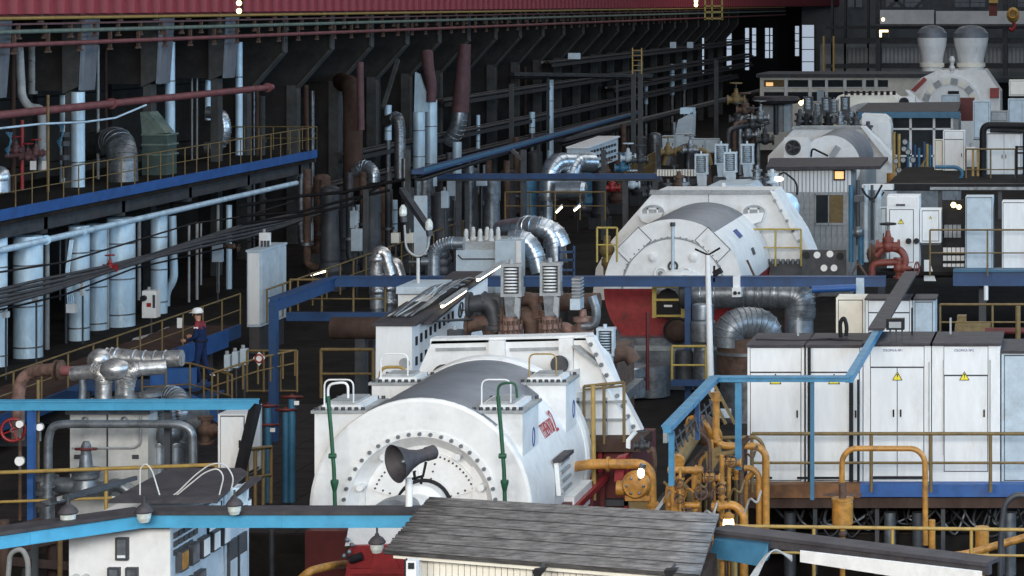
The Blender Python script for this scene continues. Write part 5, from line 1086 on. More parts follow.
part(t, 'upright', B().px(228,247,488,505,35.2,.05), M.clad)
for k in range(5): solo('steel_offcut', ('long grey steel channel','second grey steel channel','short grey steel bar','thin grey steel bar','crossed grey steel bar')[k]+' lying on the near blue beam top', 'steel bar', B().bar(W(40+6*k,505-2*k,34.4), W(112+6*k,486-2*k,36.0), (.16,.12,.06,.04,.05)[k], .06), (M.slate, M.dsilver, M.steel, M.grey, M.steel)[k])
for k, pts in enumerate(([(140,500),(140,468),(146,463),(152,470),(162,503)],[(112,497),(150,500),(172,498),(196,474),(212,463),(226,464),(234,478),(231,490)],[(172,499),(205,472),(218,468),(224,476),(219,496)])):
    solo('white_cable', ('white cable loop standing on the grey canopy','longest white cable arching over the grey canopy','inner white cable arching over the grey canopy')[k], 'cable', B().tube([W(x,y,34.6) for x, y in pts], .011, 7, .2), M.lgrey)
bulkhead('jar lamp at the bend of the near blue beam', W(68,513,33.1), .30); bulkhead('jar lamp in the middle of the near blue beam', W(144,512,33.4), .28)
bulkhead('jar lamp beside the tilted grey flap', W(234.5,505,33.45), .26); bulkhead('jar lamp hanging under the near blue beam by the booth', W(377,543,32.8), .26)
# canopy beam right of the booth
frame_beam('dark sloping beam with grey top sheet right of the booth', [W(716,536,32.3),W(990,570,30.4)], .12, .1, M.slate, M.slate, 2, .36, name='canopy_beam')
solo('white_fascia', 'long white fascia board under the dark sloping beam', 'fascia', B().prism([W(800,551,31.3),W(982,572,30.1),W(982,590,30.1),W(800,562,31.3)], (0,.05,0)), M.white)
solo('blue_fascia', 'blue boxed fascia under the dark sloping beam by the booth', 'fascia', B().prism([W(714,540,32),W(768,545,31.7),W(768,560,31.7),W(757,566,31.7),W(709,557,32)], (0,.2,0)), M.mblue)
b = B()
for k in range(6): b.tube([W(748+k*1.5,580,31),W(760+k*1.2,562-k,31.1),W(771+k,550-k*.5,31.3),W(792,556+k,31.4)], .012, 5, .3)
solo('cable_bundle', 'bundle of pale cables hanging from the sloping canopy beam', 'cables', b, M.grey)
# ================================================================ RIGHT: ROW OF WHITE KIOSK CABINETS
Yc = 47.0
cabinet('white kiosk with three header panels, leftmost in the right row', 747.5, 804, 347, 486, Yc, 1.6, 1, M.offw, head=.45, sign=(0,), roof=.05, sm=.24)
cabinet('white kiosk behind the teal beam, second in the right row', 806, 862.5, 347, 486, Yc, 1.6, 1, M.offw, head=.45, sign=(0,), roof=.05, sm=.24)
k3 = cabinet('white double door kiosk with one yellow triangle in the right row', 863.5, 931, 345.5, 486, Yc, 1.6, 2, M.offw, head=.3, sign=(), roof=.05, margin=.14)
warn_sign(k3, W(897.5,377,Yc)+V((0,-.03,0)), .2)
k4 = cabinet('white single door kiosk with yellow triangle beside the pale kiosk', 932, 1000, 345.5, 486, Yc, 1.6, 1, M.offw, head=.36, sign=(), roof=.05, margin=.24)
warn_sign(k4, W(964.5,377,Yc)+V((0,-.03,0)), .2)
text('СБОРКА №1', .065, M.bluetxt, Matrix.Translation(W(893,351.5,Yc-.02)) @ FACE, k3); text('СБОРКА №2', .065, M.bluetxt, Matrix.Translation(W(964,351.5,Yc-.02)) @ FACE, k4)
for kk, (x, y0, y1) in ((k4,(943.5,360,455)),(k4,(990,360,455)),(k3,(929,362,470))): part(kk, 'seam', B().px(x-.5,x+.5,y0,y1,Yc-.03,.02), M.grey)
cabinet('pale blue lower kiosk at the right edge of the row', 1001.5, 1048, 353, 486, Yc+.1, 1.6, 1, M.pale, roof=.05)
t = T('kiosk_base', 'blue and rust stained base girders below the white kiosks', 'girder', W(890,510,46.6))
part(t, 'blue_girder', B().px(860,1050,484.5,497,46.5,.3), M.gblue); part(t, 'stained_girder', B().px(738,860,484.5,498,46.5,.3), M.stain, 'rust stained orange end'); part(t, 'lower_girder', B().px(738,1050,498,508,46.6,.4), M.brown)
part(t, 'deck', B().box(W(738,490,46.6).x, W(1050,490,46.6).x, 46.8, 49, W(800,487,47).z-.1, W(800,486.3,47).z), M.steel)
for x in (815,877,943,1003): part(t, 'support', B().px(x-2,x+2,508,575,46.8,.15), M.steel)
rail('dark ochre railing in front of the white kiosks', [W(752,492,46.1),W(1050,492,46.1)], 1.12, 1.27, M.drail, .035)
for x0, x1 in ((742,772),(797,842),(870,928)): solo('door_bar', 'black door bar at the foot of the %s' % {742:'leftmost kiosk',797:'second kiosk',870:'double door kiosk'}[x0], 'bar', B().px(x0,x1,477,479,46.8,.03), M.black)
for k, (x, y0, y1, w) in enumerate(((809,347,485,3),(851,380,486,4),(858,380,486,2))): solo('cable_duct', ('dark gap cable between first two kiosks','thick black cable left of the double door kiosk','thin black cable left of the double door kiosk')[k], 'cable', B().px(x-w/2,x+w/2,y0,y1,46.75,.06), M.black)
t = T('meter_mount', 'dark framed instrument standing on the kiosk roof by the grey beam', 'instrument', W(894,340,47)); part(t, 'frame', B().px(886,904,319,330,47,.2), M.black); part(t, 'screen', B().px(889,901,322,328,46.97,.04), M.grey)
for x in (890,896,902): part(t, 'leg', B().px(x-.8,x+.8,330,343,47.1,.05), M.steel)
for k, (x, y0, y1) in enumerate(((912,308,343),(798,318,344),(950.5,318,340))): solo('roof_peg', ('black rod behind the instrument on the kiosk roof','pale rod on the kiosk roof before the silver duct','pale rod on the kiosk roof by the ochre motor')[k], 'rod', B().px(x-.9,x+.9,y0,y1,48.2,.05), M.black if k == 0 else M.grey)
t = T('hose_hook', 'black bent hook on the kiosk roof', 'hook', W(843,342,48)); part(t, 'hook_pipe', B().tube([W(841,342,48),W(840,322,48),W(844,317,48),W(847,326,48),W(846,336,48)], .04, 6, .15), M.black)
solo('cable_lay', 'thin black cable lying along the kiosk roofs', 'cable', B().tube([W(756,340,47.6),W(800,341,47.5),W(830,339,47.6),W(870,342,47.4),W(915,341,47.5)], .025, 5), M.black)
# teal frame over the kiosks
t = T('frame_beam', 'grey topped beam running back over the kiosks', 'beam', W(849,379,41.8)); p0, p1 = W(849,379,41.8), W(911,276,57.6)
part(t, 'web_plate', B().bar(p0, p1, .13, .13), M.sblue); part(t, 'top_sheet', B().bar(p0+(p1-p0)*.36+V((0,0,.09)), p1+V((0,0,.09)), .32, .05), M.slate)
frame_beam('teal overhead beam in front of the first two kiosks', [W(714,379.5,41.8),W(850,379.5,41.8)], .07, .14, M.sblue, None, 1)
frame_beam('light blue sloping handrail beam leading to the orange pipework', [W(667,430,36.8),W(715,379.5,41.8)], .09, .12, M.sblue, None, 1)
for k, (x, y0, y1, Y, w) in enumerate(((738,381,470,41.8,6),(671,432,486,37.2,5),(697,400,440,39.6,4),(812,381,500,41.8,3.5))):
    solo('frame_post', ('light blue post under the teal beam left of the kiosks','light blue post at the near end of the sloping handrail beam','blue post in the middle of the sloping handrail beam','thin teal post in front of the second kiosk')[k], 'post', B().px(x-w/2,x+w/2,y0,y1,Y,.1), (M.sblue, M.sblue, M.blue, M.mblue)[k])
t = T('lattice', 'thin lattice bars hanging below the sloping handrail beam', 'lattice', W(690,440,42))
for k in range(8): part(t, 'bar', B().cyl(W(674+k*5,434-k*5,37.5+k*.5), W(678+k*5,452-k*5,37.5+k*.5), .018, n=5), M.steel)
for k in range(2): part(t, 'long_bar', B().cyl(W(674,440+9*k,37.5), W(712,402+9*k,41.3), .018, n=5), M.steel)
for k, (a, c) in enumerate((((714,384),(735,424)),((706,386),(726,424)),((700,392),(712,382)))): solo('brace', ('right tan brace under the teal beam corner','left tan brace under the teal beam corner','short tan brace under the teal beam corner')[k], 'brace', B().bar(W(*a,45.6), W(*c,45.6), .05, .05), M.drail)
solo('pale_plate', 'small pale tilted plate behind the tan braces', 'plate', B().px(717,731,409,418,45.8,.04), M.pale)
jbox('small white lamp box at the near end of the sloping handrail', 663, 667, 429, 443, 40.8, M.grey)
# ================================================================ ORANGE PIPEWORK
Y = 42
t = T('oil_cooler', 'ochre cylindrical actuator with an orange end cap on the pipework', 'actuator', W(690,470,Y))
part(t, 'barrel', B().cyl(W(677,462,Y), W(697,432,Y+1.4), .125, n=18), M.drail); part(t, 'end_cap', B().cyl(W(676.5,463,Y-.1), W(677.5,461,Y), .135, n=18), M.orange)
for k in range(3): q = V(W(697,432,Y+1.4)); part(t, 'coil', B().ring(W(699+5*k,430+k*1.5,Y+1.4+.2*k), (1,1.5,.8), .26, .05, 18, 6), M.orange)
part(t, 'gearbox', B().sph(W(703,430,Y+1.5), .28, 12), M.rust)
part(t, 'bracket', B().prism([W(705,452,Y+.8),W(720,446,Y+.8),W(722,456,Y+.8),W(708,478,Y+.8)], (0,.1,0)), M.drail)
def op(label, pts, r, Y=42.3, m=None, fil=.22, flanges=(), name='orange_pipe'):
    return path_pipe(label, [W(x,y,Y) for x, y in pts], r, m or M.orange, fil, name=name, flanges=flanges)
op('orange pipe rising then running right to bend down before the kiosk', [(716,392),(716,446),(758,446),(766,454),(766,545)], .065, 43, flanges=[(0,.15),(0,.9)])
op('inner orange pipe bending down beside the kiosk post', [(735,468),(752,468),(759,475),(759,540)], .055, 43)
op('low fat orange pipe bending down beside the lit lamp', [(712,507),(734,504),(744,514),(744,560)], .075, 41.8, flanges=[(0,.3)])
op('thin ochre pipe looping off the top orange pipe', [(716,455),(732,453),(738,449)], .05, 42.8, M.drail)
op('dark railing bend above the orange pipe by the kiosk', [(720,438),(757,437),(764,446),(764,480)], .035, 44, M.drail)
for k, (x, y0, y1, w, Y) in enumerate(((673,472,520,5,41.5),(695,472,525,7,41.8),(680,468,520,3,41.3),(722,455,500,5,42.4),(729,458,498,4,42.6),(712,440,500,3.5,42.9),(676,500,560,6,41.5),(700,530,580,4,41.5),(716,535,580,8,41.3),(686,535,580,4,41.4),(744,540,580,8,41.7))):
    solo('orange_standpipe', ('leftmost orange standpipe of the pipework','thick orange standpipe below the actuator','slim orange standpipe with valve rings','orange standpipe right of the actuator','slim orange standpipe with a green glass','thin orange standpipe behind the actuator','orange standpipe just above the booth roof','slim orange pipe under the blue fascia','fat orange pipe under the blue fascia','leftmost orange pipe under the booth roof end','fat orange pipe going down below the sloping beam')[k], 'pipe', B().cyl((W(x,y1,Y).x,Y,-4) if y1 >= 500 else W(x,y1,Y), W(x,y0,Y), w*Y/F/2, n=10), M.orange)
op('orange cross pipe joining the standpipes below the actuator', [(668,470),(703,470)], .06, 41.6, flanges=[(0,.1),(0,.8)])
op('lower orange cross pipe of the pipework', [(668,505),(700,505)], .05, 41.6)
for k, (x, y, s, ax) in enumerate(((681,485,.16,(0,0,1)),(681,500,.16,(0,0,1)),(712,478,.2,(1,0,0)),(704,495,.22,(1,0,0)),(722,490,.18,(0,0,1)),(733,463,.2,(1,0,0)),(690,515,.2,(1,0,0)),(737,470,.22,(0,0,1)))):
    valve(('upper orange ring valve on the slim standpipe','lower orange ring valve on the slim standpipe','orange valve under the ochre bracket','rusty wheel valve in the middle of the pipework','orange valve on the right standpipe','ochre valve below the top pipe loop','rusty wheel valve just above the booth roof','dark wheel valve beside the kiosk post')[k], W(x,y,41.4 if k != 7 else 43), s, M.orange if k not in (3,6) else M.rust, M.rust if k != 7 else M.black, axis=ax, wheel_axis=(0,-1,.3) if k != 7 else (0,0,1))
t = T('lit_lamp', 'lit yellow lamp glowing beside the low orange pipe', 'lamp', W(729,528,41.2)); part(t, 'lamp_glass', B().lathe([(.09,0),(.1,.02),(.09,.14),(.06,.16)], W(728.5,528,41.2), n=14), M.bulb); part(t, 'lamp_cap', B().lathe([(.1,0),(.1,.05),(.03,.1)], W(728.5,518,41.2), n=14), M.orange)
for k, (x, y) in enumerate(((690,490),(700,485),(708,512),(720,520),(671,490),(735,490),(752,500),(748,455))):
    solo('hose', ('curled hose by the slim standpipe','curled hose below the actuator','curled hose above the booth roof','curled hose left of the lit lamp','curled hose at the leftmost standpipe','grey slanted hose by the kiosk post','dark hose behind the inner orange pipe','dark hose under the top orange pipe')[k], 'hose', B().tube([W(x-7,y+12,41.6),W(x-2,y-3,41.5),W(x+5,y+4,41.4),W(x+9,y-9,41.7)], .022, 6, .2), (M.orange, M.drail, M.grey, M.rust)[k % 4])
rail('ochre catwalk rail below the sloping beam', [W(676,580,36),W(732,580,36)], .6, .22, M.drail, .03)
solo('strut_pipe', 'grey diagonal strut left of the orange pipework', 'strut', B().bar(W(650,520,41.8), W(672,488,41.8), .06, .06), M.grey)
rr = random.Random(11)
for k in range(16):
    x = 668+k*5.2+rr.uniform(-1.5,1.5); ya = rr.uniform(432,475) if k > 4 else rr.uniform(468,485); yb = ya+rr.uniform(25,60); Yk = 42.6+rr.random()*1.6
    path_pipe('%s thin %s oil line threading the orange pipework, counted from the left' % (ORD[k], ('orange','ochre','rusty')[k % 3]), [(W(x,yb,Yk).x,Yk,-4),W(x,ya+8,Yk),W(x+rr.choice((-9,8,12)),ya,Yk)], rr.choice((.025,.035,.05)), (M.orange, M.drail, M.rust)[k % 3], .15, name='oil_line')
# orange pump between turbine and pipework
Y = 44.5
op('orange pipe leaving the turbine bed and bending down', [(574,467),(590,464),(642,464),(651,472),(652,530)], .095, Y, flanges=[(1,.35),(3,.55)])
t = T('oil_pump', 'yellow oil pump with a round casing beside the red turbine bed', 'pump', W(637,505,Y)); part(t, 'volute', B().lathe([(0,0),(.22,.02),(.27,.12),(.22,.24),(0,.26)], W(635,486,Y-.3), (0,1,0), 20), M.orange); part(t, 'base', B().px(625,650,496,501,Y-.2,.5), M.orange); part(t, 'foot', B().px(629,648,501,515,Y-.1,.3), M.drail)
for a in range(6): part(t, 'bolt', B().sph(W(635+8.5*math.cos(a*1.05),486+8.5*math.sin(a*1.05),Y-.3), .03, 6), M.dsilver)
part(t, 'inlet', B().cyl(W(617,488,Y), W(625,488,Y), .14), M.orange)
t = T('pump_lamp', 'white lit jar lamp above the yellow oil pump', 'lamp', W(641,478,Y-.4)); part(t, 'jar', B().sph(W(641,473,Y-.4), .07, 10, (1,1,1.4)), M.tube); part(t, 'cap', B().cyl(W(642,468,Y-.4), W(643,464,Y-.4), .06), M.dsilver)
solo('red_cover', 'bright red tilted cover on the turbine bed beside the oil pump', 'cover', B().prism([W(616,458,45),W(626,456,45),W(623,480,45),W(614,482,45)], (0,.3,0)), M.red)
path_pipe('brown curved pipe right of the yellow oil pump', [W(648,452,45),W(653,448,45),W(655,462,45),W(653,476,45)], .05, M.rust, .2)
valve('small dark wheel valve above the yellow oil pump', W(642,446,45), .2, M.steel, M.steel)
# inverted U pipe and yellow pots before the kiosks
op('large inverted U of orange pipe before the double door kiosk', [(842,503),(842,458),(850,448.5),(916,448.5),(925,458),(925.5,545)], .052, 44, fil=.25)
for k, (x0, x1, y0, y1) in enumerate(((832,853,500,525),(975,989,529,558))):
    Y = 43.8; q = W((x0+x1)/2,y1,Y); r = (x1-x0)*Y/F/2; h = (y1-y0)*Y/F; t = T('drain_pot', ('orange cylindrical pot under the inverted U pipe','orange cylindrical pot behind the near rail at the right')[k], 'pot', q)
    part(t, 'drop_pipe', B().cyl((q.x,q.y,-4), q, .05, n=8), M.orange)
    part(t, 'pot', B().lathe([(r*.9,0),(r,.03),(r,h-.03),(r*.9,h)], q, n=20), M.orange); part(t, 'lid', B().cyl(q+V((0,0,h)), q+V((0,0,h+.04)), r*1.05, n=20), M.orange)
    if k == 0:
        part(t, 'drain', B().tube([q,q-V((0,0,.3)),q+V((.1,0,-.42)),q+V((.4,0,-.45))], .04, 8, .1), M.orange); part(t, 'drain_valve', B().sph(q-V((0,0,.16)), .08, 8), M.rust)
        part(t, 'wing_nut', B().bar(q+V((-.35,0,h+.1)), q+V((.35,0,h+.1)), .04, .05), M.rust); part(t, 'top_fitting', B().cyl(q+V((0,0,h)), q+V((0,0,h+.3)), .07), M.rust)
rail('near ochre railing in front of the cable pit at lower right', [W(735,576,38.5),W(1050,580,38.5)], .8, 1.4, M.ochre, .03, (.48,))
path_pipe('orange horizontal pipe low in the cable pit', [W(880,553,42),W(960,556,42),W(1030,536,42)], .07, M.orange, .2, flanges=[(0,.4)])
path_pipe('slim orange riser by the inverted U foot', [W(932,520,42.5),W(932,560,42.5)], .06, M.orange, None)
path_pipe('thick grey hose bending at the right edge', [W(1000,590,40),W(1001,530,40),W(1005,503,40),W(1016,494,40),W(1040,498,40)], .05, M.steel, .4, name='hose')
t = T('pit_cables', 'tangle of dark cables hanging in the pit below the kiosks', 'cables', W(900,540,47.6))
for k in range(26):
    x = 775+k*9.6+random.uniform(-5,5); pts = [W(x,508,47.4+.1*(k % 4)),W(x+random.uniform(-8,14),520+random.uniform(-2,8),47.2),W(x+random.uniform(8,34),528+random.uniform(-6,14),47.3),W(x+random.uniform(20,50),510,47.5)]
    part(t, 'cable', B().tube(pts, random.uniform(.018,.035), 5, .4, 4), (M.steel, M.black, M.dsilver)[k % 3])
for k, x in enumerate((890,918,790,1010)): solo('pit_pipe', ('grey pit pipe under the double door kiosk','dark pit pipe under the yellow triangle kiosks','dark pit pipe under the leftmost kiosk','grey pit pipe under the pale kiosk')[k], 'pipe', B().cyl(W(x,575,47), W(x,512,47), .12, n=10), M.steel if k in (1,2) else M.dsilver)
struct('wall_pit', B().box(-8.2, 6, 48.9, 49.2, -4, .9), M.pit)
# ================================================================ RIGHT MIDDLE DISTANCE
path_pipe('short bright blue pipe below the dark blue beam', [W(812,289.5,61),W(856,287.5,61)], .09, M.gblue, None)
cabinet('cream cabinet behind the silver ducts', 836, 865, 298, 444, 57, .8, 1, M.cream, handle=False)
cabinet('white cabinet under the grey topped beam', 866, 912, 300, 452, 56, .8, 1, M.offw, head=.25, roof=.04)
cabinet('pale blue cabinet right of the grey topped beam', 912.5, 935, 300, 452, 56, .8, 1, M.pale, roof=.04, handle=False)
t = T('switchgear', 'tall white electrical cabinet with yellow triangle behind the red valve', 'cabinet', W(903,268,66))
part(t, 'body', B().px(887,919,196,268,66,.8), M.offw); part(t, 'header', B().px(888,918,197,206,65.98,.02), M.white)
o = part(t, 'door', B().px(890,913,210,262,65.96,.04), M.offw); part(t, 'door_gap', B().px(889.3,913.7,209.3,262.5,65.975,.02), M.steel); part(t, 'nameplate', B().px(896,905,204,206,65.95,.02), M.steel)
warn_sign(t, W(901,222,65.93), .17)
for x in (908.5,916.5): part(o, 'round_handle', B().cyl(W(x,241,65.96), W(x,241,65.8), .08, n=12), M.black)
cabinet('small white wall box with tiny triangle beside the tall panel', 920, 941, 209, 245, 66.2, .5, 1, M.offw, sign=(0,), sm=.09, handle=False)
cabinet('narrow pale panel left of the tall electrical cabinet', 880, 887, 208, 265, 66.3, .5, 1, M.pale, margin=.03)
solo('cut_plate', 'white cut away plate leaning below the small wall box', 'plate', B().prism([W(924,260,66),W(929,260,66),W(936,281,66),W(924,281,66)], (0,.05,0)), M.offw)
cabinet('pale weathered cabinet on the blue girder, left of two', 965.5, 993, 197, 271, 66, .8, 1, M.pale, margin=.03, handle=False)
cabinet('off white weathered cabinet on the blue girder, right of two', 1002, 1040, 202, 271, 66, .8, 1, M.offw, margin=.03, handle=False)
t = T('blue_girder', 'dull blue girder carrying two weathered cabinets at the right', 'girder', W(1000,287,65.6)); part(t, 'girder', B().px(953,1045,271,286,65.6,.4), M.blue); part(t, 'flange', B().px(953,1045,270,272,65.5,.6), M.mblue)
rail('ochre railing in front of the two weathered cabinets', [W(930,276,65),W(1045,276,65)], 1.25, 1.6, M.drail, .025)
solo('white_post', 'short white capped post hanging below the blue girder', 'post', B().cyl(W(986,300,64), W(986,286,64), .06, n=10), M.offw)
rail('dull yellow rail bays behind the kiosks at the right', [W(940,340,58),W(1045,340,58)], .86, 1.1, M.drail, .03)
t = T('motor', 'dusty ochre motor behind the kiosks at the right', 'motor', W(965,338,59)); part(t, 'frame', B().cyl(W(955,330,59), W(990,332,59), .22, n=16), M.drail); part(t, 'terminal_box', B().px(957,966,316,324,59,.3), M.drail); part(t, 'base', B().px(952,992,334,342,59,.4), M.rust)
path_pipe('dark red pipe behind the kiosks at the right edge', [W(985,331,57.5),W(1040,331,57.5)], .08, M.dred, None)
path_pipe('yellow and white standing pipe at the right edge', [W(1018,344,55),W(1018,306,55)], .06, M.drail, None)
t = T('relay_rack', 'dark relay rack with rows of white relays', 'rack', W(952,268,67)); part(t, 'back_frame', B().px(942,964,200,275,67.2,.1), M.black)
rm = mesh('relay', B().box(-.05,.05,-.06,0,-.18,.18), M.dsilver); rm2 = mesh('relay', B().box(-.05,.05,-.06,0,-.07,.07), M.offw)
rep(t, 'relay', rm, [W(946+4.4*i,231,67.2) for i in range(4)]); rep(t, 'relay', rm2, [W(945+4.4*i,250+8*j,67.2) for i in range(5) for j in range(3)])
t = T('twin_lamp', 'two small lit bulbs in the dark relay rack', 'lamp', W(955,208,66.9)); part(t, 'bulb', B().sph(W(953.5,205,66.9), .08, 8), M.bulb); part(t, 'bulb', B().sph(W(959,207,66.9), .07, 8), M.bulb); part(t, 'wire', B().cyl(W(956,208,67), W(956,198,67), .01, n=5), M.black)
t = T('raised_deck', 'dark raised deck carrying the right hand switchgear and valves', 'platform', (-3, 66, 2.9))
part(t, 'deck', B().box(-6.0, 6, 65.9, 82, 3.02, 3.12), M.pit)
for k in range(5): part(t, 'leg', B().box(-5.8+2.8*k, -5.6+2.8*k, 66.6, 66.8, -.03, 3.02), M.steel)
for k in range(5): part(t, 'joist', B().box(-6.0, 6, 67+3.4*k, 67.2+3.4*k, 2.8, 3.02), M.steel)
# red valve manifold
Y = 63
path_pipe('orange red pipe manifold bending before the tall panel', [W(872,285,Y),W(872,263,Y),W(898,262,Y)], .09, M.valvered, .2, flanges=[(0,.2),(1,.9)], name='manifold_pipe')
path_pipe('orange red arched pipe on the manifold before the tall panel', [W(876,256,Y),W(884,247,Y),W(900,249,Y),W(906,258,Y),W(903,272,Y),(W(903,290,Y))], .1, M.valvered, .3, flanges=[(4,.1)], name='manifold_pipe')
valve('orange red gate valve with black wheel on the arched pipe', W(888,246,Y), .42, M.valvered, M.black); valve('orange red valve low on the manifold', W(899,268,Y), .36, M.valvered, M.valvered, axis=(0,0,1), wheel_axis=(1,-.3,0))
t = T('flange_pump', 'rusty pump body at the left of the red manifold', 'pump', W(876,262,63.5)); part(t, 'body', B().sph(W(876,254,63.5), .26, 12), M.rust); part(t, 'flange', B().cyl(W(870,254,63.5), W(872,254,63.5), .3), M.rust)
for k, (a, c) in enumerate((((858,262),(848,284)),((858,262),(872,284)),((747,260),(757,282)))): solo('tripod_leg', ('left brown brace by the red manifold','right brown brace by the red manifold','brown brace under the yellow guard rail')[k], 'brace', B().bar(W(*a,62.5), W(*c,62.5), .05, .05), M.rust)
for k, (x, y0, y1, w, m) in enumerate(((851,185,262,5,M.mblue),(858,180,245,4,M.steel),(866,185,262,5,M.pale),(872,185,240,3,M.steel),(878,190,250,7,M.pale),(861,230,265,6,M.mblue))):
    solo('riser', ('blue riser at the corner of the grey booth','dark riser beside the blue riser','pale riser right of the booth corner','thin dark riser left of the tall panel','pale clad riser left of the tall panel','short blue riser above the brown braces')[k], 'pipe', B().cyl(W(x,y1,67), W(x,y0,67), w*67/F/2, n=10), m)
t = T('actuator_unit', 'dark valve actuator on the riser beside the booth', 'valve', W(858,240,66)); part(t, 'head', B().sph(W(858,232,66), .16, 10), M.dsilver); part(t, 'drum', B().px(854,863,196,202,66,.3), M.steel); part(t, 'hand_lever', B().tube([W(882,185,66),W(874,200,66),W(866,196,66),W(862,188,66)], .03, 6, .3), M.black)

# ================================================================ BASEMENT CORNER AT LOWER LEFT
for k, (x, y0, y1, w, Y, m) in enumerate(((4,520,600,10,38,M.brown),(30,545,600,16,40,M.column),(52,540,600,10,41,M.brown),(60,536,600,5,37,M.drail),(272,530,620,6,44,M.steel))):
    solo('basement_pipe', ('brown pipe in the bottom left corner below the near beam','grey pillar pipe in the bottom left corner','brown pillar pipe left of the control panel','thin ochre pipe beside the control panel','dark pipe between control panel and red bed')[k], 'pipe', B().cyl((W(x,y1,Y).x,Y,-4), W(x,y0,Y), w*Y/F/2, n=10), m)
for k, (a, c) in enumerate((((-4,552),(66,536)),((-4,560),(66,566)),((-4,536),(40,522)))): solo('basement_beam', ('sloping','level','upper')[k]+' brown beam in the bottom left corner under the near beam', 'beam', B().bar(W(*a,39), W(*c,41), .12, .14), M.brown)
solo('basement_hose', 'grey hose arching in the bottom left corner', 'hose', B().tube([W(8,580,37),W(10,553,37),W(22,548,37),W(28,560,37),W(28,585,37)], .04, 8, .3), M.grey)
# ================================================================ GREY BOOTH BEHIND THE SECOND TURBINE
Y = 86
t = T('booth', 'ribbed grey booth with a dark roof and a small lit amber window', 'booth', W(812,285,Y))
part(t, 'wall_core', B().box(W(776,280,Y).x, W(850,280,Y).x, Y, Y+2.5, -.03, W(800,166,Y).z), M.grey)
pm = mesh('siding_strip', B().box(-.05,.05,-.05,0,0,W(800,166,Y).z-W(800,192,Y).z), M.offw); x0 = W(776,0,Y).x; zb = W(800,192,Y).z
rep(t, 'siding_strip', pm, [(x0+.06+.136*k, Y, zb) for k in range(20)])
pm = mesh('lower_strip', B().box(-.09,.09,-.03,0,0,zb), M.grey); rep(t, 'lower_strip', pm, [(x0+.1+.2*k, Y, 0) for k in range(13)])
part(t, 'roof_sheet', B().prism([W(766,167,Y-.5),W(880,166,Y-.5),W(888,157,Y+2.6),W(770,158,Y+2.6)], (0,0,-.12)), M.slate)
o = part(t, 'amber_window', B().px(834.5,844,171,179.5,Y-.08,.06), M.amber); part(o, 'window_frame', B().px(833.5,845,170,171.4,Y-.12,.08).px(833.5,845,179,180.4,Y-.12,.08).px(833.5,834.8,170,180,Y-.12,.08).px(843.7,845,170,180,Y-.12,.08), M.black)
for xa, xb in ((816,828),(829,843)): o = part(t, 'shaded_window', B().px(xa,xb,195,224,Y-.06,.05), M.drail if xa > 820 else M.dark); part(o, 'window_frame', B().px(xa-1,xb+1,193.5,195,Y-.09,.06).px(xa-1,xb+1,223,225,Y-.09,.06).px(xa-1,xa,194,224,Y-.09,.06), M.grey)
o = T('booth_lamp', 'bright bracket lamp before the ribbed grey booth', 'lamp', W(778,182,76)); part(o, 'shade', B().sph(W(778.5,179,76), .13, 10, (1.3,1,.6)), M.tube); part(o, 'arm', B().tube([W(797,195,76),W(797,182,76),W(784,172,76),W(779,175,76)], .03, 6, .2), M.black)
# ---------------- third machine
Y = 105
t = T('turbine_housing', 'white sloping hood with a round fan, third along the machine row', 'turbine', W(830,185,Y))
part(t, 'front_wall', B().prism([W(795,128,Y),W(862,128,Y),W(893,158,Y),W(893,230,Y),W(766,230,Y),W(768,156,Y)], (0,2,0)), M.white)
part(t, 'top_lip', B().prism([W(793,126,Y),W(863,126,Y),W(864,129,Y),W(792,129,Y)], (0,-.1,0)), M.grey)
part(t, 'sloped_flange', B().prism([W(861,126,Y),W(866,127,Y),W(896,160,Y),W(891,164,Y)], (0,-.3,0)), M.offw)
part(t, 'oval_port', B().prism([W(858+9*math.cos(a),142+8*math.sin(a),Y) for a in [i*math.pi/10 for i in range(20)]], (0,-.12,0)), M.offw); part(t, 'port_recess', B().prism([W(858+7*math.cos(a),140+4*math.sin(a),Y-.13) for a in [i*math.pi/10 for i in range(20)]], (0,-.03,0)), M.steel)
t = T('generator', 'pale generator drum top showing above the grey booth roof', 'generator', W(835,170,98)); c0 = W(830,166,98); part(t, 'drum_shell', B().lathe([(1.25,0),(1.25,6)], c0, (0,1,0), 36, False, 180, 360), M.gtop); part(t, 'front_plate', B().lathe([(0,0),(1.25,0)], c0, (0,1,0), 36, False), M.white)
part(t, 'cradle', B().box(c0.x-1.4, c0.x+1.4, 98.4, 103.6, -.03, c0.z), M.grey)
part(t, 'louvre', B().prism([W(829,155,97.9),W(836,145,97.9),W(841,148,97.9),W(834,158,97.9)], (0,-.1,0)), M.grey)
t = T('fan_unit', 'white box with a round black fan on the third machine', 'fan', W(796,158,97)); part(t, 'case', B().px(784,808,138,158,97,.8), M.white); part(t, 'fan_ring', B().ring(W(793,147.5,96.95), (0,1,0), .28, .04, 20, 6), M.steel); part(t, 'fan_disc', B().cyl(W(793,147.5,96.96), W(793,147.5,97), .27, n=20), M.black)
for a in range(5): part(t, 'fan_blade', B().bar(W(793,147.5,96.94), W(793,147.5,96.94)+V((.25*math.cos(a*1.256),0,.25*math.sin(a*1.256))), .02, .08), M.steel)
path_pipe('black bent rail left of the drum top on the third machine', [W(811,157,96),W(812,148,96),W(820,152,96),W(828,156,96)], .04, M.black, .15)
for k, (x, y) in enumerate(((808,98),(818,104),(826,99),(834,101),(845,98),(851,112))):
    spring_valve('dark spring valve, %s on top of the third machine' % ('first','second','third','fourth','fifth','sixth')[k], x, y, 109+k % 2, False, M.dsilver if k % 2 else M.steel, .45)
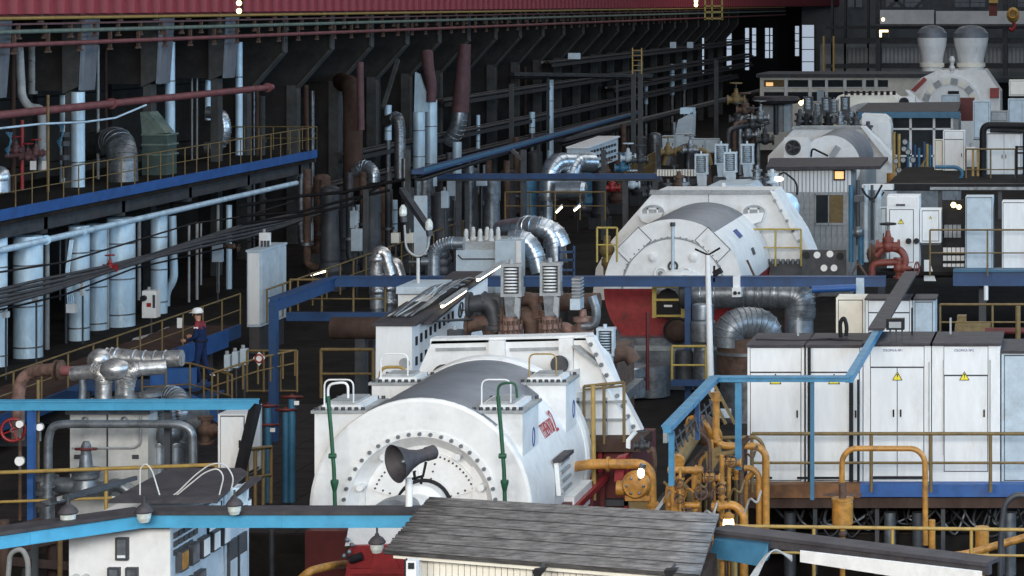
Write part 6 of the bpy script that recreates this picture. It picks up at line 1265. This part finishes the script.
for k, (x, y, m) in enumerate(((800,118,M.steel),(806,122,M.black),(815,120,M.steel),(840,120,M.dsilver),(856,122,M.steel),(828,121,M.black),(868,130,M.steel))):
    solo('casting', ('first','second','third','fourth','fifth','sixth','seventh')[k]+' dark lump casting on the third machine counted from the left' if k < 6 else 'dark lump casting on the slope of the third machine', 'casting', flanged(W(x,y+4,108), .26).px(x-4,x+4,y+3,170,108,.4), m)
t = T('rear_hood', 'beige turbine hood with a grey arch behind the third machine', 'turbine', W(865,125,125)); part(t, 'hood', B().prism([W(838,96,125),W(890,94,125),W(915,112,125),W(915,206,125),W(820,206,125),W(825,112,125)], (0,3,0)), M.cream)
part(t, 'arch', B().lathe([(1.7,-.4),(1.7,0)], W(868,135,125), (0,1,0), 30, False, 180, 360), M.pale); part(t, 'arch_face', B().lathe([(1.45,-.4),(1.7,-.4)], W(868,135,125), (0,1,0), 30, False, 180, 360), M.grey)
for k in range(9): part(t, 'top_stud', B().cyl(W(846+6*k,95,125), W(846+6*k,91,125), .09, n=6), M.black)
t = T('rounded_casing', 'tall white casing with a rounded corner beside the glazed booth', 'casing', W(878,185,108.5)); part(t, 'shell', B().prism([W(862,235,108.5),W(891,235,108.5),W(891,126,108.5),W(889,119,108.5),W(884,115,108.5),W(862,114,108.5)], (0,1.2,0)), M.white); part(t, 'hatch', B().px(878,888,122,144,108.47,.03), M.offw)
# ---------------- glazed booth
Y = 112
t = T('glazed_booth', 'glazed white framed booth with a flat blue grey roof', 'booth', W(915,225,Y))
part(t, 'roof_sheet', B().prism([W(856,117,Y-.6),W(958,117,Y-.6),W(961,107,Y+3),W(868,108,Y+3)], (0,0,.25)), M.slate); part(t, 'roof_edge', B().px(858,960,112,118,Y-.7,.1), M.mblue)
for xa, xb in ((893,909.5),(911.5,933),(935,951)):
    for ya, yb in ((118,128),(130,156),(157,182)): part(t, 'pane', B().px(xa,xb,ya,yb,Y,.04), M.dark)
for x in (910.5,934,952): part(t, 'mullion', B().px(x-1.2,x+1.2,116,190,Y-.1,.12), M.white)
for y in (129,156): part(t, 'transom', B().px(892,952,y-.9,y+.9,Y-.1,.12), M.white)
part(t, 'rear_wall', B().box(W(892,0,Y).x, W(958,0,Y).x, Y+.3, Y+2.8, -.03, W(900,116,Y).z), M.grey)
for k, (x, y) in enumerate(((905,142),(904,149),(896,161),(903,160),(913,160),(899,170),(908,152))): t = T('dial_gauge', ('topmost','second','leftmost','middle','rightmost','lowest','tucked')[k]+' round white gauge in the blue valve stand before the glazed booth', 'gauge', W(x,y+4,100)); part(t, 'dial', B().cyl(W(x,y,100), W(x,y,99.94), .10, n=12), M.grey); part(t, 'bezel', B().ring(W(x,y,99.95), (0,1,0), .12, .02, 12, 4), M.steel)
for k, x in enumerate((908,915,919,924,930)): solo('slim_valve', ('first','second','third','fourth','fifth')[k]+' slim blue valve stem of the stand before the glazed booth', 'valve stem', B().cyl(W(x,182,101), W(x,142+3*(k % 3),101), .06, n=6), M.mblue if k % 2 == 0 else M.blue)
for k, x in enumerate((894,899,927)): solo('yellow_pipe', ('left','middle','right')[k]+' yellow pipe before the glazed booth', 'pipe', B().cyl(W(x,186,100), W(x,(132,134,144)[k],100), .07, n=6), M.ochre)
rail('slanted yellow stair rail before the glazed booth', [W(919,184,99),W(927,172,99)], .6, .3, M.ochre, .035)
solo('yellow_drum', 'small orange drum at the foot of the valve stand', 'drum', B().cyl(W(891,184,99), W(891,173,99), .18, n=12), M.orange)
# right upper cabinets
cabinet('tall white cabinet behind the blue pipe loop', 943, 965, 131, 181, 92, .8, 1, M.offw, head=.28)
cabinet('small cream cabinet left of the tall cabinet by the blue loop', 934.5, 943, 140, 181, 92.3, .6, 1, M.cream, handle=False, margin=.03)
jbox('small white box right of the tall cabinet by the blue loop', 966, 975.5, 147, 162, 92, M.offw)
cabinet('wide white cabinet below the black pipe at the right', 986, 1022, 133, 182, 90, .9, 2, M.offw, margin=.04)
path_pipe('black pipe bending over the wide white cabinet', [W(983,180,89),W(983,125,89),W(1040,126,89)], .13, M.black, .3)
path_pipe('second black pipe behind the bending black pipe', [W(990,129,89.5),W(1040,130,89.5)], .14, M.steel, None)
path_pipe('blue looped pipe rail before the tall white cabinet', [W(935,167,88),W(957,167,88),W(963,172,88),W(960,181,88),W(936,180,88)], .07, M.mblue, .2)
rail('ochre railing before the wide white cabinet', [W(966,190,88),W(1040,190,88)], 1.5, .9, M.drail, .03)
for k, x in enumerate((973,978)): solo('yellow_post', ('left','right')[k]+' yellow post beside the wide white cabinet', 'post', B().px(x-1.2,x+1.2,150,190,89,.08), M.ochre)
t = T('rack_frame', 'dark steel rack frame at the right edge before the wide cabinet', 'rack', W(1020,186,86))
for x in (1016.5,1024): part(t, 'upright', B().px(x-1.3,x+1.3,146,186,86,.12), M.black)
for y in (147,153,168): part(t, 'crossbar', B().px(1016,1030,y-.8,y+.8,86,.1), M.black)
t = T('upper_walkway', 'dark walkway girder below the upper right cabinets', 'walkway', W(950,194,84)); part(t, 'girder', B().px(884,1045,184,191,84,.4), M.black); part(t, 'edge', B().px(930,1045,187,190,83.95,.06), M.dsilver); part(t, 'deck', B().box(W(884,184,84).x, W(1045,184,84).x, 84.3, 94, W(900,185,84).z-.15, W(900,185,84).z-.05), M.pit)
for x in (940,1000): part(t, 'post', B().px(x-2,x+2,191,275,84.2,.2), M.steel)
t = T('white_ledge', 'white ledge end at the left of the dark walkway girder', 'ledge', W(872,192,83)); part(t, 'ledge', B().px(862,893,185,190,83,.5), M.offw); part(t, 'cable_loop', B().tube([W(866,190,82.9),W(870,201,82.9),W(877,202,82.9),W(884,192,82.9)], .03, 6, .3), M.black)
cabinet('pale grey cabinet standing before the red pipework', 973, 990, 101, 140, 108, .8, 1, M.pale, handle=False)
solo('red_block', 'dark red machine block beside the pale grey cabinet', 'machine', B().px(960,974,98,121,116,.6), M.dred)
cabinet('cream box at the far right edge', 1009, 1034, 80, 97, 118, .8, 1, M.cream, handle=False)
cabinet('pale cabinet at the right edge below the cream box', 1008, 1036, 99, 125, 112, .8, 2, M.pale, handle=False)
cabinet('grey box between the pale grey cabinet and the right edge', 990, 1008, 111, 123, 111, .6, 1, M.grey, handle=False)
# ---------------- fourth machine with two tall stacks
Y = 150
t = T('turbine_housing', 'far white turbine with an arched face and two red corners', 'turbine', W(956,125,Y))
part(t, 'body', B().prism([W(921,78,Y),W(938,70,Y),W(985,70,Y),W(1000,92,Y),W(1001,171,Y),W(904,171,Y),W(906,98,Y)], (0,4,0)), M.white)
part(t, 'arch_rim', B().lathe([(1.9,-.5),(1.9,0)], W(950,106,Y), (0,1,0), 36, False, 180, 360), M.offw); part(t, 'arch_face', B().lathe([(0,-.5),(1.9,-.5)], W(950,106,Y), (0,1,0), 36, False, 180, 360), M.offw)
for a in range(200, 341, 20): q = W(950,106,Y-.52)+V((1.55*math.cos(math.radians(a)),0,-1.55*math.sin(math.radians(a)))); part(t, 'arch_block', B().box(-.22,.22,-.06,0,-.2,.2).xform(Matrix.Translation(q) @ Matrix.Rotation(math.radians(a-270), 4, 'Y')), M.cream if a % 40 else M.grey)
part(t, 'red_corner', B().prism([W(911,90,Y-.1),W(924,77,Y-.1),W(927,80,Y-.1),W(915,92,Y-.1)], (0,.1,0)), M.red); part(t, 'red_corner', B().px(990,999,88,98,Y-.2,.3), M.red); part(t, 'dark_slot', B().px(948,959,91,94,Y-.58,.08), M.black)
for k, (x, w) in enumerate(((932,24),(971,28))):
    r = w*Y/F/2*1.13; q = W(x,71,Y+1.5); t = T('exhaust_stack', ('left','right')[k]+' short white stack with a dark domed cap on the far turbine', 'stack', q)
    part(t, 'barrel', B().lathe([(r*.8,0),(r*.8,.6),(r*.9,1.1),(r*1.04,1.6),(r*1.12,2.1)], q, n=24), M.offw); part(t, 'collar', B().lathe([(r*.86,.25),(r*.92,.27),(r*.92,.5),(r*.86,.52)], q, n=24, caps=False), M.cream); part(t, 'domed_cap', B().lathe([(r*1.12,2.1),(r*1.1,2.4),(r*.85,2.7),(r*.5,2.85),(0,2.9)], q, n=24), M.gtop)
solo('gap_casting', 'small white casting between the two stacks', 'casting', B().cyl(W(952,72,Y), W(952,56,Y), .12, n=10).sph(W(952,60,Y), .2, 10).sph(W(952,68,Y), .2, 10), M.offw)
cabinet('grey box standing before the arched far turbine', 941, 959, 95, 109, 140, .8, 1, M.pale, handle=False)
t = T('fan_unit', 'white box with a round black fan above the glazed booth roof', 'fan', W(907,108,116)); part(t, 'case', B().px(898,915,97,108.5,116,.8), M.white); part(t, 'fan_ring', B().ring(W(904,102.5,115.95), (0,1,0), .22, .035, 18, 6), M.steel); part(t, 'fan_disc', B().cyl(W(904,102.5,115.96), W(904,102.5,116), .21, n=18), M.black)
solo('slope_plate', 'white sloping plate right of the fan box above the glazed booth', 'plate', B().prism([W(905,90,122),W(909,90,122),W(926,107,122),W(920,108,122)], (0,.2,0)), M.white)
# ---------------- beige offices across the hall
Y = 172
t = T('office_block', 'long beige office block with a row of windows far down the hall', 'offices', W(850,110,Y))
part(t, 'front_wall', B().box(W(760,0,Y).x, W(936,0,Y).x, Y, Y+6, -.03, W(800,77,Y).z), M.cream); part(t, 'roof_slab', B().px(756,940,74,77.5,Y-.5,7), M.steel)
for k, (xa, xb) in enumerate(((764,784),(788,808),(812,825),(828,843),(846,862),(866,874),(878,888))):
    for ya, yb in ((80,87),(92,101)):
        o = part(t, 'window', B().px(xa,xb,ya,yb,Y-.06,.06), M.dark if not (k == 0 and ya == 80) else M.drail); part(o, 'sill', B().px(xa-.5,xb+.5,yb,yb+1,Y-.16,.12), M.offw)
part(t, 'lit_pane', B().px(766,773,82.5,86,Y-.1,.04), M.amber); part(t, 'door', B().px(817,824,90,106,Y-.1,.06), M.pale)
for x in (786,810,826.5,845,864,876): part(t, 'pilaster', B().px(x-1.4,x+1.4,77,110,Y-.14,.12), M.offw)
t = T('dark_canopy', 'flat dark oval canopy before the beige offices', 'canopy', W(775,104,140)); part(t, 'disc', B().lathe([(0,.25),(1.3,.2),(1.45,0),(1.2,-.2),(0,-.25)], W(776,100,140), n=28), M.slate); part(t, 'stem', B().cyl(W(776,135,140), W(776,101,140), .15), M.steel)
t = T('cable_drum', 'pale grey panel under the flat oval canopy', 'panel', W(777,130,140.5)); part(t, 'board', B().px(762,792,104,132,141,.3), M.grey); part(t, 'stripe', B().px(784,790,104,132,140.9,.1), M.pale)
t = T('lamp_cluster', 'cluster of three lit bulbs above the third machine', 'lamp', W(802,106,130))
for x, y in ((801,103),(805,101),(808,99)): part(t, 'bulb', B().sph(W(x,y,130), .13, 8), M.bulb)
part(t, 'bar', B().cyl(W(799,105,130.2), W(810,100,130.2), .05, n=6), M.steel)
for k, (x, y, m) in enumerate(((745,110,M.rust),(738,120,M.steel),(752,125,M.steel),(760,118,M.dsilver),(736,100,M.drail),(748,135,M.dsilver),(765,140,M.steel),(742,150,M.steel))):
    valve(('rusty','tall dark','stout dark','pale grey','olive','dull grey','low dark','lowest dark')[k]+' valve in the dim pipework left of the third machine', W(x,y,118), .6, m, m, axis=(1,.2,0))
for k in range(6): path_pipe(('first','second','third','fourth','fifth','sixth')[k]+' dark pipe of the dim pipework left of the third machine', [W(728+6*k,175,115+k),W(728+6*k,130-6*k % 13,115+k),W(742+5*k,126-5*k % 11,117+k)], .11, (M.steel, M.rust, M.dsilver)[k % 3], .4)
# ---------------- far end wall: frames, panels, crane
Y = 250
for k, x in enumerate((832,845,868,878,1005)): solo('column', None, None, B().px(x-(2.4 if x in (878,1005) else 1),x+(2.4 if x in (878,1005) else 1),-12,76,Y-(10 if x in (878,1005) else 0),1), M.steel, None, 'structure')
for k, (y0, y1) in enumerate(((38,43),(64,68),(26,29))): solo('beam', None, None, B().px(826,1060,y0,y1,Y-3,1), M.steel, None, 'structure')
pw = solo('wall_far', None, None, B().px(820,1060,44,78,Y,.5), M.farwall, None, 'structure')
n = 0
for xa, xb in ((848,868),(882,926),(940,962),(985,1003),(1008,1050)):
    k = int((xb-xa)/4)
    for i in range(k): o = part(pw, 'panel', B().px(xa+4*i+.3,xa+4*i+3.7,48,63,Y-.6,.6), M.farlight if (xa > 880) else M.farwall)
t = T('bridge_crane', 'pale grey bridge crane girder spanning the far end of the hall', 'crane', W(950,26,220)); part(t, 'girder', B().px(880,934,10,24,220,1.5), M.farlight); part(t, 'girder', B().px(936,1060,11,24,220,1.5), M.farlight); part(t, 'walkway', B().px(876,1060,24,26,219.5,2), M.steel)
for k in range(16): part(t, 'rail_post', B().px(880+10*k-.3,880+10*k+.3,2,11,220.2,.1), M.steel)
part(t, 'hand_rail', B().px(878,1050,2,2.8,220.2,.1), M.steel)
t = T('crane_hook', 'yellow crane hook block hanging at the far right', 'crane hook', W(1013,36,200)); part(t, 'hook_block', B().sph(W(1013,15,200), .55, 14, (1,.6,1.2)), M.ochre); part(t, 'sheave', B().ring(W(1013,14,199.6), (0,1,0), .35, .08, 16, 6), M.orange); part(t, 'hook', B().tube([W(1013,20,200),W(1015,26,200),W(1012,31,200),W(1009,28,200)], .15, 8, .4), M.red); part(t, 'rope', B().cyl(W(1011,9,200), W(1011,-15,200), .05, n=5), M.steel); part(t, 'rope', B().cyl(W(1015,9,200), W(1015,-15,200), .05, n=5), M.steel)
t = T('hoist', 'dark red hoist block hanging from the bridge crane', 'hoist', W(993,20,205)); part(t, 'block', B().px(989,997,2,16,205,.6), M.dred); part(t, 'lamp_head', B().px(989,998,-4,3,204.8,.6), M.ochre); part(t, 'rope', B().cyl(W(993,-2,205), W(993,-15,205), .08, n=5), M.steel)
for k, x in enumerate((823.5,833.5)): solo('yellow_pole', ('left','right')[k]+' of two tall yellow poles at the far wall end', 'pole', B().px(x-.8,x+.8,36,76,200,.15), M.ochre)
t = T('far_lamp', 'bright round lamp on the far column', 'lamp', W(883,22,210)); part(t, 'bulb', B().sph(W(883,19.5,210), .16, 10), M.bulb); part(t, 'bracket', B().px(878,883,20,21,210.2,.1), M.steel)
t = T('far_lamp', 'lit yellow bracket beneath the round lamp on the far column', 'lamp', W(884,36,210)); part(t, 'lit_panel', B().px(879.5,888,30,32,210,.1).px(879.5,881.5,32,37,210,.1), M.bulb); part(t, 'bracket', B().px(888,889.5,29,38,210.1,.1), M.steel)
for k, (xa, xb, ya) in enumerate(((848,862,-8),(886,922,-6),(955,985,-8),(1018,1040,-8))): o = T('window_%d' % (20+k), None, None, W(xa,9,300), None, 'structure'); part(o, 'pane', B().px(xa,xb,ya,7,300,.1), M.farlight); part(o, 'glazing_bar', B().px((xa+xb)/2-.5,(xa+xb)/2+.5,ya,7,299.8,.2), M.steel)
for k, (a, c) in enumerate((((888,8),(905,-6)),((905,8),(888,-6)),((915,8),(930,-6)))): solo('truss_brace', ('first','second','third')[k]+' roof truss brace seen beyond the bridge crane', 'brace', B().bar(W(*a,240), W(*c,240), .3, .3), M.steel)
# ================================================================ WORKER
def worker():
    o = W(197,309,58.5); zf = 1.22; S = (o.z-zf)/1.80; base = V((W(199,0,58.5).x, 58.5, zf))
    # joints: x to the right of the picture, y away, z up (metres for a 1.80 m figure); facing left (-x)
    J = dict(pel=(.05,0,.95), waist=(.03,0,1.10), chest=(.0,0,1.34), neck=(-.01,0,1.50), head0=(-.02,0,1.57), head=(-.04,0,1.67),
             hl=(.05,-.10,.90), kl=(-.02,-.11,.50), al=(.06,-.11,.09), tl=(-.10,-.12,.04),
             hr_=(.05,.10,.90), kr=(.10,.11,.50), ar=(.28,.11,.12), tr=(.16,.12,.05),
             sl=(.01,-.19,1.44), el=(.02,-.25,1.16), wl=(-.22,-.20,1.06), pl=(-.29,-.19,1.06),
             sr=(.01,.19,1.44), er=(.04,.25,1.16), wr=(-.20,.20,1.12), pr=(-.27,.19,1.12))
    R = dict(pel=.15, waist=.14, chest=.165, neck=.06, head0=.068, head=.105, hl=.095, kl=.066, al=.05, tl=.04, hr_=.095, kr=.066, ar=.05, tr=.04,
             sl=.075, el=.055, wl=.036, pl=.034, sr=.075, er=.055, wr=.036, pr=.034)
    E = [('pel','waist'),('waist','chest'),('chest','neck'),('neck','head0'),('head0','head'),('pel','hl'),('hl','kl'),('kl','al'),('al','tl'),('pel','hr_'),('hr_','kr'),('kr','ar'),('ar','tr'),
         ('chest','sl'),('sl','el'),('el','wl'),('wl','pl'),('chest','sr'),('sr','er'),('er','wr'),('wr','pr')]
    for s, p in (('l','pl'),('r','pr')):
        q = V(J[p]); sg = -1 if s == 'l' else 1
        for i in range(4):
            a = 'f%s%d' % (s, i); J[a+'a'] = tuple(q+V((-.05+.004*i, .0, .028-.019*i))); J[a+'b'] = tuple(q+V((-.085+.008*i, -sg*.012, .02-.02*i))); J[a+'c'] = tuple(q+V((-.088+.01*i, -sg*.04, .012-.02*i)))
            R[a+'a'] = R[a+'b'] = .0095; R[a+'c'] = .008; E += [(p, a+'a'), (a+'a', a+'b'), (a+'b', a+'c')]
        a = 'th'+s; J[a+'a'] = tuple(q+V((-.01, -sg*.035, .035))); J[a+'b'] = tuple(q+V((-.045, -sg*.05, .045))); R[a+'a'] = .011; R[a+'b'] = .009; E += [(p, a+'a'), (a+'a', a+'b')]
    ks = list(J); me = bpy.data.meshes.new('body'); me.from_pydata([tuple(V(J[k])*S) for k in ks], [(ks.index(a), ks.index(b)) for a, b in E], [])
    ob = bpy.data.objects.new('body_tmp', me); COL.objects.link(ob)
    sk = ob.modifiers.new('skin', 'SKIN'); 
    for i, k in enumerate(ks):
        v = me.skin_vertices[0].data[i]; v.radius = (R[k]*S, R[k]*S); v.use_root = (k == 'pel')
    ob.modifiers.new('sub', 'SUBSURF').levels = 2; ob.modifiers['sub'].render_levels = 2
    bpy.context.view_layer.update()
    m2 = bpy.data.meshes.new_from_object(ob.evaluated_get(bpy.context.evaluated_depsgraph_get())); bpy.data.objects.remove(ob)
    m2.materials.clear()
    for m in (M.navy, M.clothred, M.skin, M.black): m2.materials.append(m)
    for p in m2.polygons:
        c = p.center/S; p.use_smooth = True
        if c.z > 1.52: p.material_index = 2
        elif c.x < -.235 and c.z > .95 : p.material_index = 2
        elif c.z > 1.36 and c.z <= 1.52: p.material_index = 1
        elif c.z < .10: p.material_index = 3
        elif c.z < .17 and c.x > .2: p.material_index = 3
    t = T('person', 'worker in navy overalls with red shoulders and a white helmet on the steps', 'person', base)
    bo = link('body', m2, t); ORG[bo.name] = base
    hd = base+V((-.04,0,1.675))*S
    def hp(x, y, z): return hd+V((x,y,z))*S
    b = part(t, 'face', B().sph(hp(-.102,0,-.015), .018*S, 8, (1.3,.8,1.6)), M.skin); 
    part(b, 'mouth', B().sph(hp(-.095,0,-.06), .014*S, 8, (.5,1.6,.4)), M.clothred)
    for s in (-1, 1): part(b, 'eye', B().sph(hp(-.09,s*.035,.018), .011*S, 8), M.black); part(b, 'ear', B().sph(hp(.01,s*.102,-.01), .026*S, 8, (.7,.35,1.1)), M.skin)
    part(t, 'hair', B().lathe([(.108*S,-.02*S),(.112*S,.02*S),(.1*S,.06*S)], hp(.012,0,.0), n=18, caps=False), M.brown)
    h = part(t, 'helmet', B().lathe([(.135*S,.035*S),(.134*S,.06*S),(.12*S,.11*S),(.08*S,.15*S),(0,.165*S)], hp(.0,0,0), n=24), M.white)
    part(h, 'brim', B().prism([hp(-.19,-.05,.03),hp(-.19,.05,.03),hp(-.11,.12,.045),hp(.1,.12,.045),hp(.14,0,.045),hp(.1,-.12,.045),hp(-.11,-.12,.045)], (0,0,.012*S)), M.white)
    part(h, 'helmet_badge', B().sph(hp(-.125,-.03,.08), .022*S, 8, (.5,1,1)), M.red)
    part(t, 'collar', B().ring(base+V((-.01,0,1.49))*S, (0,0,1), .075*S, .022*S, 18, 6), M.clothred)
    part(t, 'belt', B().lathe([(.165*S,-.02*S),(.172*S,0),(.165*S,.02*S)], base+V((.04,0,1.04))*S, n=20, caps=False), M.black)
    for s in (-1, 1): part(t, 'shoulder_badge', B().box(-.05*S,.05*S,-.01,.01,-.02*S,.02*S).xform(Matrix.Translation(base+V((.02,s*.25,1.38))*S)), M.offw)
    part(t, 'reflective_band', B().ring(base+V((.28,.11,.2))*S, (.3,0,1), .062*S, .012, 14, 5), M.offw)
worker()
